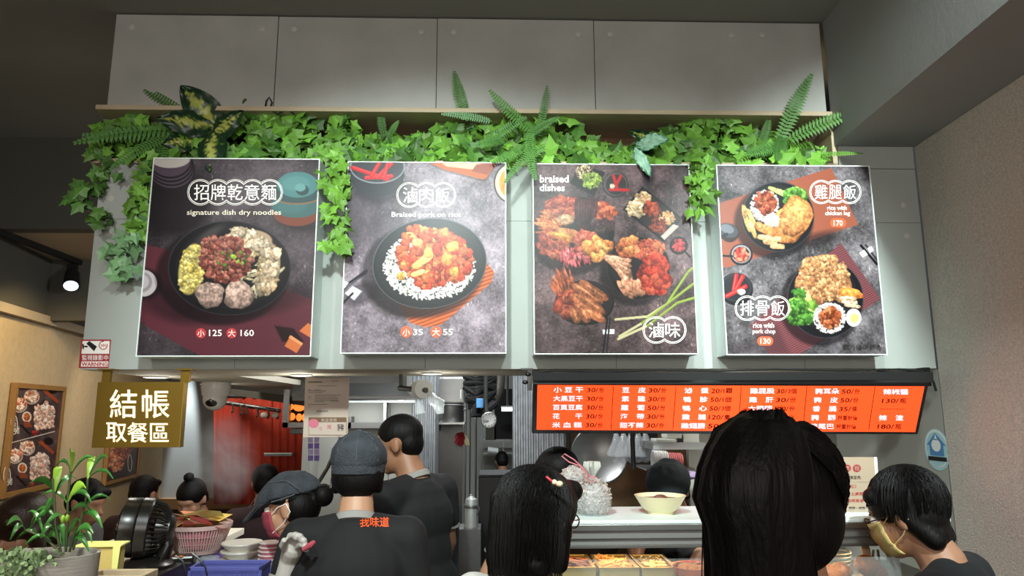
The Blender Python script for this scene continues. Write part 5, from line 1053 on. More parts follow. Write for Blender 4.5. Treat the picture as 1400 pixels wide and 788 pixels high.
for i, (px, py, lab) in enumerate(((1150, 781, 'rounded fried piece lowest in the display'), (1186, 774, 'glossy brown fried piece touching the wooden handle'), (1200, 783, 'small fried piece nearest the masked man'), (1130, 787, 'flat orange slice at the long-haired woman side'))):
    c = PY(px, py, 2.34); s_ = (14, 17, 12, 17)[i] * 2.34 / 960; c.z = max(c.z, zt2 + .008 + s_ * .6); tag(MB().ell(c, (s_, s_ * .8, s_ * .75), fn=lambda p, q: q * (1 + .22 * noise.noise(p * 2.4 + Vector((i * 3, 0, 0))))).build('fried_chicken', 'food_orange'), lab, 'food', 'fried pieces in the display')
tag(MB().tube([PY(1186, 770, 2.4), PY(1184, 752, 2.4), PY(1182, 744, 2.42)], [.012, .014, .011], 10).build('spatula', 'wood'), 'pale wooden handle standing up from the fried pieces', 'utensil')
t = thing('wire_basket', PY(1135, 775, 2.45), 'coiled wire rack behind the fried pieces', 'rack')
for i in range(6): c = PY(1135, 755 + i * 5, 2.5); MB().tube([c + Vector((.07 * math.cos(a_), .05 * math.sin(a_), 0)) for a_ in (rad(20 * q) for q in range(19))], .0018, 5).build('wire_ring', 'steel', t)
for a_ in (0, 2, 4): q = Vector((.07 * math.cos(a_), .05 * math.sin(a_), 0)); MB().cyl(PY(1135, 753, 2.5) + q, PY(1135, 782, 2.5) + q, .0018, n=5).build('wire_upright', 'steel', t)
t = thing('tongs', PY(1205, 770, 2.5), 'dark metal tongs hanging behind the fried pieces', 'tongs')
for dx in (0, 6): MB().tube([PY(1194 + dx, 752, 2.5), PY(1193 + dx * 1.5, 766, 2.5), PY(1196 + dx, 782, 2.5)], .004, 6).build('arm', 'black', t)
tag(MB().cyl(PY(1168, 788, 2.3), PY(1168, 770, 2.3), .014, .017, caps=False).build('drinking_glass', 'glass'), 'small clear glass beside the fried pieces', 'glass')

# bags of white shreds on the shelf
def food_bag(px, py, Y, w_, h_, lab, seed, knot=True):
    k = Y / 960; c = PY(px, py, Y); c.z = zs + h_ * k * .5; t = thing('food_bag', (c.x, c.y, zs), lab, 'bag', 'knotted clear bags on the shelf'); r_ = random.Random(seed)
    mb = MB()
    for _ in range(420):
        th, ph = r_.uniform(0, 6.28), math.acos(r_.uniform(-.95, .98)); q = Vector((math.sin(ph) * math.cos(th) * w_ * k * .44, math.sin(ph) * math.sin(th) * w_ * k * .40, math.cos(ph) * h_ * k * .44)); d1 = Vector((r_.gauss(0, 1), r_.gauss(0, 1), r_.gauss(0, 1))).normalized() * .011
        mb.tube([c + q - d1, c + q * 1.04 + Vector((0, 0, r_.uniform(-.004, .004))), c + q + d1], [.0022, .0035, .002], 5)
    mb.ell(c, (w_ * k * .41, w_ * k * .38, h_ * k * .41)); o = mb.build('shreds', 'beans', t, fix=False); o['kind'] = 'stuff'
    wob = lambda a_, h: 1 + .035 * math.sin(a_ * 9 + seed) + .02 * math.sin(a_ * 17)
    MB().lathe([(0, -.5 * h_ * k), (.34 * w_ * k, -.495 * h_ * k), (.48 * w_ * k, -.3 * h_ * k), (.5 * w_ * k, -.05 * h_ * k), (.4 * w_ * k, .25 * h_ * k), (.22 * w_ * k, .42 * h_ * k), (.09 * w_ * k, .5 * h_ * k)], c, 36, wob=wob).build('bag_film', 'clear_bag', t)
    kz = c + Vector((0, 0, .5 * h_ * k))
    if knot:
        MB().lathe([(.008, -.004), (.012, .0), (.008, .004)], kz, 16).build('tie', 'pink_string', t)
        MB().lathe([(.007, 0), (.018, .018), (.024, .035), (.022, .05)], kz, 28, wob=lambda a_, h: 1 + (.35 if h > .02 else .1) * math.sin(a_ * 5)).build('bag_neck', 'foam', t)
    return kz
kz = food_bag(811, 680, 2.42, 48, 49, 'knotted clear bag of white shreds, upright neck, in front', 3)
kz2 = food_bag(784, 672, 2.54, 46, 58, 'clear bag of white shreds behind, tied with a pink string loop', 5, knot=False)
tag(MB().tube([PY(x, y, 2.38) for x, y in ((806, 652), (797, 640), (785, 629), (772, 621), (768, 624), (778, 632), (792, 637), (806, 652), (816, 658), (806, 660), (798, 650))], .0022, 6).build('string_loop', 'pink_string'), 'pink string loop standing up from the knotted bags', 'string')
# white bowl of stewed meat on the shelf
c = PY(903, 697, 2.44); c.z = zs; k = 2.44 / 960; t = thing('serving_bowl', c, 'cream bowl with a small brushed motif on the serving shelf', 'bowl'); hh = 24 * k
MB().lathe([(0, 0), (17 * k, 0), (17 * k, 3 * k), (24 * k, 8 * k), (30 * k, 18 * k), (34 * k, hh), (33 * k, hh), (28.5 * k, 18 * k), (22 * k, 9 * k), (0, 5 * k)], c, 48).build('body', 'cream', t)
MB().ell(c + Vector((-4 * k, -20 * k, 22 * k)), (9 * k, 7 * k, 5 * k), fn=lambda p, q: q * (1 + .2 * noise.noise(p * 3))).build('stewed_meat', 'meat', t); MB().lathe([(0, 19 * k), (27 * k, 19.3 * k)], c, 32).build('broth', 'meat', t)
for a_ in ((0, 0, 3, 9), (0, 0, -4, 6), (0, 0, 6, 5), (0, 0, 2, -6)):
    q = lambda u, v: Vector((c.x + (-14 + u) * k, c.y - math.sqrt(max((27.2 - (14 - v) * .45) ** 2 - (-14 + u) ** 2, 0)) * k - .001, c.z + (13 + v) * k)); MB().tube([q(a_[0], a_[1]), q(a_[2] * .6, a_[3] * .5 + 1), q(a_[2], a_[3] * .6)], .0012, 5).build('brushed_motif', 'print_black', t)
# order sign standing on the shelf
OY = 2.45; t = thing('order_sign', (PY(1145, 700, OY).x, OY, zs), 'tan acrylic sign explaining how to order, standing on the shelf', 'sign'); pt = pt_on(OY - .0015, (1130, 600, 1260, 760, 640, 788)); pt2 = pt_on(OY - .0022, (1130, 600, 1260, 760, 640, 788))
MB().slab([PY(1090, 625, OY), PY(1195, 625.5, OY), PY(1200, 703, OY), PY(1090, 703, OY)], (0, .004, 0)).build('board', 'sign_tan', t, smooth=False); MB().slab([PY(1195, 625.5, OY), PY(1199, 625.5, OY), PY(1204, 703, OY), PY(1200, 703, OY)], (0, .006, 0)).build('clear_edge', 'white_side', t, smooth=False)
MB().bx(PY(1100, 700, OY).x, PY(1198, 700, OY).x, OY - .01, OY + .05, zs, zs + .012).build('foot', 'acrylic', t, smooth=False)
for i, ch in enumerate('點餐流程'): cx_ = 5 + i * 66.5; disc(cx_, 200, 27, 25, pt, 'rubber_red', t, 'title_dot'); text(ch, (cx_ - 17, 184, cx_ + 17, 216), pt2, 'sign_tan', t)
for i, (s_, x0, x1, y, m_) in enumerate((('時間請您先', 100, 232, 262, 'print_black'), ('帶位）', 105, 200, 322, 'print_red'), ('登上桌號', 130, 250, 372, 'print_red'), ('點完單後', 140, 250, 418, 'print_red'), ('結帳・謝謝', 150, 260, 470, 'print_black'))): text(s_, (x0, y - 12, x1, y + 12), pt, m_, t)
band([(60, 287), (300, 291)], 2, pt, 'paper', t, 'rule', closed=False)
# round sticker on the steel side wall
c = PX(1281, 615, XS - .001); r_ = .083
def sd_(u, v, o=.0): return Vector((XS - .0012 - o, c.y - u * r_, c.z + v * r_))   # u>0 is towards the camera
t = thing('round_sticker', c, 'oval blue and white shop sticker on the steel side wall', 'sticker')
def sdisc(cu, cv, ru, rv, m, name, o, n=28): mb = MB(); mb.add([sd_(cu + ru * math.cos(a_), cv + rv * math.sin(a_), o) for a_ in (2 * math.pi * q / n for q in range(n))], [tuple(range(n))]); mb.build(name, m, t, smooth=False, fix=False)
def spoly(p, m, name, o): mb = MB(); mb.add([sd_(*q, o) for q in p], [tuple(range(len(p)))]); mb.build(name, m, t, smooth=False, fix=False)
sdisc(0, 0, 1, 1, 'teal_pale', 'sheet', 0); sdisc(0, .05, .9, .9, 'white_side', 'ring', .0006); sdisc(0, .02, .82, .82, 'teal_pale', 'field', .001)
spoly([(-.75, .2), (0, .8), (.75, .2), (.55, .2), (.55, -.3), (-.55, -.3), (-.55, .2)], 'blue', 'house_shape', .0014)
sdisc(0, .2, .36, .3, 'white', 'emblem', .002); spoly([(-.12, .45), (.02, .75), (.14, .45)], 'white', 'emblem', .002); spoly([(-.72, -.34), (.72, -.34), (.72, -.54), (-.72, -.54)], 'print_black', 'name_bar', .002)
def tq(x, y): return sd_(x, y, .0028)
text('100% SAFE', (-.6, -.39, .6, -.49), tq, 'print_white', t) if False else None

# ================================================================ LEFT COUNTER AND ITS THINGS
LC = 1.10
t = thing('side_counter', (-1.6, 2.7, 0), 'pale-topped counter running back beside the diners', 'counter')
MB().bx(-1.75, -.95, 1.5, 2.1, LC - .03, LC).build('worktop', 'beige_trim', t, smooth=False, bevel=.003); MB().bx(-1.68, -1.2, 2.1, 3.6, LC - .03, LC).build('worktop', 'beige_trim', t, smooth=False, bevel=.003); MB().bx(-1.65, -1.24, 1.6, 3.55, .08, LC - .03).build('cabinet_body', 'purple', t, smooth=False); MB().bx(-1.68, -1.28, 1.65, 3.85, 0, .08).build('plinth', 'black_matte', t, smooth=False)
IC = .95
t = thing('inner_counter', (-.95, 2.9, 0), 'steel counter inside the stall holding plates and the blue basket', 'counter')
MB().bx(-1.18, -.83, 2.45, 3.9, IC - .03, IC).build('worktop', 'steel', t, smooth=False, bevel=.002); MB().bx(-1.16, -.85, 2.5, 3.85, 0, IC - .03).build('cabinet_body', 'steel_dark', t, smooth=False)
# glossy planter with upright bamboo-like plant and small-leaved ivy
c = PY(58, 757, 1.75); zp = c.z; t = thing('oval_planter', (c.x, c.y, LC), 'oval grey ridged planter at the counter end', 'planter')
hp = zp - LC; k = 1.75 / 960; a_ = 70 * k
MB().lathe([(0, 0), (a_ * .8, 0), (a_ * .97, hp * .5), (a_, hp), (a_ * .94, hp), (a_ * .93, hp * .8), (0, hp * .8)], (c.x, c.y, LC), 48, sc=(.62, 1)).build('pot', 'pot', t)
MB().lathe([(0, hp * .9), (a_ * .92, hp * .9)], (c.x, c.y, LC), 32, sc=(.62, 1)).build('soil', 'soil', t)
for _ in range(9): q = Vector((c.x + R.uniform(-.0, .09), c.y - R.uniform(.0, .05), zp - .012)); MB().ell(q, (R.uniform(.006, .012), .007, .006), n=8, m=6).build('pebble', 'foam', t)
def blade(mb, a_, b_, w_, droop, n=7):
    d_ = b_ - a_; s_ = d_.cross(Vector((0, -1, .3))).normalized(); vs = []
    for i in range(n):
        u = i / (n - 1); ww = w_ * math.sin(math.pi * (u * .92 + .04)) ** .8; p = a_ + d_ * u + Vector((0, 0, droop * 4 * u * (1 - u)))
        vs += [p - s_ * ww, p + Vector((0, -.003, -.12 * ww)), p + s_ * ww]
    mb.add(vs, [f for i in range(n - 1) for f in ((3 * i, 3 * i + 1, 3 * i + 4, 3 * i + 3), (3 * i + 1, 3 * i + 2, 3 * i + 5, 3 * i + 4))])
mm('leaf_gloss', '#3f7a34', .28, rnd=.35, spec=.6); mm('leaf_young', '#86b23a', .35, rnd=.2)
t = thing('leafy_plant', (c.x + .05, c.y, zp - .01), 'tall thin-stemmed plant with glossy arching leaves in the grey planter', 'plant'); PYp = c.y
for q in (((83, 755), (76, 720), (74, 680), (72, 655)), ((90, 755), (92, 715), (93, 680), (97, 640)), ((100, 752), (110, 715), (118, 680), (120, 655)), ((82, 755), (60, 735), (35, 725)), ((95, 755), (100, 735), (104, 722))): MB().tube([PY(x, y, PYp) for x, y in q], .0028, 6).build('stem', 'stem', t)
LV = [((97, 645), (98, 618), 7), ((97, 645), (75, 640), 3), ((97, 650), (130, 628), 3), ((120, 655), (127, 628), 6), ((120, 655), (148, 626), 4), ((120, 656), (155, 655), 3), ((75, 672), (80, 640), 7), ((75, 676), (105, 655), 5), ((75, 674), (40, 663), 5), ((93, 686), (118, 668), 7), ((76, 690), (60, 706), 6), ((93, 690), (55, 680), 3), ((96, 682), (125, 688), 4), ((93, 706), (125, 700), 4), ((76, 704), (42, 722), 4), ((76, 712), (45, 704), 4), ((93, 712), (60, 722), 4), ((110, 706), (140, 722), 5), ((112, 698), (152, 684), 3), ((60, 735), (38, 700), 3), ((35, 725), (10, 718), 5), ((35, 725), (14, 738), 5), ((55, 735), (20, 742), 3), ((80, 740), (62, 742), 7), ((100, 735), (128, 730), 5), ((95, 740), (122, 755), 5), ((90, 742), (110, 712), 4), ((84, 745), (66, 725), 4), ((104, 725), (126, 742), 4), ((76, 725), (56, 736), 5), ((88, 748), (80, 720), 4), ((98, 748), (118, 735), 4), ((40, 728), (50, 712), 3), ((70, 740), (30, 752), 3)]
for i, (a_, b_, w_) in enumerate(LV):
    mb = MB(); blade(mb, PY(*a_, PYp + .01 * (i % 3)), PY(*b_, PYp - .05 + .03 * (i % 4)), w_ * k * .8, .022); mb.build('leaf', 'leaf_young' if i in (0, 3, 6, 9) else 'leaf_gloss', t, fix=False)
for px, py in ((86, 710), (92, 709)): MB().ell(PY(px, py, PYp - .02), (.005, .005, .009)).build('bud', 'leaf_young', t)
mm('leaf_small', '#8aa878', .5, rnd=.4)
sm = D.meshes.new('leaf'); sm.from_pydata([(0, 0, 0), (.5, .3, -.1), (.35, .8, -.1), (0, 1, -.2), (-.35, .8, -.1), (-.5, .3, -.1)], [], [(0, 1, 2, 3), (0, 3, 4, 5)]); sm.materials.append(M['leaf_small'])
t = thing('small_ivy', PY(30, 765, PYp - .05), 'small-leaved variegated ivy spilling over the grey planter rim', 'plant')
for q in (((20, 755), (15, 770), (8, 785)), ((40, 755), (38, 768), (32, 782)), ((60, 756), (70, 764), (78, 774)), ((5, 750), (-2, 762), (-4, 780))): MB().tube([PY(x, y, PYp - .09) for x, y in q], .0015, 5).build('stem', 'stem', t)
for _ in range(280):
    x = R.gauss(28, 24); y = R.uniform(750, 788) if x < 45 else R.uniform(752, 772)
    if x < -12 or x > 84: continue
    leafobj(t, PY(x, y, PYp - .08 - R.random() * .05), size_at(R.uniform(4.5, 7), PYp), 'leaf', me=sm)
# yellow tissue stack, wooden tray
c = PY(132, 779, 2.2); t = thing('paper_stack', (c.x, c.y, LC), 'box of pale yellow paper sheets glowing beside the planter', 'box'); k = 2.2 / 960; ht = PY(132, 748, 2.2).z - LC
MB().bx(c.x - .06, c.x + .062, c.y, c.y + .04, LC, LC + .045).build('base_box', 'rubber_red', t, smooth=False); MB().bx(c.x - .058, c.x + .06, c.y + .003, c.y + .037, LC + .045, LC + ht).build('paper_block', 'yellow_box', t, smooth=False, bevel=.003)
MB().slab([Vector((c.x - .07, c.y - .004, LC + ht)), Vector((c.x + .066, c.y - .004, LC + ht)), Vector((c.x + .066, c.y + .05, LC + ht + .004)), Vector((c.x - .06, c.y + .05, LC + ht + .004))], (0, 0, .004)).build('top_sheet', 'yellow_paper', t, smooth=False); MB().slab([Vector((c.x + .045, c.y - .005, LC + ht)), Vector((c.x + .066, c.y - .005, LC + ht)), Vector((c.x + .06, c.y - .008, LC + .02)), Vector((c.x + .05, c.y - .008, LC + .03))], (0, -.002, 0)).build('hanging_sheet', 'yellow_paper', t, smooth=False)
t = thing('wooden_tray', PY(165, 790, 1.95), 'light wooden box edge in front of the desk fan', 'tray'); z_ = max(PY(165, 786, 1.95).z, LC + .02); xa_, xb_ = PY(118, 780, 1.95).x, PY(200, 780, 1.95).x
MB().bx(xa_, xb_, 1.93, 2.02, LC, LC + .01).build('base', 'wood', t, smooth=False)
for q in ((xa_, xb_, 1.93, 1.945), (xa_, xb_, 2.01, 2.02), (xa_, xa_ + .012, 1.945, 2.01), (xb_ - .012, xb_, 1.945, 2.01)): MB().bx(*q, LC, z_).build('side', 'wood', t, smooth=False, bevel=.002)
# desk fan seen from the side
FYy = 2.72; k = FYy / 960 * .9; c = PY(198, 722, FYy); ax = Vector((-1, -.28, .10)).normalized(); t = thing('desk_fan', (c.x + .02, FYy, LC), 'black air circulator fan on the counter, turned to the diners', 'fan')
MB().lathe([(38 * k, 28 * k), (40.5 * k, 27 * k), (41 * k, 10 * k), (40 * k, 8 * k), (36 * k, 8 * k)], c, 40, ax).build('front_shroud', 'black_plastic', t)
MB().lathe([(39 * k, 8 * k), (42 * k, 6 * k), (42.5 * k, -8 * k), (40 * k, -10 * k), (36 * k, -9 * k)], c, 40, ax).build('rear_shroud', 'black_plastic', t)
x_, y_, _ = frame(ax)
for i in range(34):
    a_ = i * 2 * math.pi / 34; r_ = x_ * math.cos(a_) + y_ * math.sin(a_)
    MB().tube([c + r_ * 38 * k - ax * 9 * k, c + r_ * 34 * k - ax * 22 * k, c + r_ * 22 * k - ax * 32 * k], .0035, 5).build('guard_rib', 'black_plastic', t)
for i in range(20):
    a_ = i * 2 * math.pi / 20; r_ = x_ * math.cos(a_) + y_ * math.sin(a_); MB().tube([c + r_ * 38 * k + ax * 27 * k, c + r_ * 22 * k + ax * 33 * k, c + r_ * 6 * k + ax * 35 * k], .0022, 5).build('guard_wire', 'black_plastic', t)
MB().lathe([(0, -40 * k), (16 * k, -39 * k), (22 * k, -34 * k), (22 * k, -16 * k), (10 * k, -10 * k), (0, -10 * k)], c, 28, ax).build('motor', 'black_plastic', t)
for i in range(5):
    a_ = i * 2 * math.pi / 5; r1 = x_ * math.cos(a_) + y_ * math.sin(a_); r2 = x_ * math.cos(a_ + .7) + y_ * math.sin(a_ + .7); MB().slab([c + r1 * 6 * k + ax * 12 * k, c + r1 * 34 * k + ax * 16 * k, c + r2 * 34 * k + ax * 4 * k, c + r2 * 6 * k + ax * 6 * k], ax * .003).build('blade', 'black_matte', t)
b0 = Vector((PY(203, 768, FYy).x, FYy, LC))
MB().lathe([(0, 0), (36 * k, 0), (36 * k, 5 * k), (30 * k, 11 * k), (12 * k, 15 * k), (0, 15 * k)], b0, 36).build('base', 'black_plastic', t); MB().tube([b0 + Vector((18 * k, 0, 10 * k)), b0 + Vector((26 * k, 0, 30 * k)), c - ax * 26 * k], [.026, .022, .02], 12).build('yoke', 'black_plastic', t)
MB().tube([b0 + Vector((-20 * k, -.02, 10 * k)), b0 + Vector((20 * k, -.035, 12 * k))], .012, 10).build('control_panel', 'black', t)
MB().tube([PY(x, y, FYy + .05) for x, y in ((222, 690), (228, 690), (233, 706), (232, 718))], .004, 6).build('carry_handle', 'black_plastic', t)
# colander of order slips
c = PY(270, 757, 3.0); c.z = LC; k = 3.0 / 960; t = thing('colander', c, 'pale pink plastic colander heaped with order slips', 'basket'); H_ = 36 * k
prof = [(26 * k, 0), (28 * k, 4 * k), (34 * k, 20 * k), (39 * k, 32 * k)]
MB().lathe([(0, .003), (25 * k, .002), (26 * k, 0), (28 * k, 5 * k), (27 * k, 5 * k), (25 * k, 2 * k)], c, 40).build('base', 'basket_white', t)
MB().lathe([(38.5 * k, 31 * k), (40 * k, 31 * k), (40.5 * k, 36 * k), (39 * k, 36 * k), (38 * k, 33 * k)], c, 48).build('rim', 'basket_white', t)
mb = MB()
for i in range(64):
    a_ = i * 2 * math.pi / 64; mb.tube([c + Vector((r_ * math.cos(a_), r_ * math.sin(a_), h_)) for r_, h_ in ((27.5 * k, 4 * k), (34 * k, 19 * k), (38.5 * k, 32 * k))], .0028, 4)
for h_, r_ in ((13, 31), (22, 35.2)): mb.lathe([(r_ * k, h_ * k - .001), (r_ * k + .003, h_ * k), (r_ * k, h_ * k + .001)], c, 48)
mb.build('slotted_wall', 'basket_white', t, smooth=False); MB().lathe([(0, 8 * k), (28 * k, 8 * k), (36 * k, 31 * k)], c, 36).build('paper_lining', 'plate_pink', t)
mm('slip_yellow', '#d9b85a', .6); mm('slip_green', '#b9bf7a', .6); mm('slip_pink', '#d88a90', .6); mm('slip_orange', '#d98860', .6)
for i in range(20):
    a_ = R.uniform(0, 6.28); rr = R.uniform(0, 26) * k; p = c + Vector((rr * math.cos(a_) + .01, rr * math.sin(a_), 35 * k + .012 + R.uniform(0, .018) - .25 * rr)); w_, h_ = R.uniform(.03, .045), R.uniform(.05, .085); R3 = Matrix.Rotation(R.uniform(-.9, .9), 3, 'Z') @ Matrix.Rotation(R.gauss(0, .25), 3, 'Y') @ Matrix.Rotation(R.gauss(-.15, .3), 3, 'X')
    lab = ('slip_yellow', 'slip_yellow', 'slip_green', 'slip_pink', 'slip_orange')[i % 5]; vs = [p + R3 @ Vector(q) for q in ((-h_, -w_, 0), (0, -w_, .012), (h_, -w_, -.004), (h_, w_, 0), (0, w_, .01), (-h_, w_, -.006))]
    o = MB().add(vs, [(0, 1, 4, 5), (1, 2, 3, 4)]).build('order_slip', lab, None, fix=False)
    tag(o, {'slip_yellow': 'yellow paper order slip heaped in the colander', 'slip_green': 'pale green paper order slip in the colander', 'slip_pink': 'pink paper order slip in the colander', 'slip_orange': 'orange paper order slip in the colander'}[lab], 'paper', 'order slips in the colander: ' + lab[5:])
# black receiver with cord
c = PY(250, 757, 2.78); t = thing('card_reader', (c.x, c.y, LC), 'black handset with glowing orange contacts and a drooping cord', 'device')
MB().box((c.x, c.y, LC + .016), (.085, .06, .03), Matrix.Rotation(.3, 3, 'Z')).build('body', 'black_plastic', t, smooth=False, bevel=.008)
for dx in (-.012, .006): MB().ell((c.x + dx, c.y - .028, LC + .03), (.008, .006, .004)).build('contact', 'food_orange', t)
MB().tube([PY(x, y, 2.6) for x, y in ((262, 756), (272, 764), (281, 776), (284, 792))], .003, 6).build('cord', 'black', t); MB().tube([PY(x, y, 2.5) for x, y in ((240, 760), (250, 768), (253, 780), (254, 792))], .003, 6).build('cord', 'black', t)
# plates, bowls, blue basket
ORD = 'second third fourth fifth sixth seventh eighth ninth tenth eleventh twelfth thirteenth fourteenth fifteenth'.split()
def stack(px, ytop, Y, r_, n, m, kind, lab, grp, dz, z0=IC, cat='plate'):
    k = Y / 960; c = PY(px, ytop, Y); z = c.z - dz
    n = max(1, int((c.z - z0) / dz)); pr = None
    for i in range(n):
        q = Vector((c.x + R.uniform(-.002, .002), Y, z0 + (c.z - z0) * i / n)); h_ = (c.z - z0) / n
        t = thing(kind, q, lab.replace('in the stack', ('topmost' if i == n - 1 else 'lowest' if i == 0 else ORD[n - 2 - i] + ' from the top') + ' of the stack'), cat, grp)
        if pr is None:
            o = MB().lathe([(0, 0), (r_ * k * .45, 0), (r_ * k * .6, h_ * .4), (r_ * k * .97, h_ * 1.25), (r_ * k, h_ * 1.5), (r_ * k * .96, h_ * 1.5), (r_ * k * .55, h_ * .6), (0, h_ * .5)], q, 32).build('body', m, t)
            o2 = MB().lathe([(r_ * k * .985, h_ * 1.3), (r_ * k * 1.006, h_ * 1.42), (r_ * k * .985, h_ * 1.54)], q, 32).build('rim', 'white_gloss' if m != 'plate' else 'plate', t); pr = (o, o2)
        else:
            for o in pr: d_ = o.copy(); COL.objects.link(d_); d_.parent = t
stack(330, 747, 2.95, 25.5, 5, 'plate', 'plate', 'cream plate in the stack beside the blue basket', 'cream plates in a stack', .03)
stack(371, 744, 2.85, 15.5, 10, 'plate_pink', 'bowl', 'pink-edged bowl in the stack between the plates and the flat cap', 'pink bowls in a stack', .0145, cat='bowl')
c0, c1 = PY(258, 776, 2.6), PY(357, 772, 2.6); zbk = c0.z; t = thing('blue_basket', ((c0.x + c1.x) / 2, 2.72, IC), 'blue latticed plastic basket at the bottom edge by the plates', 'basket')
x0_, x1_, y0_, y1_ = c0.x, c1.x, 2.6, 2.72
for q in ((x0_, x1_, y0_, y0_ + .008), (x0_, x1_, y1_ - .008, y1_), (x0_, x0_ + .008, y0_, y1_), (x1_ - .008, x1_, y0_, y1_)): MB().bx(*q, zbk - .014, zbk).build('rim', 'basket_blue', t, smooth=False, bevel=.002)
mb = MB()
for i in range(34): x = x0_ + (x1_ - x0_) * i / 33; mb.bx(x - .0022, x + .0022, y0_ + .002, y0_ + .006, IC, zbk - .012)
for j in range(8): z_ = IC + (zbk - IC) * j / 8; mb.bx(x0_, x1_, y0_ + .002, y0_ + .006, z_, z_ + .003)
mb.bx(x0_ + .002, x0_ + .006, y0_, y1_, IC, zbk - .012).bx(x1_ - .006, x1_ - .002, y0_, y1_, IC, zbk - .012).bx(x0_, x1_, y1_ - .006, y1_ - .002, IC, zbk - .012).bx(x0_, x1_, y0_, y1_, IC, IC + .004); mb.build('lattice', 'basket_blue', t, smooth=False)
tag(MB().ell(PY(285, 768, 2.95), (.05, .04, .022), fn=lambda p, q: q * (1 + .3 * noise.noise(p * 3))).build('plastic_bag', 'clear_bag'), 'crumpled clear plastic bag behind the blue basket', 'bag')
# ================================================================ PEOPLE
def person(label, hp, Y, yaw, S=1., lean=.12, hpitch=.1, hyaw=0., hroll=0., hair='short', hm='hair', skin='skin', shirt='shirt', vox=.009, arms=None, pants='black_matte', group=None, sleeve=.55, collar=None, shw=1., face=True, side=0.):
    Rz = Matrix.Rotation(rad(yaw), 3, 'Z'); T = Rz @ Matrix.Rotation(side, 3, 'Y') @ Matrix.Rotation(-lean, 3, 'X')
    Hr = Rz @ Matrix.Rotation(rad(hyaw), 3, 'Z') @ Matrix.Rotation(-hpitch, 3, 'X') @ Matrix.Rotation(hroll, 3, 'Y')
    HC = PY(*hp, Y); neckj = HC - Hr @ Vector((0, .015, .10)) * S                 # top of the neck
    pel = neckj - T @ Vector((0, .02, .535)) * S
    def tp(x, y, z): return pel + T @ Vector((x, y, z)) * S
    def hd(x, y, z): return HC + Hr @ Vector((x, y, z)) * S
    root = thing('person', (pel.x, pel.y, 0), label, 'person', group)
    v = vox * S
    b = MB()
    def E(c, r, rot=None): b.ell(c, tuple(q * S for q in r), rot, n=18, m=12)
    # head
    E(hd(0, -.010, .028), (.074, .092, .086), Hr); E(hd(0, .030, -.035), (.057, .060, .074), Hr); E(hd(0, .060, -.088), (.026, .022, .020), Hr); E(hd(0, .066, .034), (.052, .024, .020), Hr)
    for s_ in (-1, 1):
        E(hd(s_ * .036, .058, -.022), (.024, .024, .026), Hr); E(hd(s_ * .076, -.008, -.008), (.010, .020, .031), Hr @ Matrix.Rotation(.25 * s_, 3, 'Z')); E(hd(s_ * .079, -.016, .004), (.009, .014, .018), Hr)
    b.cap(hd(0, .084, .020), hd(0, .106, -.020), .008 * S, .013 * S, 10); E(hd(0, .088, -.052), (.022, .011, .006), Hr); E(hd(0, .086, -.062), (.019, .011, .007), Hr)
    b.cap(hd(0, -.018, -.05), tp(0, -.005, .49), .052 * S, .062 * S)
    # trunk
    for c_, r_ in (((0, 0, .06), (.150, .105, .12)), ((0, .005, .20), (.135, .10, .13)), ((0, .005, .34), (.155 * shw, .11, .13)), ((0, -.005, .44), (.13 * shw, .075, .07))): E(tp(*c_), r_, T)
    sh = {s_: tp(s_ * .165 * shw, -.005, .435) for s_ in (-1, 1)}
    b.cap(sh[-1], sh[1], .055 * S, .055 * S)
    # legs: hips to knees to feet, knees bending when the hips are low
    hz = pel.z; L_ = .45 * S; off = math.sqrt(max(L_ * L_ - (hz / 2) ** 2, 0)) if hz < 2 * L_ else 0
    fw = Rz @ Vector((0, 1, 0)); legs = MB()
    for s_ in (-1, 1):
        h_ = tp(s_ * .085, 0, .0); kn = Vector((h_.x, h_.y, hz / 2 + .03)) + fw * off; an = Vector((h_.x, h_.y, .07)) + fw * (off * .3)
        b.cap(h_, kn, .070 * S, .048 * S); b.cap(kn, an, .048 * S, .035 * S); legs.cap(h_, kn, .088 * S, .066 * S); legs.cap(kn, an, .066 * S, .052 * S)
        MB().ell(an + fw * .06 - Vector((0, 0, .035)), (.045 * S, .125 * S, .036), Rz).build('shoe', 'black_plastic', root)
    legs.ell(tp(0, 0, .03), (.165 * S, .12 * S, .12 * S), T)
    # arms
    slv = []
    for s_ in (-1, 1):
        spec = (arms or {}).get(s_)
        if spec: el, wr = spec[:2]
        else: el = sh[s_] + Rz @ Vector((s_ * .05, -.02, -.27)) * S; wr = el + Rz @ Vector((-s_ * .05, .2, -.06)) * S
        b.cap(sh[s_], el, .046 * S, .037 * S); b.cap(el, wr, .038 * S, .026 * S); slv.append((sh[s_], el))
        if not (spec and len(spec) > 2):
            d_ = (wr - el).normalized(); x_, y_, _ = frame(d_); pc = wr + d_ * .05 * S
            b.ell(pc, (.040 * S, .020 * S, .05 * S), Matrix((x_, y_, d_)).transposed(), n=12, m=8)
            for i in range(4): q = wr + d_ * .08 * S + x_ * (-.03 + .02 * i) * S; b.tube([q, q + d_ * .035 * S + y_ * .006, q + d_ * (.06 - .006 * abs(i - 1.5)) * S + y_ * .018], [.0095 * S, .0085 * S, .007 * S], 8)
            b.tube([wr + d_ * .03 * S + x_ * .035 * S, wr + d_ * .06 * S + x_ * .055 * S, wr + d_ * .085 * S + x_ * .058 * S], [.011 * S, .0095 * S, .008 * S], 8)
    body = remesh(b.build('body', skin, root, fix=False), v, 4)
    remesh(legs.build('trousers', pants, root, fix=False), .014, 3)
    # shirt
    c_ = MB()
    def C(p, r): c_.ell(tp(*p), tuple(q * S for q in r), T, n=18, m=12)
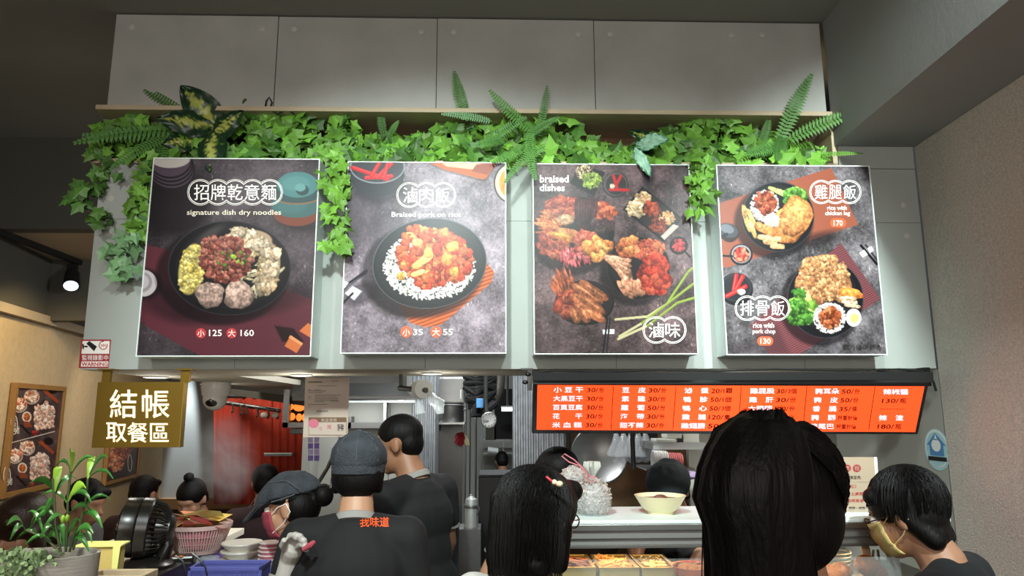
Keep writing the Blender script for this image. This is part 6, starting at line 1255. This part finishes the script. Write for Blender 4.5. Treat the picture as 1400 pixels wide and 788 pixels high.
    C((0, 0, .02), (.175, .125, .10)); C((0, 0, .10), (.168, .122, .13)); C((0, .005, .22), (.155, .118, .14)); C((0, .005, .34), (.172 * shw, .128, .14)); C((0, -.012, .425), (.135 * shw, .088, .062)); C((0, -.008, .462), (.095, .078, .040))
    c_.cap(sh[-1], sh[1], .066 * S, .066 * S)
    for s_ in (-1, 1): c_.cap(tp(s_ * .045, -.015, .475), sh[s_], .042 * S, .060 * S)
    for a_, e_ in slv: c_.cap(a_, a_ + (e_ - a_) * sleeve, .068 * S, .062 * S)
    remesh(c_.build('shirt', shirt, root, fix=False), max(v, .009), 5)
    if collar:
        up_ = T @ Vector((0, 0, 1)); nd = (hd(0, -.018, -.05) - tp(0, -.005, .49)).normalized()
        MB().lathe([(.060 * S, -.012), (.069 * S, -.008), (.069 * S, .012 * S), (.062 * S, .016 * S), (.058 * S, .010)], tp(0, -.006, .492), 28, nd).build('collar', collar, root)
        for a_, e_ in slv:
            q = a_ + (e_ - a_) * (sleeve + .17); MB().lathe([(.052 * S, -.004), (.058 * S, -.004), (.058 * S, .004), (.052 * S, .004)], q, 24, e_ - a_).build('cuff_trim', collar, root)
    # eyes
    if face:
        for s_ in (-1, 1):
            e = MB().ell(hd(s_ * .031, .078, .008), (.0125 * S,) * 3, Hr, n=12, m=8).build('eye', 'print_white', root); MB().ell(hd(s_ * .031, .0875, .008), (.0055 * S, .004 * S, .0055 * S), Hr, n=10, m=6).build('iris', 'black', e); MB().cap(hd(s_ * .018, .087, .026), hd(s_ * .046, .080, .028), .003 * S, .002 * S, 6).build('eyebrow', hm, root)
    h = MB()
    def Hh(p, r): h.ell(hd(*p), tuple(q * S for q in r), Hr, n=24, m=14)
    if hair == 'short': Hh((0, -.018, .042), (.083, .097, .084)); Hh((0, -.050, .000), (.074, .060, .076)); h.cap(hd(-.04, .062, .075), hd(.04, .062, .075), .024 * S, .024 * S)
    if hair == 'crop': Hh((0, -.016, .040), (.079, .094, .080)); Hh((0, -.048, .000), (.070, .055, .066))
    if hair == 'mop': Hh((0, -.016, .045), (.089, .104, .087)); Hh((0, -.048, -.005), (.082, .062, .080)); h.cap(hd(-.05, .050, .072), hd(.05, .050, .072), .026 * S, .026 * S); h.cap(hd(-.03, -.065, -.07), hd(.03, -.065, -.07), .030 * S, .030 * S); h.cap(hd(.05, -.06, -.08), hd(.06, -.02, .0), .028 * S, .03 * S); h.cap(hd(-.05, -.06, -.08), hd(-.06, -.02, .0), .028 * S, .03 * S)
    if hair == 'bob':
        Hh((0, -.012, .042), (.098, .112, .092)); Hh((0, -.035, -.025), (.100, .090, .105)); h.cap(hd(-.086, .01, .0), hd(-.082, .03, -.095), .028 * S, .024 * S); h.cap(hd(.086, -.02, .0), hd(.082, -.02, -.085), .026 * S, .024 * S)
        h.cap(hd(-.05, -.07, -.085), hd(.05, -.07, -.085), .042 * S, .042 * S); h.cap(hd(-.05, .068, .078), hd(.05, .068, .078), .028 * S, .028 * S)
    if hair == 'bun': Hh((0, -.018, .042), (.084, .098, .084)); Hh((0, -.050, -.01), (.076, .060, .078)); Hh((0, -.03, .145), (.032, .032, .028))
    if hair == 'under_cap': Hh((0, -.045, -.002), (.082, .060, .075)); h.cap(hd(-.072, -.02, .02), hd(-.070, -.03, -.045), .018 * S, .014 * S); h.cap(hd(.072, -.02, .02), hd(.070, -.03, -.045), .018 * S, .014 * S)
    if hair == 'cap_pony': Hh((0, -.040, .0), (.084, .066, .076)); Hh((0, -.125, .02), (.040, .036, .042)); h.cap(hd(-.068, .04, .035), hd(-.074, .0, .03), .010 * S, .014 * S); h.cap(hd(.068, .04, .035), hd(.074, .0, .03), .010 * S, .014 * S)
    if h.v: remesh(h.build('hair', hm, root, fix=False), max(v * .8, .006), 3)
    return dict(root=root, hd=hd, tp=tp, Hr=Hr, T=T, Rz=Rz, S=S, sh=sh, HC=HC)
def strands(q, n, fn, m='hair', r_=.0011, name='loose_strands'):
    mb = MB()
    for i in range(n): mb.tube(fn(i), [r_ * (1 - .6 * abs(2 * q_ / 6 - 1)) for q_ in range(len(fn(i)))], 4, caps=False)
    o = mb.build(name, m, q['root'], fix=False); o['kind'] = 'stuff'; return o
def earloops(q, m, side, mk):
    hd = q['hd']
    for s_ in side: MB().tube([hd(s_ * .050, .070, -.020), hd(s_ * .074, .02, .012), hd(s_ * .084, -.018, .020), hd(s_ * .086, -.030, -.01), hd(s_ * .074, .005, -.045), hd(s_ * .052, .060, -.072)], .0018 * q['S'], 6).build('ear_loop', m, mk)
def facemask(q, m, side=(-1, 1)):
    hd, Hr, S = q['hd'], q['Hr'], q['S']; mb = MB(); n1, n2 = 15, 9; rr = []
    for i in range(n1):
        u = i / (n1 - 1) * 2 - 1
        for j in range(n2):
            v_ = j / (n2 - 1); z = .004 - .098 * v_ + .012 * abs(u) * (1 if v_ < .5 else -1) * (1 - 2 * abs(v_ - .5)); x = u * .066 * (1 - .25 * v_ ** 2)
            y = .118 - .062 * abs(u) ** 1.8 - .020 * abs(v_ - .35) ** 1.2 - .012 * v_ + .002 * math.sin(v_ * 18); mb.v.append(tuple(hd(x, y, z)))
    mb.f = [(i * n2 + j, i * n2 + j + 1, (i + 1) * n2 + j + 1, (i + 1) * n2 + j) for i in range(n1 - 1) for j in range(n2 - 1)]
    o = mb.build('face_mask', m, q['root'], fix=False, auto=False); s_ = o.modifiers.new('s', 'SOLIDIFY'); s_.thickness = .002
    earloops(q, 'print_white' if m != 'mask_yellow' else m, side, o); return o
def glasses(q, side=(-1, 1)):
    hd, S = q['hd'], q['S']; g = MB()
    for s_ in (-1, 1): g.tube([hd(s_ * .033 + .022 * math.cos(a_), .102 - .006 * abs(math.cos(a_)), .004 + .017 * math.sin(a_)) for a_ in (rad(24 * k_) for k_ in range(16))], .0018 * S, 6)
    g.tube([hd(-.011, .104, .008), hd(.011, .104, .008)], .0016 * S, 6)
    o = g.build('glasses', 'black', q['root'])
    for s_ in (-1, 1): MB().tube([hd(s_ * .054, .098, .010), hd(s_ * .078, .05, .010), hd(s_ * .083, -.012, .012), hd(s_ * .083, -.026, -.002)], .0018 * S, 6).build('temple_arm', 'black', o)
    return o
def logo(q, u, v_, w_, h_, s_, m='print_orange', Yoff=.0):
    """lettering on the back of the shirt, laid just outside the cloth"""
    tp = q['tp']; f_ = lambda x, y: tp(u + x, -.142 + Yoff - .10 * abs(u + x) ** 2 * 0 + .25 * (v_ + y - .34) ** 2 * 0, v_ + y)
    return f_
# --- staff member in a denim newsboy cap, back to us
E_ = person('staff member seen from behind in round denim cap and black shirt with orange lettering', (490, 650), 2.42, 6, S=.98, lean=.22, hpitch=.02, hair='under_cap', hm='hair', skin='skin_pale', vox=.007, collar='trim_grey',
            arms={-1: (PY(384, 815, 2.30), PY(396, 764, 2.28), 1), 1: (PY(572, 850, 2.4), PY(580, 900, 2.45))}, shw=1.02)
hd, Hr, S = E_['hd'], E_['Hr'], E_['S']
cp = MB().ell(hd(0, -.010, .058), (.094 * S, .106 * S, .086 * S), Hr, n=40, m=22, fn=lambda p, q: Vector((q.x * (1 + .05 * math.sin(5 * math.atan2(p.y, p.x))), q.y, max(q.z, -.030) * (1 + .12 * noise.noise(p * 2.3) + .07 * noise.noise(p * 6))))).build('cap', 'denim', E_['root'], auto=False)
MB().lathe([(.084 * S, -.014), (.0875 * S, -.012), (.089 * S, .012), (.084 * S, .014)], hd(0, -.012, .022), 40, Hr @ Vector((0, 0, 1)), sc=(1.16, 1)).build('cap_band', 'denim', cp)
for i in range(8):
    a_ = i * math.pi / 4; MB().tube([hd(.096 * math.cos(a_) * math.cos(t_), -.010 + .108 * math.sin(a_) * math.cos(t_), .058 + .0885 * math.sin(t_)) for t_ in (rad(-5), rad(20), rad(45), rad(70), rad(89))], .0013 * S, 5).build('seam', 'denim_seam', cp)
MB().ell(hd(0, -.01, .148), (.008, .008, .004)).build('button', 'denim_seam', cp)
f_ = MB(); MB().tube([hd(-.074, .07, -.03), hd(-.083, .02, .0), hd(-.088, -.02, -.008), hd(-.088, -.034, -.04), hd(-.078, -.02, -.052)], .002, 6).build('mask_strap', 'black', E_['root'])
def shirt_text(q, s_, px, Yl, m='print_orange', rot=None, thick=.002):
    r_ = Yl; text(s_, px, (lambda x, y: PY(x, y, r_(x, y))), m, q['root'], bold=.03, name='shirt_lettering', thick=thick)
# gloved hand held up before the chest, fingers curled over a pink cloth
wr = PY(396, 764, 2.28); k = 2.28 / 960
g = MB().cap(PY(384, 812, 2.30), wr, .038, .028).cap(wr, PY(400, 752, 2.26), .029, .032).ell(PY(402, 747, 2.25), (12 * k, .020, 11 * k))
for i, (a_, b_, c_) in enumerate((((394, 742), (397, 733), (404, 732)), ((399, 740), (404, 732), (411, 734)), ((403, 743), (410, 736), (416, 740)), ((405, 749), (413, 744), (418, 748)))): g.tube([PY(*a_, 2.245), PY(*b_, 2.22 - .004 * i), PY(*c_, 2.20), PY(c_[0] + 1, c_[1] + 6, 2.205)], [.0115, .0110, .0100, .0085], 8)
g.tube([PY(391, 754, 2.25), PY(386, 746, 2.22), PY(389, 738, 2.20)], [.012, .011, .0085], 8)
remesh(g.build('glove', 'glove', E_['root'], fix=False), .0032, 1)
for i in range(9): MB().ell(PY(387.5 + i * 2.2, 764 + 1.2 * math.sin(i * .8) + i * .2, 2.25 + .003 * abs(i - 4)), (.0045,) * 3, n=8, m=6).build('bracelet_bead', 'black', E_['root'])
tag(MB().tube([PY(414, 752, 2.19), PY(424, 746, 2.19), PY(430, 741, 2.2)], [.006, .009, .006], 8).build('pink_sponge', 'mask_pink'), 'bright pink cloth held by the gloved hand', 'cloth')
# --- cook with flat denim cap and pink mask, in profile
F_ = person('worker in profile with flat denim cap and dark pink face mask, looking down', (399, 694), 2.70, 82, S=1.0, lean=.35, hpitch=.20, hair='cap_pony', hm='hair', skin='skin_pale', vox=.007, collar='trim_grey')
hd, Hr, S = F_['hd'], F_['Hr'], F_['S']
def capf(p, q):
    y = q.y; z = q.z
    if z < 0: z *= .25
    f1 = max(0, y / (.125 * S)); z -= .045 * S * f1 ** 1.5; w_ = 1 - .12 * f1
    return Vector((q.x * w_, y, z + .006 * noise.noise(p * 3)))
cp = MB().ell(hd(0, .012, .050), (.094 * S, .128 * S, .080 * S), Hr, n=40, m=22, fn=capf).build('flat_cap', 'denim', F_['root'], auto=False)
bm_ = MB(); n_ = 15; vs = []
for i in range(n_):
    a_ = rad(-62 + 124 * i / (n_ - 1)); x, y = .088 * math.sin(a_), .06 + .070 * math.cos(a_); x2, y2 = .092 * math.sin(a_), .085 + .098 * math.cos(a_)
    vs += [hd(x, y, .020), hd(x2, y2, -.004 - .015 * math.cos(a_)), hd(x2, y2, .002 - .015 * math.cos(a_)), hd(x, y, .030)]
bm_.add(vs, [(4 * i + a_, 4 * i + (a_ + 1) % 4, 4 * i + 4 + (a_ + 1) % 4, 4 * i + 4 + a_) for i in range(n_ - 1) for a_ in range(4)]); bm_.build('brim', 'denim', cp)
for s_ in (-1, 1):
    MB().tube([hd(s_ * .096, -.06, .046), hd(s_ * .098, -.02, .040), hd(s_ * .094, .03, .036)], .0025, 6).build('strap', 'denim_seam', cp); MB().tube([hd(s_ * x, y, z) for x, y, z in ((.094, -.08, .06), (.085, -.03, .10), (.07, .04, .105), (.05, .10, .07), (.045, .14, .03))], .0012, 5).build('seam', 'denim_seam', cp)
MB().tube([hd(0, -.115, .06), hd(0, -.07, .118), hd(0, 0, .131), hd(0, .06, .112), hd(0, .11, .07), hd(0, .14, .03)], .0014, 5).build('seam', 'denim_seam', cp)
facemask(F_, 'mask_pink')
# --- tall cook, back turned, cropped hair
G_ = person('tall cook with cropped dark hair and black shirt, back turned, facing the steel wall', (545, 608), 3.05, 58, S=1.05, lean=.16, hpitch=.22, hyaw=22, hair='crop', skin='skin_dark', vox=.008, collar='trim_grey', shw=1.12,
            arms={-1: (PY(545, 738, 2.95), PY(520, 770, 3.15)), 1: (PY(612, 740, 3.2), PY(600, 790, 3.3))})
# --- woman with a bob and hair clip, foreground
B_ = person('woman seen from behind with a glossy black bob, small pearl hair clip and glasses', (736, 714), 1.80, -42, S=1.0, lean=.05, hpitch=.1, hyaw=0, hair='bob', skin='skin_pale', shirt='white_cloth', vox=.006)
glasses(B_)
c = PY(765, 662, 1.672); t_ = MB().ell(c, (.008, .007, .007)).ell(c + Vector((-.012, 0, .004)), (.007, .006, .006)).build('hair_clip', 'cream', B_['root']); MB().tube([c + Vector((-.03, .004, .016)), c + Vector((-.018, -.002, .006)), c + Vector((-.008, 0, -.002))], .003, 6).build('clip_ribbon', 'red', t_)
def arc(hd, d0, d1, n, c=(0, -.018, .042), r=(.088, .102, .089), e=1.0):
    """points running over the skull from direction d0 to d1"""
    d0 = Vector(d0).normalized(); d1 = Vector(d1).normalized(); w_ = d0.angle(d1, .01); out = []
    for i in range(n):
        u = i / (n - 1); d = (d0 * math.sin((1 - u) * w_) + d1 * math.sin(u * w_)) / max(math.sin(w_), 1e-4); out.append(hd(c[0] + d.x * r[0] * e, c[1] + d.y * r[1] * e, c[2] + d.z * r[2] * e))
    return out
def bobs(i):
    r_ = random.Random(i); a_ = r_.uniform(-math.pi * 1.05, math.pi * .05); hd = B_['hd']; e = 1.0 + r_.uniform(0, .025)
    d1 = (math.cos(a_), math.sin(a_), -.25)
    p = arc(hd, (r_.gauss(.1, .12), r_.gauss(.1, .12), 1), d1, 5, (0, -.022, .03), (.104, .112, .106), e)
    return p + [hd(.104 * math.cos(a_) * e, -.035 + .094 * math.sin(a_) * e, -.065), hd(.094 * math.cos(a_), -.035 + .088 * math.sin(a_), -.122 + r_.gauss(0, .005))]
strands(B_, 520, bobs, r_=.0010)
# --- woman with long hair gathered high, foreground
A_ = person('woman in the foreground, head from behind, thick dark hair gathered high and falling', (1058, 700), .99, -6, S=1.0, lean=.05, hpitch=.05, hair='short', hm='hair', skin='skin', shirt='shirt', vox=.006)
hdA = A_['hd']
pn = MB(); nt, nr = 26, 64; axp = [(1042, 561, 16), (1040, 572, 40), (1036, 590, 56), (1033, 612, 66), (1031, 640, 74), (1029, 680, 78), (1034, 720, 68), (1038, 760, 66), (1040, 800, 66), (1038, 860, 70), (1038, 920, 60), (1038, 990, 36)]
vs = []
for i, (px, py, hw) in enumerate(axp):
    YY = .87 - .010 * min(i, 4) + .006 * max(i - 5, 0); c = PY(px, py, YY); kk = YY / 960; r_ = hw * kk
    for j in range(nr):
        a_ = 2 * math.pi * j / nr; rg = 1 + .035 * math.sin(a_ * 11 + i * .25) + .022 * math.sin(a_ * 23 + 1 + i * .15); vs.append(c + Vector((r_ * math.cos(a_) * rg, min(r_, .05) * math.sin(a_) * rg * (1 if math.sin(a_) < 0 else .8), 0)))
fs = [(i * nr + j, i * nr + (j + 1) % nr, (i + 1) * nr + (j + 1) % nr, (i + 1) * nr + j) for i in range(len(axp) - 1) for j in range(nr)] + [tuple(range(nr))[::-1], tuple((len(axp) - 1) * nr + j for j in range(nr))]
pn.add(vs, fs).build('ponytail', 'hair', A_['root'], auto=False)
def apony(i):
    r_ = random.Random(i + 900); a_ = r_.uniform(math.pi, 2 * math.pi) if r_.random() < .75 else r_.uniform(0, 6.28); out = []
    for (px, py, hw), e in (((1042, 562, 18), .9), ((1035, 590, 57), 1.0), ((1032, 630, 72), 1.0), ((1034, 720, 69), 1.02), ((1040, 810, 68), 1.02 + r_.gauss(0, .05))): kk = .86 / 960; out.append(PY(px, py, .87) + Vector((hw * kk * math.cos(a_) * e, .052 * math.sin(a_) * e, r_.gauss(0, .002))))
    return out
strands(A_, 420, apony, r_=.0009)
def aswept(i):
    r_ = random.Random(i + 50); s_ = 1 if r_.random() < .75 else -1; a_ = r_.uniform(-.9, .75)
    return arc(hdA, (s_ * .95, r_.uniform(-.1, .5), a_ - .1), (-.15, -.75, .75), 6, e=1.0 + r_.uniform(0, .025))
strands(A_, 320, aswept, r_=.0010)
# --- masked man at the right
C_ = person('man with tousled black hair, glasses and yellow face mask under his chin, looking down', (1238, 705), 2.13, 44, S=1.02, lean=.30, hpitch=.36, hyaw=0, hair='mop', skin='skin', vox=.006, shirt='shirt_navy', shw=1.1)
facemask(C_, 'mask_yellow'); glasses(C_)
def mops(i):
    r_ = random.Random(i + 7); a_ = r_.uniform(0, 6.28); hd = C_['hd']; fr = math.sin(a_); lo = -.75 + r_.gauss(0, .15) if fr < -.2 else (.25 if fr > .5 else -.25 + r_.gauss(0, .1))
    p = arc(hd, (r_.gauss(0, .15), -.35 + r_.gauss(0, .1), 1), (math.cos(a_), fr, lo), 6, (0, -.024, .036), (.095, .108, .100), 1.0 + r_.uniform(-.01, .035))
    return p + [p[-1] + (p[-1] - p[-2]) * .35]
strands(C_, 460, mops, r_=.0011)
# --- staff member behind the bobbed woman
D_ = person('staff member in black behind the bobbed woman, dark hair, bare forearm', (762, 657), 2.92, 12, S=1.0, side=.22, lean=.3, hpitch=.25, hair='mop', skin='skin_pale', vox=.009, collar='trim_grey', shw=1.1,
            arms={-1: (PY(668, 786, 2.8), PY(706, 800, 2.9)), 1: (PY(800, 800, 2.9), PY(800, 830, 3.05))}, sleeve=.48)
# --- worker with dark cap behind the serving shelf
I_ = person('worker in a dark navy head cover bending behind the cream bowl', (915, 672), 3.2, 150, S=.98, lean=.3, hpitch=.5, hair='under_cap', skin='skin_pale', vox=.01, arms={-1: (PY(870, 745, 2.85), PY(868, 775, 2.7)), 1: (PY(960, 760, 2.9), PY(940, 790, 2.75))}, sleeve=.9)
hd, Hr = I_['hd'], I_['Hr']
MB().ell(hd(0, -.008, .045), (.098, .112, .092), Hr, n=36, m=20, fn=lambda p, q: Vector((q.x, q.y, max(q.z, -.04) * (1 + .12 * noise.noise(p * 3.2)))) ).build('head_cover', 'black_cap', I_['root'], auto=False)
# --- small cook far back
H_ = person('distant cook in black at the back of the kitchen, tiny between the pillars', (686, 632), 8.3, 10, S=.95, lean=.2, hpitch=.3, hair='short', skin='skin_dark', vox=.016)
# --- diners
person('diner with brown hair at the lower left edge behind the planter', (32, 722), 3.0, 160, S=1.0, lean=.15, hpitch=.5, hair='bob', hm='hair_brown', skin='skin', shirt='shirt_maroon', vox=.012, face=False, group='seated diners')
person('seated diner in a dark grey shirt behind the arching leaves', (118, 688), 3.9, -100, S=1.0, lean=.35, hpitch=.35, hair='short', skin='skin_dark', shirt='shirt_grey', vox=.012, face=False, group='seated diners', shw=1.1)
person('diner with short black hair just above the desk fan', (198, 676), 4.9, -15, S=1.0, lean=.1, hpitch=.1, hair='short', skin='skin', shirt='shirt_maroon', vox=.014, face=False, group='seated diners')
person('woman with a top bun looking down behind the colander', (262, 684), 4.5, 172, S=1.0, lean=.3, hpitch=.55, hair='bun', skin='skin_pale', shirt='shirt_maroon', vox=.010, face=False, group='seated diners')
person('diner whose dark hair shows just above the flat cap', (362, 662), 4.6, 20, S=1.0, lean=.1, hpitch=.1, hair='short', skin='skin', shirt='shirt_maroon', vox=.014, face=False, group='seated diners')
# shirt prints, laid on the cloth itself
from mathutils.bvhtree import BVHTree
bpy.context.view_layer.update(); dg = bpy.context.evaluated_depsgraph_get()
for q, s_, bx_ in ((E_, '我味道', (492, 707, 532, 721)), (G_, '我味', (581, 626, 594, 637))):
    so = [c for c in q['root'].children if c.name.startswith('shirt') and 'letter' not in c.name][0]
    ev = so.evaluated_get(dg); me_ = ev.to_mesh(); o_ = org(so); tr = BVHTree.FromPolygons([v.co + o_ for v in me_.vertices], [tuple(p.vertices) for p in me_.polygons]); ev.to_mesh_clear()
    def pv(x, y):
        h = tr.ray_cast(EYE, ray(x, y).normalized()); return (h[0] if h[0] is not None else q['HC']) - ray(x, y).normalized() * .003
    text(s_, bx_, pv, 'print_orange', q['root'], bold=.03, cap=.012, name='shirt_lettering', pv=pv)

# ================================================================ STEAM
c0, c1 = PY(245, 700, 3.5), PY(350, 560, 3.5)
mb = MB().bx(c0.x, c1.x, 3.35, 3.85, c0.z, c1.z); o = mb.build('steam', M['glass'], smooth=False)
m = D.materials.new('steam'); m.use_nodes = True; N = m.node_tree.nodes; L = m.node_tree.links; N.remove(N['Principled BSDF'])
vo = N.new('ShaderNodeVolumeScatter'); vo.inputs['Color'].default_value = (.95, .93, .92, 1); vo.inputs['Anisotropy'].default_value = .2
tc = N.new('ShaderNodeTexCoord'); nz = N.new('ShaderNodeTexNoise'); nz.inputs['Scale'].default_value = 5; nz.inputs['Detail'].default_value = 4; nz.inputs['Distortion'].default_value = 1.2; L.new(tc.outputs['Object'], nz.inputs['Vector'])
r1 = N.new('ShaderNodeMapRange'); r1.inputs['From Min'].default_value = .45; r1.inputs['From Max'].default_value = .75; r1.inputs['To Max'].default_value = 8; L.new(nz.outputs['Fac'], r1.inputs['Value'])
mp = N.new('ShaderNodeMapping'); L.new(tc.outputs['Generated'], mp.inputs[0]); mp.inputs['Location'].default_value = (-1, -1, -1); mp.inputs['Scale'].default_value = (2, 2, 2)
gr = N.new('ShaderNodeTexGradient'); gr.gradient_type = 'SPHERICAL'; L.new(mp.outputs[0], gr.inputs[0]); ml = N.new('ShaderNodeMath'); ml.operation = 'MULTIPLY'
L.new(r1.outputs[0], ml.inputs[0]); L.new(gr.outputs['Fac'], ml.inputs[1]); L.new(ml.outputs[0], vo.inputs['Density']); L.new(vo.outputs[0], N['Material Output'].inputs['Volume'])
o.data.materials.clear(); o.data.materials.append(m); tag(o, 'thin steam rising beside the colander in front of the curtain', 'steam', kind='stuff')
